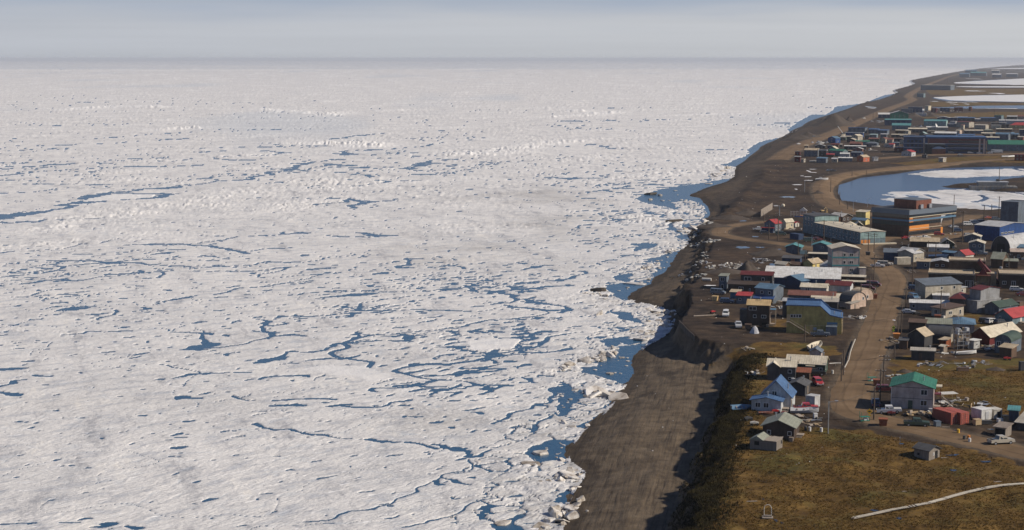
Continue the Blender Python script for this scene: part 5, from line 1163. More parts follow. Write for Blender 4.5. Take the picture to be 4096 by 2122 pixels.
bldg('dark green gabled house with white trim behind the teal block', *X('F', 2150, 452), 150 / 4.768, 1.6, 7, 8, 'gy', 1.5, 'darkgreen', 'cream', [('f', .45, 1.3, .9, .8)], ov=.4)
bldg('house with pale tan hip roof behind the teal block', *X('F', 2010, 470), 230 / 4.768, 1.8, 7, 15, 'hip', 1.7, 'beige', 'cream')
# ------------------------------------------------------------------ far part of the town, row by row (wall, roof)
FAR = [  # crop, x, y, width px (crop), height m, depth m, heading, roof, rise, wall, roof colour, label
 ('H', 172, 1290, 60, 2.6, 4, 30, 'flat', 0, 'beige', 'cream', 'small beige box hut first of the seaward row'),
 ('H', 100, 1280, 110, 4.2, 6, 15, 'flat', 0, 'maroon', 'lightgrey', 'dark red flat roofed house at the seaward corner of the far houses'),
 ('H', 610, 1300, 190, 3.6, 6, 25, 'shed', .6, 'slate', 'skyblue', 'slate blue house with pale blue roof in the front far row'),
 ('H', 835, 1290, 110, 2.8, 6, 15, 'gx', .8, 'beige', 'lightgrey', 'pale grey trailer house in the front far row'),
 ('H', 1130, 1275, 270, 2.9, 7, 12, 'gx', .6, 'slate', 'white', 'grey house with white roof in the front far row'),
 ('H', 1075, 1205, 185, 3.6, 6, 15, 'gx', .8, 'lightgrey', 'white', 'white roofed upper house behind the front far row'),
 ('H', 1350, 1278, 130, 3.8, 8, 50, 'gy', 1.6, 'coral', 'tan', 'coral red house with tan roof at the end of the front far row'),
 ('H', 1645, 1255, 90, 2.8, 3, -10, 'flat', 0, 'lightgrey', 'lightgrey', 'plain grey container shed beside the coral house'),
 ('H', 450, 1175, 270, 5.5, 8, 22, 'gx', 1.5, 'slate', 'tan', 'large slate house with tan roof on the seaward side'),
 ('H', 620, 1170, 170, 5.0, 6, 16, 'flat', .3, 'charcoal', 'lightgrey', 'dark flat topped house beside the large tan roof'),
 ('H', 940, 1165, 280, 4.4, 8, 45, 'gx', 1.3, 'tealwall', 'green', 'teal house with green roof and yellow end wall'),
 ('H', 810, 1130, 150, 5.0, 6, 30, 'gy', 2.0, 'tealwall', 'cream', 'teal house with steep cream roof slope'),
 ('H', 1300, 1180, 190, 3.6, 7, 30, 'gx', .9, 'navy', 'slate', 'navy house with an orange lit end'),
 ('H', 1330, 1090, 180, 3.0, 7, 20, 'gy', 1.3, 'redbrown', 'lightgrey', 'brown house with pale grey gable in the second far row'),
 ('H', 1400, 1040, 430, 3.2, 7, 14, 'gx', .5, 'charcoal', 'white', 'long house with bright white roof strip'),
 ('H', 860, 990, 140, 2.6, 5, 20, 'gx', .9, 'brown', 'maroon', 'small house with dark red roof near the boats'),
 ('H', 800, 905, 150, 4.6, 8, 48, 'gy', 1.8, 'royal', 'skyblue', 'royal blue house with sky blue roof on the seaward side'),
 ('H', 1310, 990, 230, 3.4, 8, 22, 'gx', 1.8, 'redbrown', 'redbrown', 'house with broad dull maroon roof in the third far row'),
 ('H', 1470, 940, 270, 3.0, 8, 15, 'gx', .9, 'tealwall', 'green', 'long house with dark green roof in the third far row'),
 ('H', 1620, 985, 230, 3.4, 8, 24, 'hip', 1.5, 'slate', 'slate', 'slate blue hip roofed house near the big blue building'),
 ('H', 1240, 855, 120, 4.6, 8, 50, 'gy', 1.6, 'beige', 'cream', 'beige house with cream roof near the crane'),
 ('H', 1195, 840, 250, 3.0, 6, 30, 'gx', .8, 'darkgreen', 'beige', 'dark green shed with beige roof near the crane'),
 ('H', 1340, 790, 345, 4.4, 8, 20, 'flat', .3, 'royal', 'bluegrey', 'blue warehouse with pale roof behind the crane'),
 ('H', 1380, 715, 330, 6.0, 9, 30, 'flat', .2, 'slate', 'blue', 'big slate warehouse with blue roof edge'),
 ('H', 1650, 720, 200, 4.6, 8, 20, 'shed', .8, 'slate', 'blue', 'slate building with bright blue roof strip'),
 ('H', 1820, 740, 190, 4.6, 8, 30, 'shed', .7, 'slate', 'blue', 'dark building with blue roof and white tanks'),
 ('H', 1610, 830, 140, 4.6, 7, 25, 'shed', .5, 'tealwall', 'paleteal', 'teal clad house in the middle of the far town'),
 ('H', 1655, 905, 200, 4.0, 7, 20, 'gx', 1.0, 'darkgreen', 'redbrown', 'dark house with red roof ridge and cream gable'),
 ('H', 1790, 905, 110, 4.0, 7, 46, 'gy', 1.4, 'cream', 'redbrown', 'cream gabled house among dark ones'),
 ('H', 1930, 905, 160, 3.4, 7, 20, 'gx', 1.4, 'pink', 'redbrown', 'pinkish house with brown roof near the big blue building'),
 ('H', 2225, 800, 320, 3.2, 7, 15, 'gx', .5, 'charcoal', 'cream', 'dark house with thin cream roof line left of the big blue building'),
 ('H', 2235, 725, 250, 3.8, 7, 20, 'gx', .6, 'brown', 'cream', 'brown house with cream roof line in the fourth far row'),
 ('H', 1950, 1000, 90, 3.2, 6, 25, 'gx', .8, 'mauve', 'red', 'mauve house with red roof beside the big blue building'),
 ('H', 2110, 1075, 150, 3.6, 6, 40, 'flat', 0, 'maroon', 'blue', 'dark red shed with blue roof beside the big blue building'),
 ('H', 2190, 930, 120, 3.6, 7, 42, 'gy', 1.4, 'beige', 'beige', 'beige gabled house touching the big blue building'),
 ('I', 225, 1175, 200, 4.0, 8, 40, 'gy', 1.5, 'lightgrey', 'red', 'grey house with bright red gable roof before the big blue building'),
 ('I', 520, 1205, 85, 2.8, 3, 30, 'flat', 0, 'charcoal', 'darkgrey', 'small dark shed on the field before the big blue building'),
 ('I', 850, 1285, 90, 3.4, 5, 45, 'flat', 0, 'beige', 'white', 'lone white roofed hut on the tundra before the big blue building'),
 ('I', 2452, 1260, 190, 5.0, 8, 20, 'flat', 0, 'maroon', 'maroon', 'dark red building at the right edge beyond the lagoon'),
 ('I', 2700, 1070, 960, 6.0, 18, 12, 'gx', 3.4, 'tealwall', 'green', 'long low hall with wide green roof at the right edge'),
 ('I', 1105, 800, 425, 4.5, 10, 22, 'gx', 1.6, 'navy', 'white', 'navy hall with bright white roof behind the big blue building'),
 ('I', 1480, 815, 330, 3.4, 8, 15, 'gx', 1.0, 'maroon', 'blue', 'house with blue roof and red walls behind the big blue building'),
 ('I', 1650, 820, 200, 3.0, 8, 15, 'hip', 1.6, 'brown', 'brown', 'brown hip roofed house behind the big blue building'),
 ('I', 1960, 860, 300, 3.2, 7, 15, 'gx', .8, 'royal', 'cream', 'blue house with cream eaves right of the big blue building'),
 ('I', 2140, 850, 260, 6.0, 9, 30, 'gx', 1.6, 'slate', 'skyblue', 'large slate house with blue roof near the right edge'),
 ('I', 2330, 830, 180, 5.0, 8, 30, 'gx', 1.2, 'charcoal', 'skyblue', 'dark house with pale blue roof and lattice end'),
 ('I', 2600, 800, 240, 8.5, 9, 15, 'flat', 0, 'navy', 'cream', 'tall navy house with cream roof at the right edge'),
 ('I', 1900, 770, 290, 3.0, 7, 15, 'gx', .8, 'brown', 'cream', 'brown house with long cream roof line near the satellite dish'),
 ('I', 1640, 720, 370, 3.4, 8, 14, 'gx', .8, 'slate', 'cream', 'long slate house with cream roof near the chimney'),
 ('I', 890, 720, 340, 2.6, 7, 14, 'flat', 0, 'darkbrown', 'cream', 'dark flat house with cream roof behind the dish'),
 ('I', 530, 700, 370, 4.0, 9, 16, 'gx', 1.2, 'charcoal', 'cream', 'dark house with shallow cream gable in the fifth far row'),
 ('I', 500, 780, 120, 3.2, 6, 35, 'gy', 1.8, 'darkgreen', 'paleteal', 'house with pale turquoise roof slope'),
 ('I', 940, 660, 420, 3.6, 8, 14, 'shed', .8, 'beige', 'white', 'white roofed shop with pale sign wall'),
 ('I', 1362, 600, 250, 6.5, 12, 46, 'gx', .6, 'beige', 'maroon', 'tall slate hall with maroon roof and pale lit side'),
 ('I', 1690, 640, 220, 5.0, 9, 40, 'gx', 1.0, 'beige', 'beige', 'olive grey hall beside the maroon roof'),
 ('I', 1995, 620, 190, 4.0, 7, 20, 'flat', 0, 'cream', 'offwhite', 'cream windowed house in the fifth far row'),
 ('I', 2150, 620, 150, 5.0, 7, 20, 'flat', 0, 'charcoal', 'charcoal', 'dark block with yellow end in the fifth far row'),
 ('I', 2600, 610, 420, 3.4, 12, 16, 'hip', 3.2, 'yellow', 'red', 'yellow house with crimson roof at the right edge'),
 ('I', 2560, 530, 600, 4.2, 10, 14, 'gx', 1.2, 'lightgrey', 'lightgrey', 'long pale house with grey roof at the right edge'),
 ('I', 910, 570, 440, 6.0, 22, 20, 'gx', 1.6, 'paleteal', 'teal', 'wide teal roofed depot with light side wall'),
 ('H', 2300, 560, 520, 7.0, 14, 10, 'gx', 1.2, 'navy', 'teal', 'long navy depot with turquoise roof edge'),
 ('H', 2285, 660, 370, 6.0, 9, 16, 'gx', 2.4, 'tealwall', 'teal', 'teal roofed house before the navy depot'),
 ('H', 2240, 420, 350, 7.0, 14, 8, 'gy', 3.6, 'green', 'white', 'green gabled hall with white roof edges'),
 ('H', 1880, 410, 230, 5.0, 10, 10, 'shed', 2.0, 'navy', 'white', 'low white roofed wing of the green hall'),
 ('I', 985, 480, 250, 5.0, 10, 16, 'gy', 1.6, 'navy', 'white', 'navy gabled building with white roof edge'),
 ('I', 1130, 470, 240, 4.6, 9, 18, 'flat', 0, 'navy', 'white', 'navy flat building with a white and orange roof line'),
 ('I', 1480, 470, 340, 4.0, 9, 14, 'gx', 1.0, 'charcoal', 'blue', 'dark building with thin blue roof line'),
 ('I', 1880, 480, 300, 4.6, 9, 14, 'gx', .8, 'slate', 'blue', 'slate house with pale gable and blue roof'),
 ('I', 2000, 470, 140, 7.5, 8, 40, 'flat', 0, 'tealwall', 'green', 'tall green topped tower house on the skyline'),
 ('I', 2310, 450, 200, 4.6, 9, 25, 'gx', 1.2, 'charcoal', 'lightgrey', 'charcoal house with light grey roof near the right edge'),
 ('I', 2480, 445, 180, 4.4, 9, 25, 'gx', 1.6, 'pink', 'redbrown', 'pink house with brown roof near the right edge'),
 ('I', 525, 385, 215, 5.0, 10, 15, 'flat', 0, 'bluegrey', 'lightgrey', 'pale blue grey warehouse behind the teal depot'),
 ('I', 440, 305, 280, 8.5, 14, 15, 'flat', 0, 'navy', 'slate', 'dark storage hall by the far road'),
 ('I', 560, 262, 70, 7.5, 10, 40, 'flat', 0, 'cream', 'cream', 'cream lit storage block by the far road'),
 ('I', 720, 300, 110, 6.5, 10, 20, 'flat', 0, 'maroon', 'redbrown', 'dark red container stack by the pond'),
 ('I', 980, 290, 190, 6.0, 10, 15, 'flat', 0, 'navy', 'navy', 'navy container row by the pond'),
 ('I', 1240, 285, 170, 6.5, 10, 15, 'flat', 0, 'maroon', 'maroon', 'dark maroon container row by the pond'),
 ('I', 1415, 270, 60, 6.5, 8, 20, 'flat', 0, 'rust', 'rust', 'rust orange container at the end of the rows'),
 ('I', 250, 310, 230, 6.0, 10, 15, 'flat', 0, 'slate', 'slate', 'slate shed row beside the coast road'),
 ('K', 1730, 408, 345, 13, 40, 30, 'flat', 0, 'slate', 'offwhite', 'long grey station building by the far lagoon'),
 ('K', 1420, 492, 75, 9, 14, 30, 'flat', 0, 'tealwall', 'sage', 'solitary teal grey shed beside the far road fork'),
 ('K', 1945, 258, 110, 14, 40, 20, 'gx', 5, 'slate', 'skyblue', 'distant blue roofed hall on the horizon spit'),
 ('K', 2140, 245, 180, 15, 50, 20, 'gx', 5, 'slate', 'teal', 'distant teal roofed hall on the horizon spit'),
 ('K', 2310, 262, 100, 13, 40, 20, 'gx', 4, 'navy', 'white', 'distant navy hall with white roof on the spit'),
 ('K', 2500, 258, 130, 14, 40, 20, 'gx', 4, 'slate', 'lightgrey', 'distant slate hall near the right edge of the spit'),
 ('K', 2290, 215, 90, 16, 40, 20, 'gx', 4, 'slate', 'offwhite', 'faint distant building farthest along the spit'),
 ('K', 2030, 215, 130, 16, 50, 20, 'gx', 5, 'navy', 'skyblue', 'faint distant blue hall farthest along the spit'),
 ('K', 1880, 245, 50, 10, 30, 20, 'gx', 4, 'slate', 'slate', 'first small distant shed on the horizon spit')]
FAR += [
 ('H', 95, 1145, 95, 3.0, 5, 15, 'flat', 0, 'maroon', 'darkgrey', 'small maroon hut at the seaward edge behind the first row'), ('H', 255, 1015, 70, 2.6, 5, 20, 'gx', .8, 'brown', 'tan', 'tan roofed hut at the seaward edge'), ('H', 590, 1015, 195, 2.6, 6, 14, 'gy', 1.1, 'charcoal', 'lightgrey', 'charcoal house with white gable edge near the boats'),
 ('H', 770, 1185, 150, 2.2, 5, 15, 'shed', .5, 'brown', 'red', 'low shed with red roof between teal and slate houses'), ('H', 1115, 1125, 120, 3.0, 5, 15, 'flat', 0, 'brown', 'tan', 'tan topped shed behind the white roofed upper house'), ('H', 1175, 895, 150, 2.8, 6, 35, 'gy', 1.2, 'charcoal', 'cream', 'dark cabin with cream gable near the crane'), ('H', 1000, 855, 105, 3.4, 6, 20, 'gx', .8, 'darkgreen', 'beige', 'dark green hut at the foot of the crane'),
 ('H', 1470, 830, 90, 4.0, 6, 20, 'flat', 0, 'charcoal', 'slate', 'charcoal block behind the beige house'), ('H', 1810, 800, 120, 3.6, 6, 20, 'shed', .4, 'slate', 'lightgrey', 'slate shed below the white tanks'), ('H', 2140, 890, 180, 3.6, 7, 20, 'gx', .7, 'charcoal', 'brown', 'dark brown house left of the big blue building roof'), ('H', 2200, 875, 70, 3.0, 6, 40, 'gy', 1.2, 'tealwall', 'teal', 'small teal roofed house touching the big blue building'), ('H', 1560, 905, 110, 3.0, 6, 20, 'flat', 0, 'darkgreen', 'charcoal', 'dark green block behind the slate hip roof'),
 ('H', 1880, 985, 120, 2.6, 6, 20, 'gx', .9, 'lightgrey', 'darkgrey', 'grey bungalow between pink house and mauve house'), ('H', 2060, 960, 120, 2.8, 6, 15, 'shed', .5, 'slate', 'slate', 'slate lean-to below the beige gable'), ('H', 1990, 880, 120, 2.8, 6, 15, 'gx', .7, 'offwhite', 'lightgrey', 'whitewashed bungalow left of the dark brown house'), ('H', 720, 1010, 80, 2.4, 5, 20, 'flat', 0, 'navy', 'slate', 'navy hut below the royal blue house'), ('H', 930, 985, 120, 2.4, 6, 15, 'gx', .6, 'charcoal', 'beige', 'low charcoal house beside the dark red roof'),
 ('I', 165, 740, 65, 4.0, 6, 40, 'flat', 0, 'beige', 'cream', 'upright beige block left of the big blue building roof'), ('I', 150, 820, 150, 3.0, 6, 15, 'flat', 0, 'charcoal', 'cream', 'charcoal bungalow with cream roof left of the big blue building'), ('I', 640, 800, 170, 3.0, 7, 15, 'gx', .9, 'slate', 'darkgrey', 'slate bungalow just behind the big blue building roof'), ('I', 1180, 730, 80, 4.0, 6, 40, 'gx', .8, 'pink', 'cream', 'pinkish house near the chimney stack'), ('I', 1255, 640, 60, 5.5, 5, 30, 'flat', 0, 'cream', 'coral', 'tall cream stack house with coral cap'), ('I', 1450, 720, 160, 3.2, 7, 15, 'gx', .7, 'charcoal', 'beige', 'charcoal house with beige roof in the fifth far row'),
 ('I', 1830, 700, 170, 2.8, 7, 15, 'hip', 1.2, 'sage', 'sage', 'pale green bungalow in the fifth far row'), ('I', 1960, 565, 160, 3.4, 7, 15, 'gx', .7, 'charcoal', 'darkgrey', 'charcoal house before the slate one'), ('I', 2215, 680, 310, 2.8, 7, 14, 'gx', .6, 'brown', 'cream', 'brown house with pale yellow roof before the tall navy house'), ('I', 2240, 780, 120, 3.2, 7, 40, 'gy', 1.3, 'pink', 'skyblue', 'pink house with blue gable near the lattice end'), ('I', 2430, 850, 110, 3.2, 6, 40, 'gx', .8, 'redbrown', 'beige', 'red brown hut near the tall navy house'),
 ('I', 1330, 430, 240, 3.2, 8, 14, 'flat', 0, 'charcoal', 'white', 'dark shed with white and orange roof edge'), ('I', 1590, 480, 110, 3.2, 7, 14, 'gx', .5, 'slate', 'white', 'slate shed with white roof'), ('I', 1100, 540, 110, 4.0, 6, 30, 'flat', 0, 'offwhite', 'white', 'white workshop beside the teal depot'), ('I', 920, 560, 70, 3.0, 6, 30, 'flat', 0, 'coral', 'coral', 'coral container beside the teal depot'), ('I', 1130, 590, 200, 3.4, 7, 15, 'shed', .5, 'slate', 'slate', 'slate shed before the white workshop'),
 ('I', 730, 760, 110, 3.0, 6, 15, 'flat', 0, 'charcoal', 'cream', 'charcoal hut before the turquoise roof'), ('I', 1780, 800, 120, 3.4, 7, 40, 'gx', .9, 'darkgrey', 'darkgrey', 'dark grey house right of the brown hip roof'), ('I', 2090, 560, 130, 3.6, 7, 20, 'flat', 0, 'slate', 'offwhite', 'slate box house before the pale long house'), ('I', 60, 720, 140, 3.2, 7, 15, 'gx', .6, 'lightgrey', 'cream', 'light grey bungalow behind the charcoal one'), ('I', 300, 800, 200, 2.6, 6, 15, 'shed', .5, 'navy', 'darkgrey', 'navy shed just behind the big blue building entrance')]
for c, x, y, wp, h, d, a, rf, rh, wl_, rc, lab in FAR:
    wn_ = []
    if h >= 2.6 and c != 'K':
        n = max(1, min(4, int(wp / 90))); rows = 2 if h > 4.3 else 1
        wn_ = grid_wins('f', n, rows, 1.0, 2.6, .9, 1.0) + ([('r', .5, 1.0, 1.0, 1.1)] if a > 18 else [])
    bldg(lab, *X(c, x, y), wp / CROP[c][2], h, d, a, rf, rh, wl_, rc, wn_, name='building' if c == 'K' else 'house', cat='building' if c == 'K' else 'house', group='houses of the far town' if c != 'K' else 'distant buildings')
# the big blue building
P = G(*X('I', 1690, 1118)); ar = math.radians(12); r = empty('blue_building', (P[0], P[1], P[2]), -ar); tag(r, 'large dark blue building with white string courses beyond the lagoon', 'building')
s = FPX / depth_of(P); k_ = 1 / (4.943 * s)                        # metres per crop pixel
W = 1570 * k_; Hh = 300 * k_; D = 26
MB().box(-W, 0, 0, D, -1, Hh).build('wall', wallm('deepblue'), r); MB().box(-W * .73, .3, -.4, D + .3, Hh + .004, Hh + 1.3).build('roof', roofm('blue'), r); MB().box(-W - .3, -W * .735, -.4, D + .3, Hh + .004, Hh + .9).build('entrance_roof', roofm('navy'), r)
for z in (.36, .63): MB().box(-W - .1, .12, -.12, D + .1, Hh * z, Hh * z + .35).build('string_course', paint('bluegrey'), r)
MB().box(-W * .7, -.4, -.09, 0.05, Hh * .66, Hh * .97).build('dark_band', paint('maroon'), r)
for t, c in ((.075, 'pink'), (.02, 'pink'), (.755, 'pink'), (.70, 'redbrown')): MB().box(-W * t - .7, -W * t + .7, -.25, .04, -.6, Hh * .98).build('pilaster', paint(c), r)
volume(r, -W * .74, -W * .5, -9, -.2, -.6, Hh * .62, 'flat', 0, wallm('charcoal'), roofm('slate'), .1, 'front_wing_wall', 'front_wing_roof')
volume(r, -W * .66, -W * .5, -18, -9.02, -.6, Hh * .36, 'hip', 1.8, wallm('redbrown'), roofm('navy'), .3, 'porch_wall', 'porch_roof')
q = MB().box(-.9, .9, -.13, 0.02, 0, 1.8).mesh('window', M_GLASS)
for i in range(16):
    for z in (.12, .44, .72):
        o = link(bpy.data.objects.new('window', q), r); o.location = (-W * (.05 + i * .028 if i < 15 else .9), -.0, Hh * z)
for i in range(4):
    for z in (.12, .44, .72): o = link(bpy.data.objects.new('window', q), r); o.location = (-W * (.80 + i * .05), 0, Hh * z)
# ------------------------------------------------------------------ retaining wall of the gully
cw_ = [at_plateau(u, v) for u, v in ((2722, 1286), (2742, 1306), (2760, 1325), (2786, 1349))]
r = empty('retaining_wall', (cw_[0][0], cw_[0][1], 0)); tag(r, 'sheet retaining wall darkened as if shadowed, holding the bluff above the beach', 'retaining wall')
mp_ = mat('shadowed_sheet', (0.028, 0.023, 0.020), .8, .3, .6, streak=(1, 1, .3))  # sheet colour taken near black to stand for the wall's shadow
base = np.array(cw_[0])
for i in range(3):
    a, b = np.array(cw_[i]), np.array(cw_[i + 1]); L_ = np.linalg.norm((b - a)[:2]); n = int(L_ / 1.5); t = (b - a) / L_
    nx = np.array((-t[1], t[0], 0)) * -1
    for k in range(n):
        p0 = a + t * (k * L_ / n) - base; p1 = a + t * ((k + 1) * L_ / n - .06) - base; off = nx * (.35 + .05 * (k % 2))
        q = [p0 + off, p1 + off, p1 + off + nx * .12, p0 + off + nx * .12]
        zt = a[2] + .35
        MB().add([(p[0], p[1], .6) for p in q] + [(p[0], p[1], zt) for p in q], [(3, 2, 1, 0), (4, 5, 6, 7), (0, 1, 5, 4), (1, 2, 6, 5), (2, 3, 7, 6), (3, 0, 4, 7)]).build('sheet_panel', mp_, r)
    p0, p1 = a - base, b - base
    MB().tube((p0[0] + nx[0] * .5, p0[1] + nx[1] * .5, a[2] + .3), (p1[0] + nx[0] * .5, p1[1] + nx[1] * .5, b[2] + .3), .16, n=6).build('cap_beam', M_POLE, r)

# ------------------------------------------------------------------ vehicles
def prof(mb, pts, hw, taper=0.0):
    n = len(pts); zmax = max(z for _, z in pts)
    vs = [(x, -hw * (1 - taper * (z / zmax) ** 2), z) for x, z in pts] + [(x, hw * (1 - taper * (z / zmax) ** 2), z) for x, z in pts]
    mb.add(vs, [tuple(range(n)), tuple(range(2 * n - 1, n - 1, -1))] + [((i + 1) % n, i, i + n, (i + 1) % n + n) for i in range(n)])
VEH = {
 'pickup': dict(L=5.6, W=.95, body=[(-2.75, .5), (2.7, .45), (2.78, .8), (2.7, 1.05), (1.35, 1.14), (-2.75, 1.12)], cab=[(-.95, 1.1), (1.3, 1.1), (.75, 1.78), (-.75, 1.85)], wx=(-1.75, 1.75), bed=(-2.65, -1.02)),
 'suv': dict(L=4.8, W=.93, body=[(-2.35, .45), (2.3, .42), (2.38, .75), (2.25, 1.0), (1.2, 1.1), (-2.38, 1.1)], cab=[(-2.3, 1.08), (1.25, 1.08), (.6, 1.72), (-2.05, 1.76)], wx=(-1.45, 1.45), bed=None),
 'car': dict(L=4.6, W=.88, body=[(-2.25, .4), (2.2, .38), (2.28, .65), (2.1, .86), (1.0, .95), (-2.25, .95)], cab=[(-1.8, .93), (1.1, .93), (.4, 1.4), (-1.1, 1.42)], wx=(-1.4, 1.4), bed=None),
 'van': dict(L=5.2, W=.98, body=[(-2.55, .45), (2.5, .42), (2.58, .8), (2.45, 1.05), (1.8, 1.2), (-2.58, 1.2)], cab=[(-2.55, 1.18), (1.85, 1.18), (1.2, 1.98), (-2.45, 2.05)], wx=(-1.6, 1.6), bed=None),
 'bus': dict(L=10, W=1.25, body=[(-5, .5), (4.9, .5), (5, 1.0), (4.9, 1.5), (-5, 1.5)], cab=[(-5, 1.48), (4.9, 1.48), (4.7, 2.8), (-4.95, 2.9)], wx=(-3, 3.2), bed=None)}
_VC = {}
def vehicle_template(kind, col):
    if (kind, col) in _VC: return _VC[(kind, col)]
    k = VEH[kind]; m = mat('car_paint_' + col, PAINT[col], .3, .08, 3, spec=.6)
    b = MB(); prof(b, k['body'], k['W']); c = MB(); prof(c, k['cab'], k['W'] * .97, .16)
    parts = [('body', b.mesh('body', m), []), ('cabin', c.mesh('cabin', m), [])]
    cx0, cx1 = k['cab'][3][0], k['cab'][2][0]; z0 = k['cab'][0][1] + .08; z1 = k['cab'][2][1] - .10; W = k['W']
    g = MB()                                              # glass: windscreen, rear and side windows
    for s in (-1, 1):
        n = 2 if kind in ('pickup', 'car') else (3 if kind != 'bus' else 8)
        xa, xb = cx0 + .1, cx1 + .12; st = (xb - xa) / n
        for i in range(n):
            q = MB(); y = W * .97 * (1 - .16 * (z0 / k['cab'][2][1]) ** 2) + .004; y1 = W * .97 * (1 - .16 * (z1 / k['cab'][2][1]) ** 2) + .006
            x0, x1 = xa + i * st + .05, xa + (i + 1) * st - .05
            q.add([(x0, s * y, z0), (x1 + (.2 if i == n - 1 else 0), s * y, z0), (x1, s * y1, z1), (x0, s * y1, z1)], [(0, 1, 2, 3) if s < 0 else (3, 2, 1, 0)])
            parts.append(('window', q.mesh('window', M_GLASS), []))
    (xa, za), (xb, zb) = k['cab'][1], k['cab'][2]
    q = MB(); e = .03; y = W * .78
    q.add([(xa - .1 + e, -y, za + .08), (xa - .1 + e, y, za + .08), (xb + .07 + e, y * .95, zb - .08), (xb + .07 + e, -y * .95, zb - .08)], [(0, 1, 2, 3)]); parts.append(('windscreen', q.mesh('windscreen', M_GLASS), []))
    (xa, za), (xb, zb) = k['cab'][0], k['cab'][3]
    q = MB(); q.add([(xa - e, -y, za + .15), (xa - e, y, za + .15), (xb - e - .02, y * .95, zb - .12), (xb - e - .02, -y * .95, zb - .12)], [(3, 2, 1, 0)]); parts.append(('rear_window', q.mesh('rear_window', M_GLASS), []))
    if k['bed']: parts.append(('bed', MB().box(k['bed'][0], k['bed'][1], -W + .12, W - .12, 1.1, 1.125).mesh('bed', M_DARK), []))
    wr = .38 if kind != 'bus' else .5
    wh = MB().tube((0, -.12, 0), (0, .12, 0), wr, n=12).mesh('wheel', M_TYRE); rim = MB().tube((0, -.13, 0), (0, .13, 0), wr * .55, n=8).mesh('rim', M_GALV)
    for x in k['wx']:
        for s in (-1, 1): parts.append(('wheel', wh, [('rim', rim)], (x, s * (W - .1), wr)))
    hl = MB().box(-.05, .05, -.18, .18, -.09, .09).mesh('headlight', M_TRIM); tl = MB().box(-.04, .04, -.1, .1, -.14, .14).mesh('tail_light', paint('red'))
    fx = max(x for x, z in k['body']); bx = min(x for x, z in k['body'])
    for s in (-1, 1): parts.append(('headlight', hl, [], (fx - .06, s * (W - .25), .82))); parts.append(('tail_light', tl, [], (bx + .02, s * (W - .14), .85)))
    bp = MB().box(-.08, .08, -W + .05, W - .05, -.12, .1).mesh('bumper', M_GALV); parts.append(('bumper', bp, [], (fx, 0, .55)))
    _VC[(kind, col)] = parts; return parts
def vehicle(kind, u, v, heading, col, label, group=None):
    "heading: the way its nose points, degrees clockwise from +Y"
    P = G(u, v); L_ = VEH[kind]['L'] * .3
    hx, hy = math.sin(math.radians(heading)), math.cos(math.radians(heading))
    za, zb = float(gz(P[0] + hx * L_, P[1] + hy * L_)[0]), float(gz(P[0] - hx * L_, P[1] - hy * L_)[0])
    nm = {'pickup': 'pickup_truck', 'suv': 'parked_car', 'car': 'parked_car', 'van': 'van', 'bus': 'bus'}[kind]
    r = empty(nm, (P[0], P[1], (za + zb) / 2 + .04)); r.rotation_euler = (0, -math.atan2(za - zb, 2 * L_), math.radians(90 - heading))
    tag(r, label, {'pickup': 'pickup truck', 'suv': 'car', 'car': 'car', 'van': 'van', 'bus': 'bus'}[kind], group or 'parked vehicles')
    for it in vehicle_template(kind, col):
        o = link(bpy.data.objects.new(it[0], it[1]), r)
        if len(it) > 3: o.location = it[3]
        for sn, sm in it[2]: link(bpy.data.objects.new(sn, sm), o)
    return r
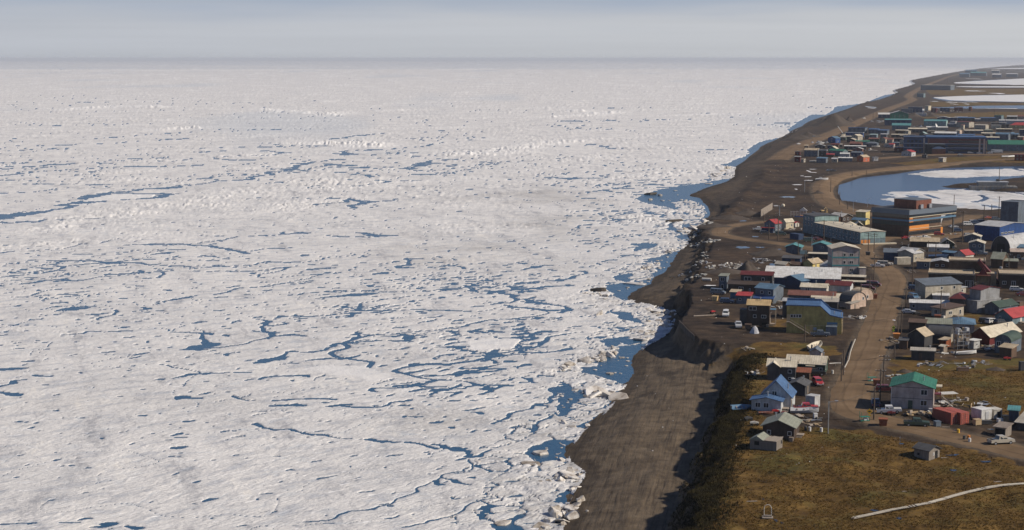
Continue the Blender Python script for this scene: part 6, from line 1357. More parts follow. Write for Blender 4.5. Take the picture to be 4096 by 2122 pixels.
for row in [
 ('pickup', 'B', 445, 782, 100, 'white', 'white crew cab pickup parked before the green roofed house'), ('pickup', 'B', 290, 700, 10, 'navy', 'dark blue pickup in the shadow of the green roofed house'), ('pickup', 'B', 755, 925, 100, 'darkgreen', 'grey green pickup parked left of the red containers'),
 ('pickup', 'B', 1712, 1128, 75, 'beige', 'tan pickup on the gravel near the right edge'), ('suv', 'B', 402, 535, 100, 'maroon', 'dark red car behind the green roofed house'), ('suv', 'A', 1338, 455, 175, 'red', 'bright red off road car facing the camera on the bluff'),
 ('pickup', 'A', 1300, 348, 95, 'black', 'black pickup before the olive house'), ('pickup', 'A', 1205, 752, 95, 'red', 'red pickup behind the grey skiff'), ('van', 'C', 645, 852, 190, 'white', 'white van standing alone near the bluff edge'), ('pickup', 'C', 805, 988, 185, 'lightgrey', 'grey pickup beside the rusty trailer'),
 ('van', 'C', 545, 568, 110, 'slate', 'slate blue van by the narrow blue house'), ('suv', 'C', 660, 680, 105, 'navy', 'dark car with pale nose among the trucks'), ('pickup', 'C', 1845, 1100, 100, 'slate', 'dark slate pickup below the yellow building'), ('van', 'C', 2450, 520, 105, 'maroon', 'maroon van parked at the roadside'),
 ('van', 'D', 300, 468, 110, 'maroon', 'second maroon van with pale roof by the road'), ('pickup', 'D', 350, 226, 105, 'white', 'white pickup at the bend of the road'), ('van', 'D', 428, 206, 105, 'beige', 'tan van at the bend of the road'), ('van', 'D', 808, 628, 170, 'skyblue', 'blue delivery van beside the two storey house'),
 ('suv', 'D', 828, 512, 110, 'navy', 'navy car behind the blue delivery van'), ('car', 'D', 740, 812, 105, 'lightgrey', 'silver car by the white roofed house'), ('suv', 'D', 1735, 938, 110, 'black', 'black car below the red gabled house'), ('suv', 'D', 1810, 940, 60, 'white', 'white car below the red gabled house'), ('suv', 'D', 1915, 955, 60, 'charcoal', 'charcoal car right of the white one'),
 ('suv', 'D', 2115, 530, 105, 'white', 'white station car before the brown wing'), ('car', 'D', 2195, 590, 90, 'maroon', 'maroon car cut by the right edge'), ('suv', 'G', 1205, 455, 75, 'white', 'white car below the parked vans'), ('suv', 'G', 595, 428, 100, 'red', 'red car in front of the office'), ('pickup', 'G', 305, 500, 70, 'white', 'white pickup in the office parking lot'),
 ('suv', 'G', 230, 520, 75, 'lightgrey', 'silver car in the office parking lot'), ('car', 'G', 60, 505, 75, 'white', 'white car nearest the office corner'), ('car', 'G', -80, 500, 80, 'red', 'red car at the west side of the parking lot'), ('car', 'G', 110, 528, 75, 'white', 'white saloon behind the brown roofed house'), ('van', 'G', 1180, 222, 80, 'white', 'white van first in the row beyond the office'),
 ('van', 'G', 1320, 190, 80, 'lightgrey', 'grey van second in the row beyond the office'), ('suv', 'G', 1480, 168, 80, 'navy', 'navy car third in the row beyond the office'), ('car', 'G', 1620, 85, 85, 'coral', 'salmon car by the lagoon shore'), ('suv', 'G', 1770, 115, 85, 'slate', 'slate car by the dark hangar'), ('suv', 'G', 985, 350, 85, 'navy', 'blue car near the office gateway'),
 ('car', 'G', 890, 270, 80, 'lightgrey', 'small silver car under the office gateway'), ('pickup', 'G', 1450, 830, 100, 'slate', 'slate pickup below the slate house'), ('pickup', 'E', 2390, 690, 85, 'white', 'white pickup by the far side of the parking lot'), ('van', 'F', 585, 585, 95, 'darkgreen', 'dark green van before the red roofed house'),
 ('pickup', 'F', 165, 490, 95, 'white', 'white pickup left of the red roofed house'), ('suv', 'F', 280, 560, 95, 'charcoal', 'charcoal car before the navy porch'), ('suv', 'F', 1285, 690, 80, 'maroon', 'maroon car in the shade of the teal block'), ('van', 'F', 1130, 710, 90, 'darkgreen', 'green van in the shade of the teal block'),
 ('pickup', 'E', 985, 1215, 110, 'beige', 'beige truck beside the bend'), ('bus', 'I', 1915, 1100, 98, 'white', 'long white bus right of the big blue building'), ('suv', 'I', 1570, 1125, 100, 'lightgrey', 'silver car at the big blue building corner'), ('car', 'I', 1190, 1148, 100, 'white', 'white car on the road before the big blue building'), ('van', 'I', 1010, 1115, 100, 'slate', 'slate van before the big blue building'),
 ('suv', 'I', 1390, 1115, 100, 'white', 'white car at the big blue building wall'), ('pickup', 'I', 1770, 1120, 100, 'bluegrey', 'blue grey pickup beside the bus'), ('car', 'H', 70, 935, 60, 'white', 'white car alone on the coast road'), ('suv', 'H', 375, 795, 60, 'slate', 'slate car on the coast road'), ('pickup', 'H', 1360, 425, 60, 'white', 'white pickup far along the coast road'),
 ('car', 'L', 1970, 520, 90, 'slate', 'slate car on the gravel north of the lagoon'), ('car', 'L', 2030, 520, 90, 'charcoal', 'charcoal car on the gravel north of the lagoon'), ('pickup', 'L', 1840, 650, 95, 'white', 'white truck by the lagoon road'), ('pickup', 'L', 1730, 1190, 20, 'navy', 'blue truck by the ball mast')]:
    kind, c, x, y, hd, col, lab = row
    vehicle(kind, *X(c, x, y), hd, col, lab)

# ------------------------------------------------------------------ poles, lamps, wires, signs
POLES = []
def pole(u, v, hpx, label, arms=1, lamp=False, group='utility poles'):
    P = G(u, v); h = hpx / (FPX / depth_of(P)); r = empty('street_lamp' if lamp else 'utility_pole', tuple(P), -math.radians(15 + rnd.uniform(-6, 6)))
    tag(r, label, 'street lamp' if lamp else 'utility pole', group)
    th = .19 if P[1] < 700 else .24
    if lamp:
        MB().tube((0, 0, -.5), (0, 0, h), .13, .09, 8).build('pole', M_GALV, r); MB().tube((0, 0, h - .1), (1.4, 0, h + .25), .05, n=6).build('arm', M_GALV, r); MB().box(1.2, 1.95, -.16, .16, h + .18, h + .36).build('lamp_head', paint('lightgrey'), r)
    else:
        MB().tube((0, 0, -.5), (0, 0, h), th, th * .72, 8).build('pole', M_POLE, r)
        for k in range(arms):
            z = h - .45 - k * .9
            c = MB().box(-1.25, 1.25, -.07, .07, z - .07, z + .07).build('crossarm', M_POLE, r)
            for x in (-1.1, -.45, .45, 1.1): MB().tube((x, 0, z + .07), (x, 0, z + .27), .05, n=6).build('insulator', M_TRIM, c)
    POLES.append((P, h)); return r
for c, x, y, top, arms, lamp, lab in [
 ('B', 378, 450, 110, 2, 0, 'utility pole with two crossarms north of the green roofed house'), ('B', 340, 655, 270, 1, 0, 'dark utility pole beside the green roofed house'), ('B', 270, 857, 475, 0, 0, 'bare leaning utility pole by the diamond sign'), ('A', 1605, 417, 145, 0, 0, 'bare pole left of the road by the olive house'), ('A', 1628, 347, 60, 0, 0, 'tall thin pole behind the bare one'),
 ('A', 1455, 1012, 640, 0, 1, 'grey street lamp at the corner of the bluff lane'), ('B', 504, 165, 0, 0, 0, 'bare pole beside the dark flat shack'), ('C', 1650, 1172, 950, 0, 0, 'bare grey pole before the yellow building'), ('D', 650, 1062, 690, 0, 0, 'grey pole beside the road near the tan cabin'), ('D', 608, 1090, 840, 0, 0, 'short pole beside the road near the tan cabin'),
 ('D', 1150, 868, 515, 1, 0, 'black utility pole before the beige walled house'), ('D', 708, 760, 480, 0, 0, 'dark pole left of the two storey house'), ('D', 790, 500, 40, 0, 0, 'tall dark pole above the two storey house'), ('D', 302, 442, 60, 0, 0, 'thin pole on the west verge of the road'), ('D', 135, 705, 410, 0, 0, 'brown pole before the barrel roofed buildings'), ('D', 248, 590, 330, 0, 0, 'thin pole before the maroon vans'),
 ('C', 1785, 470, 395, 0, 0, 'short flue pole before the white warehouse'), ('F', 532, 692, 150, 2, 0, 'tall utility pole in front of the red roofed house'), ('F', 1405, 695, 290, 1, 0, 'utility pole before the teal block'), ('F', 2255, 890, 530, 2, 0, 'utility pole with two arms at the end of the teal block'), ('F', 2365, 900, 540, 2, 0, 'utility pole second at the end of the teal block'), ('F', 1178, 800, 580, 0, 1, 'street lamp behind the teal roofed house'),
 ('F', 1542, 700, 630, 0, 1, 'low street lamp before the teal block'), ('F', 1165, 215, 0, 1, 0, 'utility pole behind the playground'), ('F', 1642, 270, 110, 0, 0, 'thin pole behind the white roofed house'), ('F', 1724, 345, 170, 0, 0, 'thin pole right behind the teal block'), ('F', 358, 665, 350, 0, 0, 'thin grey pole left of the tall utility pole'), ('F', 916, 955, 700, 0, 0, 'thin pole in front of the seaward teal roof'),
 ('F', 1050, 1085, 880, 0, 0, 'pole carrying the turquoise board'), ('F', 2045, 1310, 1020, 0, 0, 'thin pole before the apartment house'), ('E', 1865, 965, 590, 1, 0, 'tall pole right of the office gateway'), ('E', 2115, 690, 520, 1, 0, 'pole beyond the row of vans'), ('E', 2285, 655, 420, 1, 0, 'pole at the lagoon beyond the vans'), ('E', 2202, 640, 510, 0, 0, 'thin pole between two poles at the lagoon'),
 ('E', 1770, 540, 400, 0, 0, 'thin mast behind the office roof'), ('E', 52, 370, 245, 0, 1, 'lone street lamp west of the lagoon road'), ('E', 352, 375, 215, 0, 0, 'pole on the inner bend of the lagoon road'), ('E', 455, 520, 370, 0, 0, 'pole at the lagoon shore bend'), ('E', 548, 575, 480, 0, 0, 'short pole on the south lagoon shore'), ('E', 612, 605, 480, 0, 1, 'street lamp on the south lagoon shore'),
 ('E', 778, 545, 448, 0, 1, 'street lamp left of the office'), ('E', 598, 190, 95, 0, 0, 'pole on the north lagoon shore'), ('E', 762, 182, 120, 0, 0, 'second pole on the north lagoon shore'), ('E', 2290, 245, 80, 0, 0, 'tall pole standing by the lagoon ice'), ('G', 365, 905, 530, 0, 0, 'dark pole before the long brown roof'), ('G', 524, 915, 560, 0, 0, 'thin pole before the covered boat'), ('G', 752, 740, 560, 0, 0, 'pole before the green gabled house'),
 ('G', 1357, 945, 740, 0, 0, 'grey pole right of the vivid red roof'), ('G', 2026, 1110, 800, 1, 0, 'pole rising behind the brown complex'), ('G', 2115, 760, 410, 0, 1, 'street lamp before the rounded hangar'), ('G', 290, 890, 660, 0, 0, 'white pole beside the grey village house'), ('H', 1760, 1085, 900, 1, 0, 'far utility pole left of the red gable'), ('H', 445, 1180, 1020, 0, 0, 'far pole beside the large tan roof'), ('H', 1690, 1090, 930, 0, 0, 'thin far pole near the big blue building'),
 ('I', 1862, 330, 180, 0, 0, 'lone mast on the tundra behind the town'), ('I', 2080, 620, 420, 0, 0, 'thin far mast near the crimson roof'), ('I', 740, 690, 570, 0, 0, 'thin far mast before the dish'), ('R', 1485, 770, 700, 0, 0, 'short pole beside the mesh fence'), ('K', 875, 720, 650, 0, 0, 'far pole beside the coast road'), ('K', 840, 735, 660, 0, 0, 'second far pole beside the coast road'), ('K', 1695, 320, 270, 0, 0, 'mast of the far station')]:
    pole(*X(c, x, y), (y - top) / CROP[c][2], lab, arms, bool(lamp))
M_WIRE = mat('wire', (0.02, 0.02, 0.02), .6, .1, 1)
def wire(i, j, label, sag=.6, n=10):
    (a, ha), (b, hb) = POLES[i], POLES[j]; pa = Vector(a) + Vector((0, 0, ha - .3)); pb = Vector(b) + Vector((0, 0, hb - .3)); mb = MB(); prev = pa
    for k in range(1, n + 1):
        t = k / n; q = pa.lerp(pb, t) - Vector((0, 0, sag * 4 * t * (1 - t))); mb.tube(prev, q, .03, n=4); prev = q
    o = mb.build('power_line', M_WIRE); tag(o, label, 'power line', 'power lines')
for i, j, lab in ((2, 1, 'power line from the leaning pole to the dark pole'), (1, 0, 'power line beside the green roofed house'), (0, 6, 'power line from the double crossarm pole to the shack'), (8, 11, 'power line along the road past the tan cabin'), (11, 12, 'power line past the two storey grey house'), (10, 11, 'power line across the white roofed house'), (19, 20, 'short power line at the end of the teal block'),
                  (18, 19, 'power line along the teal block'), (17, 18, 'power line from the red roofed house to the teal block'), (12, 20, 'power line from the road to the teal block'), (14, 8, 'power line crossing the road by the barrel roofed buildings'), (7, 9, 'power line crossing the road by the yellow building'), (3, 0, 'power line crossing the road by the olive house'), (5, 2, 'power line crossing the road at the crossroads')):
    wire(i, j, lab)
def post_sign(u, v, hpx, label, shape, col, size, name='road_sign'):
    P = G(u, v); h = hpx / (FPX / depth_of(P)); r = empty(name, tuple(P), -math.radians(8)); tag(r, label, 'sign')
    MB().box(-.05, .05, -.03, .03, -.4, h).build('post', M_GALV, r)
    m = mat('sign_' + col, PAINT[col], .5, .05, 2)
    if shape == 'diamond':
        o = MB().box(-size / 2, size / 2, -.03, .0, -size / 2, size / 2).build('panel', m, r); o.location = (0, -.05, h - size * .6); o.rotation_euler = (0, math.radians(45), 0)
        q = MB().prism([(-.30, -.12), (.12, -.12), (.12, -.24), (.34, .0), (.12, .24), (.12, .12), (-.30, .12)], -.04, -.032, 'y').build('arrow_mark', paint('black'), r); q.location = (0, -.05, h - size * .6)
        MB().box(-size * .38, size * .38, -.08, -.05, h - size * 2.0, h - size * 1.4).build('lower_panel', m, r)
    else:
        MB().box(-size / 2, size / 2, -.08, -.035, h - size * .6, h).build('panel', m, r)
    return r
post_sign(*X('B', 220, 812), 30, 'yellow diamond road sign with smaller plate at the crossroads', 'diamond', 'pylon', .95)
post_sign(*X('D', 552, 1050), 26, 'lime green diamond sign on the roadside by the tan cabin', 'diamond', 'sage', .8)
MATS['sign_sage'].node_tree.nodes['Color Ramp'].color_ramp.elements[0].color = (.42, .55, .04, 1); MATS['sign_sage'].node_tree.nodes['Color Ramp'].color_ramp.elements[1].color = (.48, .62, .05, 1)
r = post_sign(*X('F', 1012, 1050), 38, 'turquoise board on posts west of the teal roofed house', 'board', 'paleteal', 2.6, 'signboard')
post_sign(*X('B', 567, 1142), 34, 'slim white marker post at the road verge', 'board', 'offwhite', .22, 'marker_post')
# ------------------------------------------------------------------ yard things
def thing(name, u, v, rz, label, cat, group=None, dz=0.0):
    P = G(u, v); r = empty(name, (P[0], P[1], P[2] + dz), math.radians(rz)); return tag(r, label, cat, group)
DEB = [M_WOOD, M_OLDW, paint('offwhite', .7), paint('plywood', .8), M_GALV, paint('charcoal', .8), paint('lightgrey', .7)]
_plank = [MB().box(-1.2, 1.2, -.1, .1, 0, .06).mesh('plank', m) for m in DEB]; _sheetm = [MB().box(-.7, .7, -.5, .5, 0, .05).mesh('sheet', m) for m in DEB]; _boxm = [MB().box(-.35, .35, -.3, .3, 0, .5).mesh('box', m) for m in DEB]
def debris(u, v, rx, ry, n, label, pal=range(7), hump=.3, scale=1.0):
    r = thing('debris_pile', u, v, rnd.uniform(0, 180), label, 'debris pile', 'piles of junk')
    P = r.location; ang = r.rotation_euler.z
    for k in range(n):
        a = rnd.uniform(0, 2 * math.pi); q = math.sqrt(rnd.random()); wx, wy = q * rx * math.cos(a), q * ry * math.sin(a)
        lx, ly = wx * math.cos(ang) + wy * math.sin(ang), -wx * math.sin(ang) + wy * math.cos(ang)
        z = float(gz(P.x + wx, P.y + wy)[0]) - P.z + (1 - q) * hump * rnd.uniform(.5, 1.6)
        kind = rnd.random(); i = rnd.choice(list(pal)); me = (_plank if kind < .55 else _sheetm if kind < .8 else _boxm)[i]
        o = link(bpy.data.objects.new(me.name.split('.')[0], me), r); o.location = (lx, ly, z + .05); o.rotation_euler = (rnd.uniform(-.25, .25), rnd.uniform(-.3, .3), rnd.uniform(0, 3.14)); o.scale = [scale * rnd.uniform(.6, 1.3)] * 3
    return r
for c, x, y, rx, ry, n, lab, pal, hump in [
 ('A', 1180, 840, 4, 3, 30, 'heap of timber and junk behind the grey gabled cabin', range(7), .4), ('A', 620, 330, 2.5, 2.5, 12, 'scattered pale boards on the bluff by the cream roofed house', (0, 2, 6), .2), ('A', 1300, 905, 1.5, 1.5, 6, 'few boards lying beside the cabin lane', (0, 3), .1),
 ('B', 760, 790, 3, 2, 22, 'stack of loose lumber before the mauve house', (0, 1, 3), .5), ('B', 930, 785, 2.5, 2, 18, 'jumble of boards at the mauve house corner', (0, 2, 3, 5), .4), ('B', 1280, 680, 7, 5, 46, 'large junk pile right of the mauve house', range(7), .8), ('B', 1110, 235, 8, 5, 40, 'dark junk pile on the brown grass', (1, 4, 5, 6, 0), .5), ('B', 1480, 215, 3, 2, 12, 'small heap of boards at the end of the junk row', (0, 4, 6), .3),
 ('B', 1120, 98, 3, 2, 12, 'pale tarps and boards between shacks', (2, 6, 4), .4), ('D', 1690, 1250, 5, 4, 30, 'wrecked sheets and boxes beside the maroon barn', range(7), .5), ('D', 600, 1160, 5, 4, 30, 'clutter of crates beside the tan cabin', range(7), .4), ('D', 90, 870, 4, 3, 20, 'white planks stacked right of the yellow building', (2, 6, 0), .3), ('D', 1700, 470, 9, 5, 36, 'long heap of grey timber before the brown complex', (0, 1, 4), 1.2),
 ('C', 730, 235, 11, 7, 110, 'big heap of white scrap boards near the dark gravel mound', (2, 2, 2, 6, 0), 1.4), ('C', 1120, 150, 5, 5, 16, 'scattered white scraps north of the red roofed house', (2, 6, 4), .3), ('C', 930, 1265, 2, 1.5, 8, 'small pile of driftwood above the gully', (0, 2, 3), .3), ('C', 1290, 730, 3, 3, 16, 'junk between the brown house and its neighbour', range(7), .4), ('C', 330, 165, 5, 8, 24, 'wreckage strewn on the bluff slope', (2, 4, 6, 0), .3),
 ('C', 120, 330, 7, 5, 26, 'dark scrap strewn on the bluff edge', (1, 4, 5), .3), ('F', 220, 1060, 5, 6, 20, 'grey scrap heap west of the navy shack', (4, 6, 5), .5), ('G', 60, 1170, 3, 3, 14, 'clutter at the foot of the village poles', range(7), .3), ('F', 870, 480, 4, 3, 14, 'clutter beside the cream gabled house', (2, 5, 6, 0), .4), ('H', 500, 905, 9, 9, 30, 'boats and scrap scattered seaward of the royal blue house', (2, 4, 6, 0), .8),
 ('H', 1640, 490, 14, 14, 34, 'scrap yard beside the navy depot', (0, 2, 4, 6), 1.2), ('H', 1400, 1050, 8, 6, 20, 'clutter in the third far row', (2, 6, 0), .8), ('I', 320, 590, 10, 8, 24, 'machinery scrap before the teal depot', (4, 5, 6), 1.2), ('I', 1180, 640, 10, 8, 24, 'yard clutter beside the chimney', range(7), 1.0), ('I', 900, 290, 30, 20, 30, 'junk along the container rows', (2, 6, 0), 2.5), ('E', 1740, 860, 5, 4, 12, 'pallets beside the office gateway', (0, 2, 6), .3)]:
    debris(*X(c, x, y), rx, ry, n, lab, pal, hump, 1.0 if c not in 'HI' else 2.2)
# ---- boats
def boat(u, v, rz, L_, col, label, roll=0.0, inner='wood'):
    r = thing('boat', u, v, rz, label, 'boat', 'boats on land'); m = paint(col, .45); n = 9
    vs = []; b = L_ * .19; hgt = L_ * .15
    for i in range(n):
        t = i / (n - 1); w = b * (1 - max(0, (t - .35) / .65) ** 2.2); x = (t - .45) * L_; sh = hgt * (1 + .45 * t ** 2); kz = .12 * hgt + .55 * hgt * max(0, t - .75) * 2
        vs += [(x, -w, sh), (x, -w * .75, kz + .25 * hgt), (x, 0, kz), (x, w * .75, kz + .25 * hgt), (x, w, sh), (x, w * .88, sh), (x, 0, kz + .35 * hgt), (x, -w * .88, sh)]
    fs = []
    for i in range(n - 1):
        for j in range(8): a = i * 8 + j; c = i * 8 + (j + 1) % 8; fs.append((a, c, c + 8, a + 8))
    fs += [tuple(range(7, -1, -1)), tuple(range((n - 1) * 8, n * 8))]
    h = MB().add(vs, fs).build('hull', m, r)
    for t in (.25, .5, .7):
        MB().box((t - .45) * L_ - .12, (t - .45) * L_ + .12, -b * .8 * (1 if t < .6 else .7), b * .8 * (1 if t < .6 else .7), hgt * .8, hgt * .86).build('seat', paint(inner, .6), r)
    MB().box(-.47 * L_ - .12, -.45 * L_, -.18, .18, hgt * .4, hgt * 1.5).build('outboard', paint('charcoal'), r)
    r.rotation_euler.x = roll; return r
boat(*X('C', 1785, 1262), 62, 8.2, 'cream', 'upright white boat hauled out before the yellow building', .12)
boat(*X('A', 1170, 775), -4, 6.4, 'lightgrey', 'long grey skiff lying beside the blue roofed house', .15)
boat(*X('A', 740, 790), 5, 3.4, 'redbrown', 'small brown dinghy before the blue roofed house')
boat(*X('B', 1310, 115), 12, 6.0, 'white', 'white boat among junk behind the shacks', -.1)
boat(*X('G', 555, 905), 8, 9.5, 'navy', 'big navy blue boat hull under a cover in the village', .05, 'navy')
boat(*X('F', 1370, 240), 0, 8.0, 'offwhite', 'white boat beside the white roofed house')
boat(*X('H', 375, 1285), 4, 8.0, 'white', 'white boat before the slate blue house')
boat(*X('H', 520, 925), 40, 7.0, 'white', 'white boat seaward of the royal blue house')
boat(*X('H', 1590, 990), 5, 8.0, 'offwhite', 'pale boat near the slate hip roof')
boat(*X('L', 1850, 660), 5, 9.0, 'white', 'white barge on the gravel by the lagoon road')
boat(*X('A', 460, 735), 12, 5.0, 'skyblue', 'upturned blue skiff in the shade of the bluff house', .4)
# ---- dumpsters, barrels, tanks, crates
def dumpster(u, v, rz, col, label):
    r = thing('dumpster', u, v, rz, label, 'dumpster', 'rusty dumpsters'); m = paint(col, .7)
    MB().prism([(-.75, .1), (.75, .1), (.95, 1.45), (-.95, 1.45)], -.9, .9, 'y').build('bin', m, r); MB().box(-1.0, 1.0, -.95, .95, 1.454, 1.55).build('lid', m, r)
    for s in (-.6, .6): MB().box(s - .08, s + .08, -.9, .9, -.2, .1).build('skid', m, r)
for c, x, y, rz, col, lab in [('B', 375, 915, -12, 'rust', 'brown dumpster by the leaning pole'), ('B', 305, 462, -14, 'rust', 'brown dumpster on the road verge behind the mauve house'), ('D', 312, 620, -15, 'rust', 'rust dumpster left of the wide road'), ('D', 1112, 892, -15, 'rust', 'rust dumpster below the black pole'), ('C', 510, 645, -20, 'ochre', 'orange box trailer among parked trucks'), ('C', 930, 1010, -12, 'brown', 'brown trailer before the tall brown house'), ('E', 780, 1100, -12, 'charcoal', 'dark dumpster at the road bend'), ('D', 590, 1130, -15, 'orange', 'orange bin beside the tan cabin')]:
    dumpster(*X(c, x, y), rz, col, lab)
def barrel(u, v, col, label, s=1.0, rz=0):
    r = thing('barrel', u, v, rz, label, 'barrel', 'drums lying about'); MB().tube((0, 0, 0), (0, 0, .9 * s), .3 * s, n=12).build('drum', paint(col, .6), r)
    for z in (.3, .6): MB().tube((0, 0, z * s - .02), (0, 0, z * s + .02), .32 * s, n=12).build('hoop', paint(col, .6), r)
for c, x, y, col, lab in [('A', 1200, 972, 'charcoal', 'black drum right of the grey gabled cabin'), ('A', 1246, 980, 'white', 'white drum right of the grey gabled cabin'), ('A', 1378, 988, 'white', 'white drum near the street lamp'), ('A', 1505, 328, 'offwhite', 'white drum beside the olive house'), ('B', 1297, 1080, 'charcoal', 'dark drum by the gravel road'), ('B', 1358, 1108, 'white', 'white drum by the gravel road'), ('B', 1348, 1075, 'orange', 'orange drum by the gravel road'),
                         ('B', 1230, 1005, 'pylon', 'yellow drum on the wet gravel'), ('C', 1305, 848, 'charcoal', 'black drum right of the tall brown house'), ('D', 600, 1090, 'orange', 'orange drum at the roadside')]:
    barrel(*X(c, x, y), col, lab)
def crate(u, v, rz, sx, sy, sz, col, label, name='crate', cat='crate'):
    r = thing(name, u, v, rz, label, cat); m = paint(col, .7); MB().box(-sx / 2, sx / 2, -sy / 2, sy / 2, .08, sz).build('box', m, r); MB().box(-sx / 2 - .05, sx / 2 + .05, -sy / 2 - .05, sy / 2 + .05, sz + .003, sz + .08).build('lid', m, r)
    for s in (-.4, .4): MB().box(s * sx - .06, s * sx + .06, -sy / 2, sy / 2, -.25, .077).build('skid', M_WOOD, r)
for c, x, y, rz, sx, sy, sz, col, lab in [('B', 1442, 908, 20, 1.5, 1.2, 1.2, 'plywood', 'plywood crate beside the red containers'), ('B', 1540, 898, 0, 2.6, 1.2, .7, 'charcoal', 'dark low box before the white box shed'), ('B', 1708, 880, 10, 1.4, 1.0, .8, 'white', 'white chest before the blue grey shed'), ('B', 1765, 885, 10, 1.2, 1.0, 1.6, 'black', 'tall black bin before the blue grey shed'), ('B', 990, 925, 15, 1.2, 1.2, 1.1, 'slate', 'slate bin left of the red containers'), ('A', 1310, 835, 10, .8, .8, 1.1, 'white', 'white fridge box near the street lamp'),
                                 ('B', 1280, 298, 5, 3.0, 1.0, .9, 'brown', 'long brown box on the grass'), ('B', 1955, 290, 5, 1.4, 1.4, 2.2, 'charcoal', 'dark hut box at the right edge'), ('C', 655, 780, 0, .6, .6, .6, 'offwhite', 'tiny white box behind the white van'), ('D', 1885, 95, 0, 2.5, 1.2, 1.3, 'charcoal', 'charcoal crate right of the vivid red roof'), ('D', 2150, 735, 40, 2.4, 1.8, 2.0, 'brown', 'brown box shed near the right edge yard'), ('D', 1998, 688, 40, 3.0, 1.6, 1.5, 'plywood', 'plywood cabinets behind the grey tower')]:
    crate(*X(c, x, y), rz, sx, sy, sz, col, lab)
r = thing('fuel_tank', *X('C', 402, 400), -20, 'white horizontal fuel tank lying on the bluff', 'tank'); MB().tube((-1.7, 0, .7), (1.7, 0, .7), .55, n=14).build('tank', paint('offwhite'), r)
for x in (-1, 1): MB().box(x - .1, x + .1, -.5, .5, -.2, .3).build('cradle', M_WOOD, r)
r = thing('fuel_tank', *X('I', 362, 300), 0, 'white horizontal tank before the storage hall', 'tank'); MB().tube((-9, 0, 3), (9, 0, 3), 2.6, n=14).build('tank', paint('white'), r); MB().box(-8, 8, -2.4, 2.4, -1, .8).build('cradle', paint('royal'), r)
r = thing('log', *X('C', 390, 845), 15, 'weathered log lying by the bluff edge', 'log'); MB().tube((-4, 0, .22), (4, 0, .22), .24, .18, 10).build('trunk', M_WOOD, r); MB().tube((2.5, 0, .3), (3.2, .3, .8), .09, .05, 6).build('branch_stub', M_WOOD, r)
r = thing('tarp_heap', *X('C', 1012, 1062), 10, 'pale conical tarp heap before the tall brown house', 'tarp'); n = 10
MB().add([(1.5 * math.cos(t) * (1 + .2 * math.sin(3 * t)), 1.3 * math.sin(t), -.2) for t in np.linspace(0, 2 * math.pi, n, endpoint=False)] + [(.8 * math.cos(t), .6 * math.sin(t), 1.6) for t in np.linspace(0, 2 * math.pi, n, endpoint=False)] + [(.1, 0, 2.3)], [(i, (i + 1) % n, n + (i + 1) % n, n + i) for i in range(n)] + [(n + i, n + (i + 1) % n, 2 * n) for i in range(n)]).build('tarp', mat('tarp_cloth', (.36, .36, .38), .8, .3, 1.5), r)
MB().box(-1.2, 1.2, -.05, .05, 2.1, 2.2).build('ridge_stick', M_WOOD, r)
def atv(u, v, rz, col, label):
    r = thing('quad_bike', u, v, rz, label, 'quad bike', 'quad bikes and sleds'); m = paint(col, .4)
    MB().prism([(-.9, .45), (.9, .45), (.95, .7), (.3, .8), (.1, .95), (-.5, .85), (-.95, .75)], -.3, .3, 'y').build('body', m, r); MB().tube((.35, -.4, 1.1), (.35, .4, 1.1), .03, n=6).build('handlebar', M_DARK, r)
    for x in (-.6, .6):
        for s in (-1, 1): o = MB().tube((x, s * .38, .28), (x, s * .6, .28), .28, n=10).build('wheel', M_TYRE, r)
for c, x, y, rz, col, lab in [('A', 862, 778, 5, 'red', 'red quad bike at the blue roofed house'), ('A', 548, 860, 20, 'charcoal', 'black quad bike on the bluff grass'), ('A', 950, 800, 60, 'maroon', 'maroon snow machine beside the porch'), ('B', 468, 800, 0, 'maroon', 'maroon quad bike before the white pickup'), ('C', 483, 808, 40, 'red', 'red snow machine near the bluff edge'), ('B', 1785, 175, 0, 'red', 'red quad bike before the square hut'), ('D', 850, 820, 10, 'charcoal', 'black quad bike by the white roofed house'), ('A', 618, 915, 0, 'offwhite', 'small white cart on the bluff grass')]:
    atv(*X(c, x, y), rz, col, lab)
# green metal racks at the crossroads
for c, x, y, lab in (('B', 165, 868, 'green tubular rack with white boxes at the crossroads'), ('B', 245, 415, 'small green rack at the road verge')):
    r = thing('tube_rack', *X(c, x, y), 10, lab, 'rack'); m = paint('green', .5)
    for px, py in ((-1, -.5), (1, -.5), (-1, .5), (1, .5)): MB().tube((px, py, -.3), (px, py, 2.2 if px < 0 else 1.1), .05, n=6).build('post', m, r)
    for z in (.15, 1.0): MB().box(-1.05, 1.05, -.55, .55, z, z + .08).build('deck', m, r)
    MB().box(-.2, .8, -.3, .3, .23, .7).build('box', paint('white'), r)
# white pipe along the road bank, timber side rails
def pipe_run(name, pts, rad, material, label, cat, zoff=.5):
    Q = [G(u, v) for u, v in pts]; r = empty(name, tuple(Q[0])); tag(r, label, cat)
    for a, b in zip(Q[:-1], Q[1:]):
        MB().tube(tuple(a - Q[0] + (0, 0, zoff)), tuple(b - Q[0] + (0, 0, zoff)), rad, n=8).build('pipe', material, r); MB().tube(tuple(a - Q[0] + (0, 0, -.4)), tuple(a - Q[0] + (0, 0, zoff)), .06, n=6).build('support', M_WOOD, r)
pipe_run('pipeline', [X('C', 2290, 1165), (3410, 1392), (3401, 1418), X('A', 1690, 190), X('A', 1665, 240), X('A', 1640, 288)], .17, paint('beige'), 'pale pipe running along the west bank of the road', 'pipe', .6)
pipe_run('pipeline', [X('A', 1610, 238), X('A', 1540, 238), X('A', 1468, 243)], .12, paint('offwhite'), 'thin white pipe from the olive house to the road', 'pipe', .7)
pipe_run('pipeline', [X('I', 2010, 1195), X('I', 2130, 1195), X('I', 2260, 1188)], .7, paint('white'), 'white pipe beside the dark red building beyond the lagoon', 'pipe', 1.0)
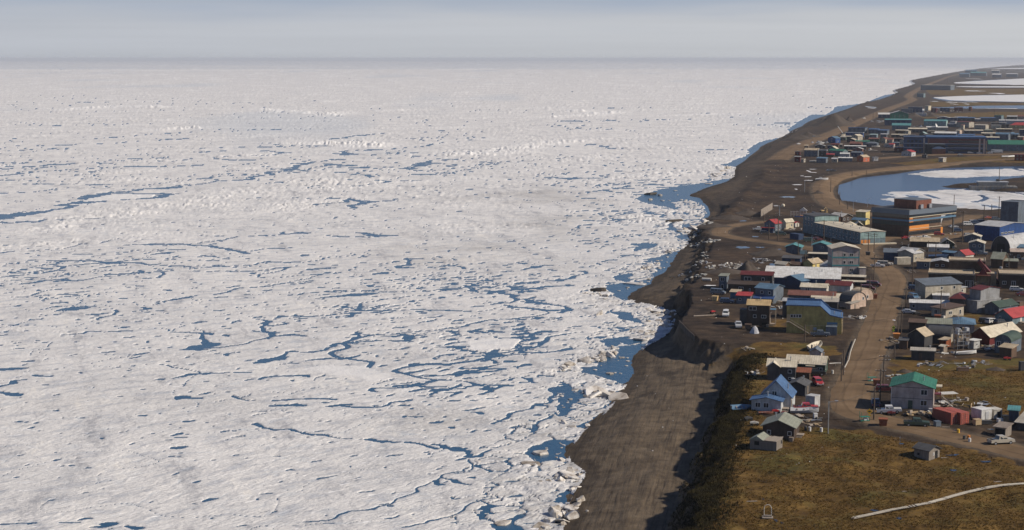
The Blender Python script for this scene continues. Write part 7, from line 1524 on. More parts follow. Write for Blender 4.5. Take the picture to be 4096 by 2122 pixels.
# boardwalk across the tundra, plank by plank
BW = [G(*X('Q', x, y)) for x, y in ((1395, 585), (1520, 560), (1640, 535), (1770, 507), (1900, 480), (2030, 448), (2150, 415), (2300, 378), (2430, 360), (2576, 347), (2700, 338))]
bp = resample(np.array([b[:2] for b in BW]), .34); r = empty('boardwalk', (bp[0][0], bp[0][1], float(gz(*bp[0])[0]))); tag(r, 'narrow pale boardwalk crossing the tundra at bottom right', 'boardwalk')
pm = [MB().box(-.15, .15, -.42, .42, 0, .05).mesh('plank', m) for m in (mat('bleached_plank', (.50, .45, .36), .85, .2, 3), mat('bleached_plank_grey', (.40, .36, .30), .85, .2, 3))]
zs = gz(bp[:, 0], bp[:, 1]); zs = np.convolve(np.pad(zs, 10, 'edge'), np.ones(21) / 21, 'valid') + .32
acc = 0
for i in range(1, len(bp) - 1):
    if np.hypot(*(bp[i] - bp[acc])) < .33: continue
    acc = i; t = bp[i + 1] - bp[i - 1]; o = link(bpy.data.objects.new('plank', pm[i % 7 == 0]), r); o.location = (bp[i][0] - bp[0][0], bp[i][1] - bp[0][1], zs[i] - r.location.z + .01 * rnd.random()); o.rotation_euler = (0, 0, math.atan2(t[1], t[0]) + rnd.uniform(-.03, .03)); o.scale = (1, rnd.uniform(.9, 1.12), 1)
for s in (-.3, .3):
    sb = MB()
    for i in range(0, len(bp) - 12, 12):
        a, b = bp[i], bp[i + 12]; t = (b - a) / np.hypot(*(b - a)); nn = np.array((-t[1], t[0])) * s
        sb.tube((a[0] + nn[0] - bp[0][0], a[1] + nn[1] - bp[0][1], zs[i] - r.location.z - .09), (b[0] + nn[0] - bp[0][0], b[1] + nn[1] - bp[0][1], zs[i + 12] - r.location.z - .09), .08, n=4)
    sb.build('stringer', M_WOOD, r)
# arched frame on its little platform
r = thing('arch_frame', *X('Q', 810, 575), -8, 'white pipe arch standing on a small platform in the tundra', 'arch', dz=.1)
MB().box(-.95, .95, -.7, .7, 0, .14).build('platform', M_WOOD, r); MB().box(-.7, .7, -.2, .3, .144, .45).build('step', M_WOOD, r); m = paint('white')
for x in (-.62, .62): MB().tube((x, 0, .1), (x, 0, 1.75), .045, n=8).build('post', m, r)
a_ = MB()
for t0, t1 in zip(np.linspace(math.pi, 0, 11)[:-1], np.linspace(math.pi, 0, 11)[1:]): a_.tube((.62 * math.cos(t0), 0, 1.75 + .6 * math.sin(t0)), (.62 * math.cos(t1), 0, 1.75 + .6 * math.sin(t1)), .045, n=8)
a_.build('hoop', m, r)
for z in (.7, 1.1, 1.5): MB().box(.55, .75, -.06, .06, z, z + .15).build('bracket', M_GALV, r)
for c, x, y, rz, L_, lab in (('Q', 702, 460, 8, 2.0, 'short bleached plank lying on the tundra near the arch'), ('Q', 2382, 326, 12, 2.4, 'single bleached board lying near the boardwalk'), ('Q', 1755, 392, 10, .9, 'small board scrap in the middle of the tundra'), ('Q', 2030, 160, 8, 1.6, 'plank leading to the lone cabin'), ('B', 1090, 937, -5, 1.6, 'pale board lying on gravel before the containers'), ('B', 920, 980, 2, 2.4, 'flat board on the wet gravel yard')):
    r = thing('loose_plank', *X(c, x, y), rz, lab, 'plank'); MB().box(-L_ / 2, L_ / 2, -.14, .14, .02, .09).build('board', M_WOOD, r); MB().box(-L_ / 2, L_ / 2 - .3, .16, .3, .0, .07).build('second_board', M_WOOD, r)
# roofed table by the junk pile, scaffold rack in the yard
r = thing('shelter', *X('B', 1110, 640), 12, 'open shelter with white sheet roof right of the mauve house', 'shelter')
for px, py in ((-1.7, -1), (1.7, -1), (-1.7, 1), (1.7, 1)): MB().tube((px, py, -.3), (px, py, 1.9), .06, n=6).build('post', M_WOOD, r)
MB().box(-2.0, 2.0, -1.3, 1.3, 1.9, 2.0).build('roof', paint('offwhite'), r)
r = thing('drying_rack', *X('D', 1415, 1262), 20, 'tall scaffold rack loaded with stored gear beside the black garage', 'rack')
for px in (-1.8, 0, 1.8):
    for py in (-.8, .8): MB().tube((px, py, -.3), (px, py, 5.2), .07, n=6).build('post', M_GALV, r)
for z in (1.2, 2.2, 3.2, 4.2, 5.0):
    MB().box(-2.0, 2.0, -.9, -.78, z, z + .1).build('rail', M_GALV, r); MB().box(-2.0, 2.0, .78, .9, z, z + .1).build('rail', M_GALV, r)
for k in range(22):
    o = link(bpy.data.objects.new('stored_bundle', _boxm[k % 7]), r); o.location = (rnd.uniform(-1.7, 1.7), rnd.uniform(-.7, .7), rnd.choice((1.3, 2.3, 3.3, 4.3, 5.1))); o.rotation_euler = (0, 0, rnd.uniform(0, 3)); o.scale = [rnd.uniform(.8, 1.7)] * 3
# mesh fence on the beach ridge
P0, P1 = G(*X('R', 1450, 722)), G(*X('R', 1572, 645)); r = empty('snow_fence', tuple(P0)); tag(r, 'tall grey slatted snow fence on the gravel flat', 'fence'); d_ = P1 - P0; L_ = np.hypot(d_[0], d_[1]); r.rotation_euler = (0, 0, math.atan2(d_[1], d_[0]))
n = max(6, int(L_ / 4))
for k in range(n + 1): MB().tube((k * L_ / n, 0, -.5), (k * L_ / n, 0, 4.2), .1, n=6).build('post', M_OLDW, r)
sl = MB().box(0, L_, -.04, .04, 0, .22).mesh('slat', M_WOOD)
for k in range(12): o = link(bpy.data.objects.new('slat', sl), r); o.location = (0, -.1, .5 + k * .31)
# crane, excavator, dish, radar ball, playground, pump house
r = thing('crane_truck', *X('H', 950, 770), 40, 'mobile crane with long white boom among the far houses', 'crane'); MB().box(-4, 4, -1.3, 1.3, .6, 1.8).build('chassis', paint('cream'), r); MB().box(2.2, 4, -1.2, 1.2, 1.804, 3.2).build('cab', paint('cream'), r); MB().box(-1.5, 1.5, -1.2, 1.2, 1.805, 3.0).build('turntable', paint('charcoal'), r)
o = MB().box(-.28, .28, -.28, .28, 0, 10.5).build('boom', paint('white'), r); o.location = (0, 0, 2.8); o.rotation_euler = (0, math.radians(-38), math.radians(-30))
MB().box(-.8, .8, -.7, .7, 10.3, 11.2).build('boom_head', paint('charcoal'), o)
for x in (-2.8, -1.4, 2.8):
    for s in (-1, 1): MB().tube((x, s * 1.0, .55), (x, s * 1.4, .55), .55, n=12).build('wheel', M_TYRE, r)
r = thing('excavator', *X('F', 1380, 140), 25, 'orange excavator with raised arm near the playground', 'excavator'); r.scale = (.55, .55, .55); m = paint('ochre', .6)
MB().box(-2.0, 1.4, -1.3, 1.3, 1.1, 2.3).build('body', m, r); MB().box(.1, 1.3, -1.2, -.1, 2.304, 3.4).build('cab', M_GLASS, r)
for s in (-1, 1): MB().prism([(-2.1, .1), (1.9, .1), (2.2, .55), (1.9, 1.0), (-2.1, 1.0), (-2.4, .55)], s * 1.0 - .3, s * 1.0 + .3, 'y').build('track', M_TYRE, r)
o = MB().tube((1.2, .3, 1.8), (4.2, .3, 4.6), .28, n=6).build('boom', m, r); MB().tube((4.2, .3, 4.6), (6.2, .3, 2.2), .22, n=6).build('stick', m, r); MB().box(5.8, 6.9, -.3, .9, 1.2, 2.2).build('bucket', paint('charcoal'), r)
r = thing('digger', *X('F', 1465, 172), 0, 'small yellow machine right of the excavator', 'machine'); r.scale = (.6, .6, .6); MB().box(-.9, .9, -1.2, 1.2, .4, 1.7).build('body', paint('ochre', .6), r); MB().box(-.6, .6, -.6, .7, 1.704, 3.6).build('cab', paint('ochre', .6), r)
for s in (-1, 1): MB().tube((-.5, s * 1.3, .5), (.5, s * 1.3, .5), .5, n=10).build('track', M_TYRE, r)
r = thing('satellite_dish', *X('I', 700, 655), 20, 'large white satellite dish in the far town', 'dish'); MB().tube((0, 0, -.5), (0, 0, 3.5), .4, n=8).build('mast', M_GALV, r); d_ = MB(); n = 16
vs = [(0, -.2, 0)] + [(1.7 * math.cos(t), -.6, 1.7 * math.sin(t)) for t in np.linspace(0, 2 * math.pi, n, endpoint=False)] + [(3.2 * math.cos(t), -1.6, 3.2 * math.sin(t)) for t in np.linspace(0, 2 * math.pi, n, endpoint=False)]
d_.add(vs, [(0, 1 + i, 1 + (i + 1) % n) for i in range(n)] + [(1 + i, 1 + n + i, 1 + n + (i + 1) % n, 1 + (i + 1) % n) for i in range(n)]); o = d_.build('reflector', paint('white'), r, True); o.location = (0, 0, 4.6); o.rotation_euler = (math.radians(-25), 0, math.radians(40))
r = thing('radome', *X('F', 560, 215), 0, 'white ball on a mast beside the tall utility pole', 'radome'); MB().tube((0, 0, -.5), (0, 0, 5.5), .25, n=8).build('mast', M_GALV, r); MB().box(-3.0, -.8, -.8, .8, 5.3, 5.7).build('platform', paint('white'), r)
bm = bmesh.new(); bmesh.ops.create_icosphere(bm, subdivisions=3, radius=.95); me = bpy.data.meshes.new('dome'); bm.to_mesh(me); bm.free(); me.materials.append(paint('cream')); me.polygons.foreach_set('use_smooth', [True] * len(me.polygons)); o = link(bpy.data.objects.new('dome', me), r); o.location = (1.9, 0, 5.6); MB().box(0, 1.9, -.1, .1, 4.9, 5.1).build('bracket', M_GALV, r)
r = thing('playground', *X('F', 960, 225), -10, 'pale playground frame with blue and orange slides', 'playground'); m = paint('offwhite')
for x in (-5, -3.4, -1.8, 0, 1.6, 3.2):
    for y in (-1, 1): MB().tube((x, y, -.3), (x, y, 2.8 if x < 0 else 3.2), .12, n=6).build('post', m, r)
for z in (.9, 1.8, 2.6): MB().box(-5.1, 3.3, -1.1, -.9, z, z + .15).build('rail', m, r)
MB().prism([(-.4, 3.2), (3.6, 3.2), (1.6, 4.9)], -1.2, 1.2, 'y').build('roof_frame', m, r); MB().box(0, 6, -2.6, -1.3, .3, .7).build('slide', paint('orange'), r); MB().box(-3, 5, -3.6, -2.7, .05, .5).build('slide', paint('royal'), r); MB().box(3.6, 6.5, -2.6, -1.6, .1, .9).build('slide', paint('coral'), r)
r = thing('pump_station', *X('E', 2200, 335), -6, 'low grey concrete structure at the lagoon spit', 'pump station'); mc = mat('old_concrete', (.24, .23, .21), .9, .25, .4)
MB().box(-14, 16, -4, 4, -2, 2.0).build('pier', mc, r); MB().box(-9, 10, -3, 3, 2.003, 4.6).build('pump_house', mc, r); MB().box(-9.5, 10.5, -3.4, 3.4, 4.604, 5.0).build('roof', paint('lightgrey'), r); MB().box(3, 5, -1, 1, 5.003, 6.6).build('roof_hut', paint('charcoal'), r)
for k in range(12): MB().box(-13.5 + k * 2.4, -13.2 + k * 2.4, -4.3, -4.02, -2, 2.6).build('pile', M_OLDW, r)
# ------------------------------------------------------------------ gravel mounds
def mound(u, v, rx, ry, h, label, col='dirt'):
    P = G(u, v); n, k = 22, 9; vs = [(0, 0, h)]; fs = []; sx = rnd.uniform(0, 99)
    for j in range(1, k + 1):
        t = j / k
        for i in range(n):
            a = 2 * math.pi * i / n; q = 1 + .25 * float(perlin(np.array([math.cos(a) * 1.3 + sx]), np.array([math.sin(a) * 1.3]))[0])
            z = h * (1 - t) ** 1.15 * (1 + .35 * float(perlin(np.array([math.cos(a) * 2 * t + sx]), np.array([math.sin(a) * 2 * t + 5]))[0])) - (.6 if j == k else 0)
            vs.append((rx * t * q * math.cos(a), ry * t * q * math.sin(a), z))
    for i in range(n): fs.append((0, 1 + i, 1 + (i + 1) % n))
    for j in range(k - 1):
        for i in range(n): a = 1 + j * n + i; b = 1 + j * n + (i + 1) % n; fs.append((a, a + n, b + n, b))
    o = MB().add(vs, fs).build('gravel_mound', mat('mound_dirt', (.060, .045, .034), .95, .35, .6), None, True); o.location = tuple(P); tag(o, label, 'gravel mound', 'mounds of gravel')
for c, x, y, rx, ry, h, lab in [('C', 925, 265, 4.5, 6, 4.0, 'dark pointed gravel mound beside the white scrap heap'), ('C', 640, 290, 8, 6, 2.2, 'brown mound seaward of the dark red roof'), ('R', 1560, 1120, 10, 8, 3.0, 'rough dirt heap south of the beach road'), ('R', 1130, 740, 12, 8, 2.6, 'low dark mound above the beach'), ('R', 1290, 690, 10, 7, 2.6, 'dark mound next to the beach flat'), ('R', 960, 820, 9, 8, 2.0, 'brown mound at the head of the beach'), ('R', 2060, 470, 5, 3, 2.2, 'small dark mound at the lagoon road bend'),
                                ('H', 780, 560, 30, 20, 16, 'large dark gravel pile beside the far coast road'), ('H', 575, 485, 10, 10, 6, 'small gravel pile beside the far coast road'), ('H', 250, 790, 16, 10, 6, 'low gravel pile seaward of the far road'), ('H', 100, 830, 16, 10, 5, 'lowest gravel pile seaward of the far road'), ('H', 920, 560, 14, 9, 8, 'right shoulder of the large gravel pile'), ('H', 1065, 470, 7, 7, 6, 'dark little heap at the far road'), ('I', 640, 385, 14, 10, 6, 'dark heap beside the pale warehouse'), ('I', 270, 385, 14, 10, 6, 'earth heap behind the teal depot'), ('B', 620, 312, 2.4, 1.6, 1.0, 'black earth heap behind the mauve house'), ('B', 1655, 285, 3, 2, .8, 'low dark earth heap on brown grass')]:
    mound(*X(c, x, y), rx, ry, h, lab)

# ------------------------------------------------------------------ ice blocks and floes by the shore
M_FLOE = bpy.data.materials.new('floe_ice'); N, L, p = nodes(M_FLOE)
ob_ = N.new('ShaderNodeTexCoord').outputs['Object']; oi = N.new('ShaderNodeObjectInfo')
c_ = ramp(N, L, noise(N, L, .9, 4, .65, ob_), [(.34, (.26, .22, .18)), (.45, (.50, .46, .41)), (.58, (.68, .65, .61)), (.8, (.78, .76, .72))])
c_ = mixc(N, L, 1.0, c_, ramp(N, L, oi.outputs['Random'], [(0, (.55, .50, .43)), (.45, (.9, .88, .85)), (1, (1, 1, 1))]), 'MULTIPLY')
L.new(c_, p.inputs['Base Color']); p.inputs['Roughness'].default_value = .6; p.inputs['Subsurface Weight'].default_value = 0.0
bump(N, L, p, noise(N, L, 2.5, 4, .6, ob_), .12, .7)
M_MUDICE = mat('muddy_ice', (.085, .070, .055), .9, .3, .5, grime=(.035, .028, .022))
def floe_mesh(seed, slab=True):
    q = random.Random(seed); n = q.randint(7, 11); bm = bmesh.new(); ring = []
    ang = sorted(q.uniform(0, 2 * math.pi) for _ in range(n)) if not slab else [2 * math.pi * (i + q.uniform(-.3, .3)) / n for i in range(n)]
    e = q.uniform(.55, 1)
    pts = [(math.cos(a) * q.uniform(.75, 1.1), math.sin(a) * e * q.uniform(.75, 1.1)) for a in ang]
    th = q.uniform(.16, .28) if slab else q.uniform(.5, .8)
    layers = [(-.5, .82), (-.1, 1.0), (.55, 1.0), (.9, .93), (1.0, .8)]
    rings = []
    for z, s in layers: rings.append([bm.verts.new((x * s + q.uniform(-.03, .03), y * s + q.uniform(-.03, .03), th * z + q.uniform(-.02, .02))) for x, y in pts])
    for a, b in zip(rings[:-1], rings[1:]):
        for i in range(n): bm.faces.new((a[i], a[(i + 1) % n], b[(i + 1) % n], b[i]))
    top = rings[-1]; c = bm.verts.new((q.uniform(-.15, .15), q.uniform(-.15, .15), th * (1.0 + q.uniform(-.1, .3))))
    for i in range(n): bm.faces.new((top[i], top[(i + 1) % n], c))
    bm.faces.new(rings[0][::-1]); bmesh.ops.recalc_face_normals(bm, faces=bm.faces[:])
    me = bpy.data.meshes.new('ice_floe'); bm.to_mesh(me); bm.free(); me.materials.append(M_FLOE); return me
FM = [floe_mesh(i) for i in range(10)]; FB = [floe_mesh(50 + i, False) for i in range(8)]
def floe(x, y, s, label, tilt=.08, block=False, z=None, group='ice floes along the shore', sy=1.0, mud=False):
    me = rnd.choice(FB if block else FM); o = bpy.data.objects.new('ice_block' if block else 'ice_floe', me); link(o)
    gzv = float(gz(x, y)[0]); base = max(0.0, gzv) if z is None else z
    o.location = (x, y, base + .02 * s); o.rotation_euler = (rnd.uniform(-tilt, tilt), rnd.uniform(-tilt, tilt), rnd.uniform(0, 6.28)); o.scale = (s, s * sy, (min(s, 1.3) + .25 * max(0, s - 1.3)) * rnd.uniform(.7, 1.2))
    if mud: o.material_slots[0].link = 'OBJECT'; o.material_slots[0].material = M_MUDICE; o.rotation_euler.z = rnd.uniform(-.3, .3)
    return tag(o, label, 'ice block' if block else 'ice floe', group)
for u, v, s, lab, t, b in [(2163, 1812, 2.3, 'rounded thick floe floating alone in the blue shore pool', .03, 0), (2228, 1838, 2.2, 'peaked ice block leaning on the shore below the round floe', .45, 1), (2122, 1855, 2.6, 'dirty oval floe stranded west of the peaked block', .12, 0), (2010, 2092, 2.0, 'blocky floe in the hooked lead near the bottom', .1, 0), (2195, 2085, 1.2, 'brown stained ice block on the bottom beach', .3, 1), (2240, 2098, 1.2, 'second brown ice block on the bottom beach', .3, 1),
                           (2165, 2110, 2.2, 'large tilted slab at the bottom shore', .35, 0), (2180, 2112, 1.0, 'pale cube of ice at the bottom shore', .2, 1), (2600, 778, 4.5, 'jagged dark iceberg slab in the mouth of the bay', .2, 1), (2640, 783, 1.6, 'small jagged block beside the bay iceberg', .3, 1), (2600, 800, 2.0, 'white block floating south of the bay iceberg', .25, 1), (2835, 735, 3.5, 'flat white floe inside the bay', .02, 0),
                           (2460, 1395, 1.4, 'lone small floe in the shore channel', .05, 0), (2440, 1494, 1.4, 'thin brash floe in the wide shore channel', .03, 0), (2540, 1135, 5, 'long thin dirty floe in the narrow channel', .02, 0), (2400, 1262, 2.2, 'high ridge block standing in the broken ice', .5, 1), (1910, 1845, 1.1, 'small smooth pebble shaped floe in a crack', .03, 0), (2395, 1165, 3.4, 'dark muddy ice ridge at the channel bend', .2, 1), (2700, 887, 5.5, 'long mud covered ice ridge below the beach point', .15, 1)]:
    x, y, _ = at(u, v, .2); floe(x, y, s, lab, t, bool(b), sy=.6 if 'long' in lab or 'ridge' in lab else 1.0, mud=any(w_ in lab for w_ in ('mud', 'dark')))
# numbers of nameless pieces: grounded blocks, brash in the channels
ZONE = [((2240, 2110), (2330, 1890), 34, 26, 1.0), ((2180, 1920), (2300, 1900), 30, 20, 1.1), ((2240, 1700), (2360, 1690), 14, 14, 1.0), ((2330, 1560), (2470, 1590), 34, 18, 1.2), ((2230, 1480), (2420, 1430), 44, 14, 1.1), ((2380, 1440), (2470, 1400), 34, 10, 1.0), ((2580, 1350), (2690, 1265), 54, 14, 1.2), ((2560, 1230), (2680, 1260), 26, 8, 1.2), ((2340, 1165), (2430, 1185), 18, 8, 1.5), ((2740, 930), (2820, 900), 24, 8, 1.6), ((2640, 1010), (2700, 1000), 16, 8, 1.5), ((2860, 700), (2930, 680), 18, 10, 2.6), ((2560, 1090), (2640, 1050), 18, 10, 1.4)]
WHERE = ['at the bottom of the beach', 'on the near shore by the peaked block', 'by the narrow near channel', 'on the shore below the gully beach', 'west of the wide shore channel', 'at the head of the wide shore channel', 'under the retaining wall', 'north of the retaining wall', 'at the channel bend', 'below the revetment', 'beside the blue cove', 'north of the bay', 'west of the blue cove']
for zi, (a, b, n, sp, s0) in enumerate(ZONE):
    for k in range(int(n * .62)):
        t = rnd.random(); u = a[0] + (b[0] - a[0]) * t + rnd.gauss(0, sp * 1.4); v = a[1] + (b[1] - a[1]) * t + rnd.gauss(0, sp * .6)
        x, y, _ = at(u, v, .3); bl = rnd.random() < .45
        floe(x, y, s0 * min(2.4, rnd.lognormvariate(-.35, .55)) * (1.0 if bl else 1.7), ('jagged ice block heaped ' if bl else 'tilted ice slab heaped ') + WHERE[zi], .4 if not bl else .6, bl, group='blocks of the grounded ice belt')
BR = [[(2330, 1485), (2520, 1520), (2530, 1410), (2420, 1440)], [(2440, 1170), (2560, 1150), (2620, 1110), (2500, 1130)], [(2610, 1040), (2700, 1010), (2650, 1080), (2620, 1090)], [(2570, 805), (2700, 760), (2830, 850), (2750, 800)], [(2190, 1770), (2270, 1770), (2250, 1830), (2160, 1840)], [(2240, 1560), (2310, 1570), (2250, 1650), (2240, 1600)]]
for q, bw_ in zip(BR, ('the wide shore channel', 'the channel bend', 'the blue cove', 'the bay mouth', 'the pool of the round floe', 'the narrow near channel')):
    for k in range(11):
        i = rnd.randrange(4); j = (i + 1) % 4; t = rnd.random(); w_ = rnd.random() * .6
        cu = sum(p[0] for p in q) / 4; cv = sum(p[1] for p in q) / 4
        u = (q[i][0] + (q[j][0] - q[i][0]) * t) * (1 - w_) + cu * w_; v = (q[i][1] + (q[j][1] - q[i][1]) * t) * (1 - w_) + cv * w_
        x, y, _ = at(u, v, 0); floe(x, y, rnd.uniform(.25, .8) * (y / 450), 'small brash ice piece drifting in ' + bw_, .03, group='brash in the shore channels')
# pale boulders and sandbags of the broken revetment
M_ROCK = mat('pale_rock', (.34, .33, .30), .9, .3, 1.5)
RK = []
for i in range(5):
    q = random.Random(90 + i); bm = bmesh.new(); bmesh.ops.create_icosphere(bm, subdivisions=1, radius=1)
    for v_ in bm.verts: v_.co *= q.uniform(.7, 1.15); v_.co.z *= .7
    me = bpy.data.meshes.new('revetment_boulder'); bm.to_mesh(me); bm.free(); me.materials.append(M_ROCK); RK.append(me)
for a, b, n, sp in (((2770, 985), (2830, 965), 34, 9), ((2800, 905), (2850, 890), 26, 8), ((2760, 960), (2800, 920), 34, 10), ((2850, 965), (2880, 963), 8, 5), ((2800, 1060), (2820, 1010), 22, 8), ((2740, 1120), (2820, 1100), 14, 12)):
    for k in range(n):
        t = rnd.random(); P = G(a[0] + (b[0] - a[0]) * t + rnd.gauss(0, sp), a[1] + (b[1] - a[1]) * t + rnd.gauss(0, sp * .5))
        o = link(bpy.data.objects.new('revetment_boulder', rnd.choice(RK))); s = rnd.uniform(.35, 1.0); o.location = (P[0], P[1], P[2] + s * .2); o.scale = (s * rnd.uniform(.8, 1.5), s, s * .8); o.rotation_euler = (0, 0, rnd.uniform(0, 6)); tag(o, 'pale boulder of the broken revetment on the beach point', 'boulder', 'revetment boulders')
for k in range(12):
    P = G(*X('B', rnd.uniform(420, 575), rnd.uniform(335, 382))); o = link(bpy.data.objects.new('rock', rnd.choice(RK))); s = rnd.uniform(.35, .7); o.location = (P[0], P[1], P[2] + s * .2); o.scale = (s * 1.4, s, s * .8); o.rotation_euler = (0, 0, rnd.uniform(0, 6)); tag(o, 'grey rock in the heap northwest of the mauve house', 'rock', 'rock heap')
# scraps of litter
LT = [MB().add([(-.3, -.2, 0), (.3, -.15, .05), (.25, .2, .0), (-.2, .25, .12), (0, 0, .22)], [(0, 1, 4), (1, 2, 4), (2, 3, 4), (3, 0, 4), (3, 2, 1, 0)]).mesh('litter_scrap', m) for m in (paint('white'), paint('lightgrey'), paint('offwhite'))]
for (u0, u1, v0, v1, n), lw in zip(((2990, 3330, 1780, 1860, 12), (2930, 3000, 1620, 1860, 5), (3550, 4050, 1400, 1640, 16), (3050, 3400, 1440, 1720, 10), (3450, 3600, 1080, 1400, 18), (2760, 3150, 1130, 1400, 26), (2850, 3300, 880, 1130, 40), (2950, 3300, 660, 880, 34), (2500, 2760, 1400, 1900, 8), (3300, 3600, 560, 700, 24), (3480, 3620, 950, 1100, 14)), ('on the tundra by the weathered shed', 'on the bluff edge', 'on the brown grass east of the road', 'around the bluff houses', 'along the wide road', 'on the bluff by the yellow building', 'around the beach road', 'on the gravel flat', 'on the near beach', 'before the far houses', 'by the road bend')):
    for k in range(n):
        P = G(rnd.uniform(u0, u1), rnd.uniform(v0, v1)); s = rnd.uniform(.3, .75) * (.7 + P[1] / 1100)
        o = link(bpy.data.objects.new('litter_scrap', rnd.choice(LT))); o.location = tuple(P); o.scale = (s, s, s); o.rotation_euler = (0, 0, rnd.uniform(0, 6)); tag(o, 'small pale scrap of litter ' + lw, 'litter', 'scraps of litter')
# ------------------------------------------------------------------ puddles and last snow
M_PUD = make_water('puddle_water', (.03, .04, .06), .08, 2.0, .005); M_SNOW = mat('old_snow', (.66, .65, .64), .8, .1, .5)
def patch(u, v, wpx, hpx, m, name, label=None, cat=None, lift=.06):
    P = G(u, v); ax = px_len(P, (1, 0), wpx / 2); ay = hpx / 2 * P[1] ** 2 / (FPX * (CAM_Z - P[2])); sx = rnd.uniform(0, 50); n = 26; bm = bmesh.new()
    pts = []
    for i in range(n):
        a = 2 * math.pi * i / n; q = 1 + .5 * float(perlin(np.array([math.cos(a) * 1.4 + sx]), np.array([math.sin(a) * 1.4]))[0]); pts.append((P[0] + ax * q * math.cos(a), P[1] + ay * q * math.sin(a)))
    pts = np.array(pts); zz = gz(pts[:, 0], pts[:, 1])
    z = float(np.median(zz)) + lift if m is M_PUD else None
    f = bm.faces.new([bm.verts.new((x, y, z if z is not None else float(g) + lift)) for (x, y), g in zip(pts, zz)])
    if f.normal.z < 0: f.normal_flip()
    if m is not M_PUD:
        bmesh.ops.poke(bm, faces=[f])
    me = bpy.data.meshes.new(name); bm.to_mesh(me); bm.free(); me.materials.append(m); o = link(bpy.data.objects.new(name, me))
    return tag(o, label, cat, 'last snow patches') if label else structure(o)
for c, x, y, w_, h_ in [('Q', 2075, 138, 95, 14), ('Q', 2305, 183, 70, 18), ('Q', 2087, 246, 45, 14), ('Q', 870, 590, 28, 18), ('Q', 910, 607, 22, 10), ('Q', 1545, 522, 55, 12), ('Q', 1718, 576, 45, 14), ('Q', 1622, 533, 30, 10), ('Q', 780, 445, 12, 12), ('R', 1745, 505, 170, 14), ('R', 1390, 930, 65, 12), ('R', 1425, 978, 65, 12), ('R', 1255, 1045, 145, 28), ('R', 1440, 1043, 95, 10), ('R', 1640, 1063, 65, 10), ('R', 1590, 1227, 70, 24),
                       ('R', 1250, 760, 95, 10), ('D', 545, 893, 70, 24), ('B', 1050, 1042, 100, 22), ('B', 1600, 962, 70, 12), ('B', 590, 1126, 80, 14), ('C', 1250, 192, 95, 30), ('C', 2340, 690, 60, 12), ('D', 420, 375, 40, 22), ('B', 1190, 985, 170, 30), ('H', 1560, 200, 120, 40)]:
    patch(*X(c, x, y), w_ / CROP[c][2], h_ / CROP[c][2], M_PUD, 'puddle')
for c, x, y, w_, h_, lab in [('L', 1660, 520, 40, 24, 'curved snow remnant west of the lagoon'), ('L', 1720, 490, 110, 7, 'thin snow line above the curved remnant'), ('L', 1730, 540, 120, 7, 'thin snow line below the curved remnant'), ('L', 1480, 727, 155, 10, 'straight snow strip on the gravel flat'), ('L', 1645, 604, 110, 8, 'upper snow strip by the lagoon road'), ('L', 1660, 660, 140, 9, 'snow strip before the white barge'), ('L', 1465, 795, 35, 16, 'small snow blot below the straight strip'), ('C', 450, 458, 160, 16, 'snow strip at the bluff edge by the slate van'), ('L', 1560, 592, 60, 6, 'short snow dash on the gravel flat'),
                             ('I', 1020, 102, 180, 14, 'long snow patch beyond the pond'), ('I', 1065, 140, 70, 16, 'snow patch left of the others beyond the pond'), ('I', 1205, 108, 40, 22, 'round snow patch beyond the pond'), ('I', 1300, 115, 40, 14, 'middle snow patch beyond the pond'), ('I', 1380, 97, 35, 18, 'upper snow patch beyond the pond'), ('I', 1465, 102, 45, 16, 'right snow patch beyond the pond'), ('I', 1310, 139, 70, 9, 'low thin snow patch beyond the pond'), ('I', 690, 87, 140, 10, 'thin snow streak by the second lagoon'),
                             ('K', 2000, 418, 200, 10, 'snow streak on the tundra beyond the station'), ('K', 2260, 445, 150, 7, 'thin snow streak beyond the second lagoon'), ('K', 2000, 278, 110, 6, 'snow streak below the distant halls'), ('K', 2350, 160, 260, 7, 'faint snow line on the distant spit'), ('H', 1500, 215, 70, 22, 'white snow edge of the beach pool'), ('D', 560, 900, 40, 12, 'small snow blot on the road edge')]:
    patch(*X(c, x, y), w_ / CROP[c][2], h_ / CROP[c][2], M_SNOW, 'snow_patch', lab, 'snow patch', .14 if c not in 'IK' else .5)
# ------------------------------------------------------------------ turf of the bluff and tussocks of the tundra (uncountable)
def tufts(name, pts, label, hmin, hmax, material, spread=.28, blades=5):
    V = []; F = []; q = np.random.RandomState(3)
    n = len(pts)
    for b in range(blades):
        a = q.rand(n) * 6.28; h = hmin + (hmax - hmin) * q.rand(n); w = .05 + .07 * q.rand(n); lean = .15 + .3 * q.rand(n)
        ox = pts[:, 0] + (q.rand(n) - .5) * spread; oy = pts[:, 1] + (q.rand(n) - .5) * spread
        ca, sa = np.cos(a), np.sin(a)
        p0 = np.stack([ox - sa * w, oy + ca * w, pts[:, 2] - .05], 1); p1 = np.stack([ox + sa * w, oy - ca * w, pts[:, 2] - .05], 1); p2 = np.stack([ox + ca * lean, oy + sa * lean, pts[:, 2] + h], 1)
        base = len(V) * 3 * n if False else None
        V.append(np.stack([p0, p1, p2], 1).reshape(-1, 3))
    V = np.concatenate(V); F = np.arange(len(V)).reshape(-1, 3)
    o = mesh_np(name, V, F, material, None, False); link(o); return tag(o, label, 'grass', kind='stuff')
def grass_mat(name, a, b):
    m = bpy.data.materials.new(name); N, L, p = nodes(m); pos = N.new('ShaderNodeNewGeometry').outputs['Position']
    L.new(ramp(N, L, noise(N, L, .35, 4, .7, pos), [(.32, a), (.68, b)]), p.inputs['Base Color']); p.inputs['Roughness'].default_value = .9; p.inputs['Specular IOR Level'].default_value = .1; return m
q = np.random.RandomState(8); gp = []
N_T = 38000
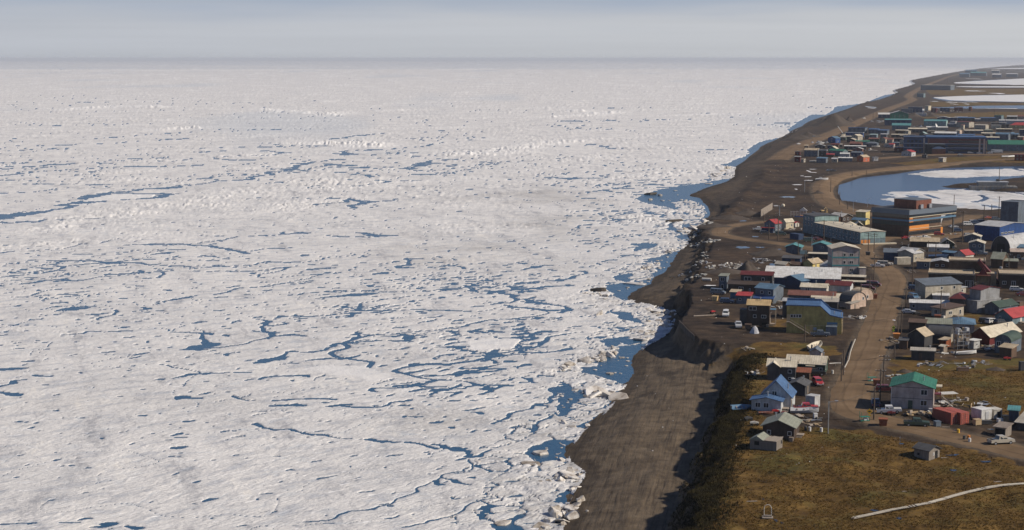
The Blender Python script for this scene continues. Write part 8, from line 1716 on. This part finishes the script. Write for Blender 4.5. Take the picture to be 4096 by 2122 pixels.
yy = 262 + (q.rand(N_T) ** 1.3) * 150; uu = 2740 + q.rand(N_T) * 1500; xx = (uu - 2048) / FPX * yy
keep = np.zeros(N_T)
for Pw in GRASS_W[:2] + GRASS_W[3:4]: keep = np.maximum(keep, smooth(-1, 2, sdist(xx, yy, Pw, 10)))
for k, (Pw, w_) in ROAD_S.items(): keep *= seg_near(xx, yy, Pw, w_ * .5 + 2) > w_ * .5 + .6
dn = fbm(xx / 6, yy / 6, 3); keep *= (dn > -.25)
for bx, by, br, bz in BUILT: keep *= ((xx - bx) ** 2 + (yy - by) ** 2) > (br * .8) ** 2
kk = keep > .5; pts = np.stack([xx[kk], yy[kk], gz(xx[kk], yy[kk])], 1)
tufts('tundra_grass', pts, 'short brown tundra grass covering the near field', .08, .24, grass_mat('dry_grass', (.082, .047, .013), (.140, .084, .024)))
# bluff turf: clumps hanging over the face
N_B = 26000; t = q.rand(N_B); seg = resample(CREST_W[:13], 1.0); ii = (t * (len(seg) - 1)).astype(int)
bx = seg[ii, 0] + q.randn(N_B) * 2.6 - 1.5; by = seg[ii, 1] + q.randn(N_B) * 1.2
pts = np.stack([bx, by, gz(bx, by)], 1); pts = pts[pts[:, 2] > 3.2]
tufts('bluff_turf', pts, 'ragged turf darkened as if shaded, hanging over the bluff edge', .15, .55, grass_mat('shade_dark_turf', (.010, .009, .004), (.048, .037, .011)), .6, 5)  # turf colour lowered, shade of the bluff face put into it
# ------------------------------------------------------------------ the air: thin even sea haze
hz = MB().box(-44000, 44000, -400, 66000, -4.0, 96.0).build('haze', None)
hm = bpy.data.materials.new('sea_haze'); hm.use_nodes = True; hn = hm.node_tree.nodes; hn.remove(hn['Principled BSDF'])
hv = hn.new('ShaderNodeVolumePrincipled'); hv.inputs['Color'].default_value = (0.90, 0.94, 1.0, 1); hv.inputs['Density'].default_value = 3.8e-5; hv.inputs['Anisotropy'].default_value = 0.0
hm.node_tree.links.new(hv.outputs[0], hn['Material Output'].inputs['Volume']); hz.data.materials.append(hm)
tag(hz, 'thin pale sea haze over ice and town', 'haze', kind='stuff')
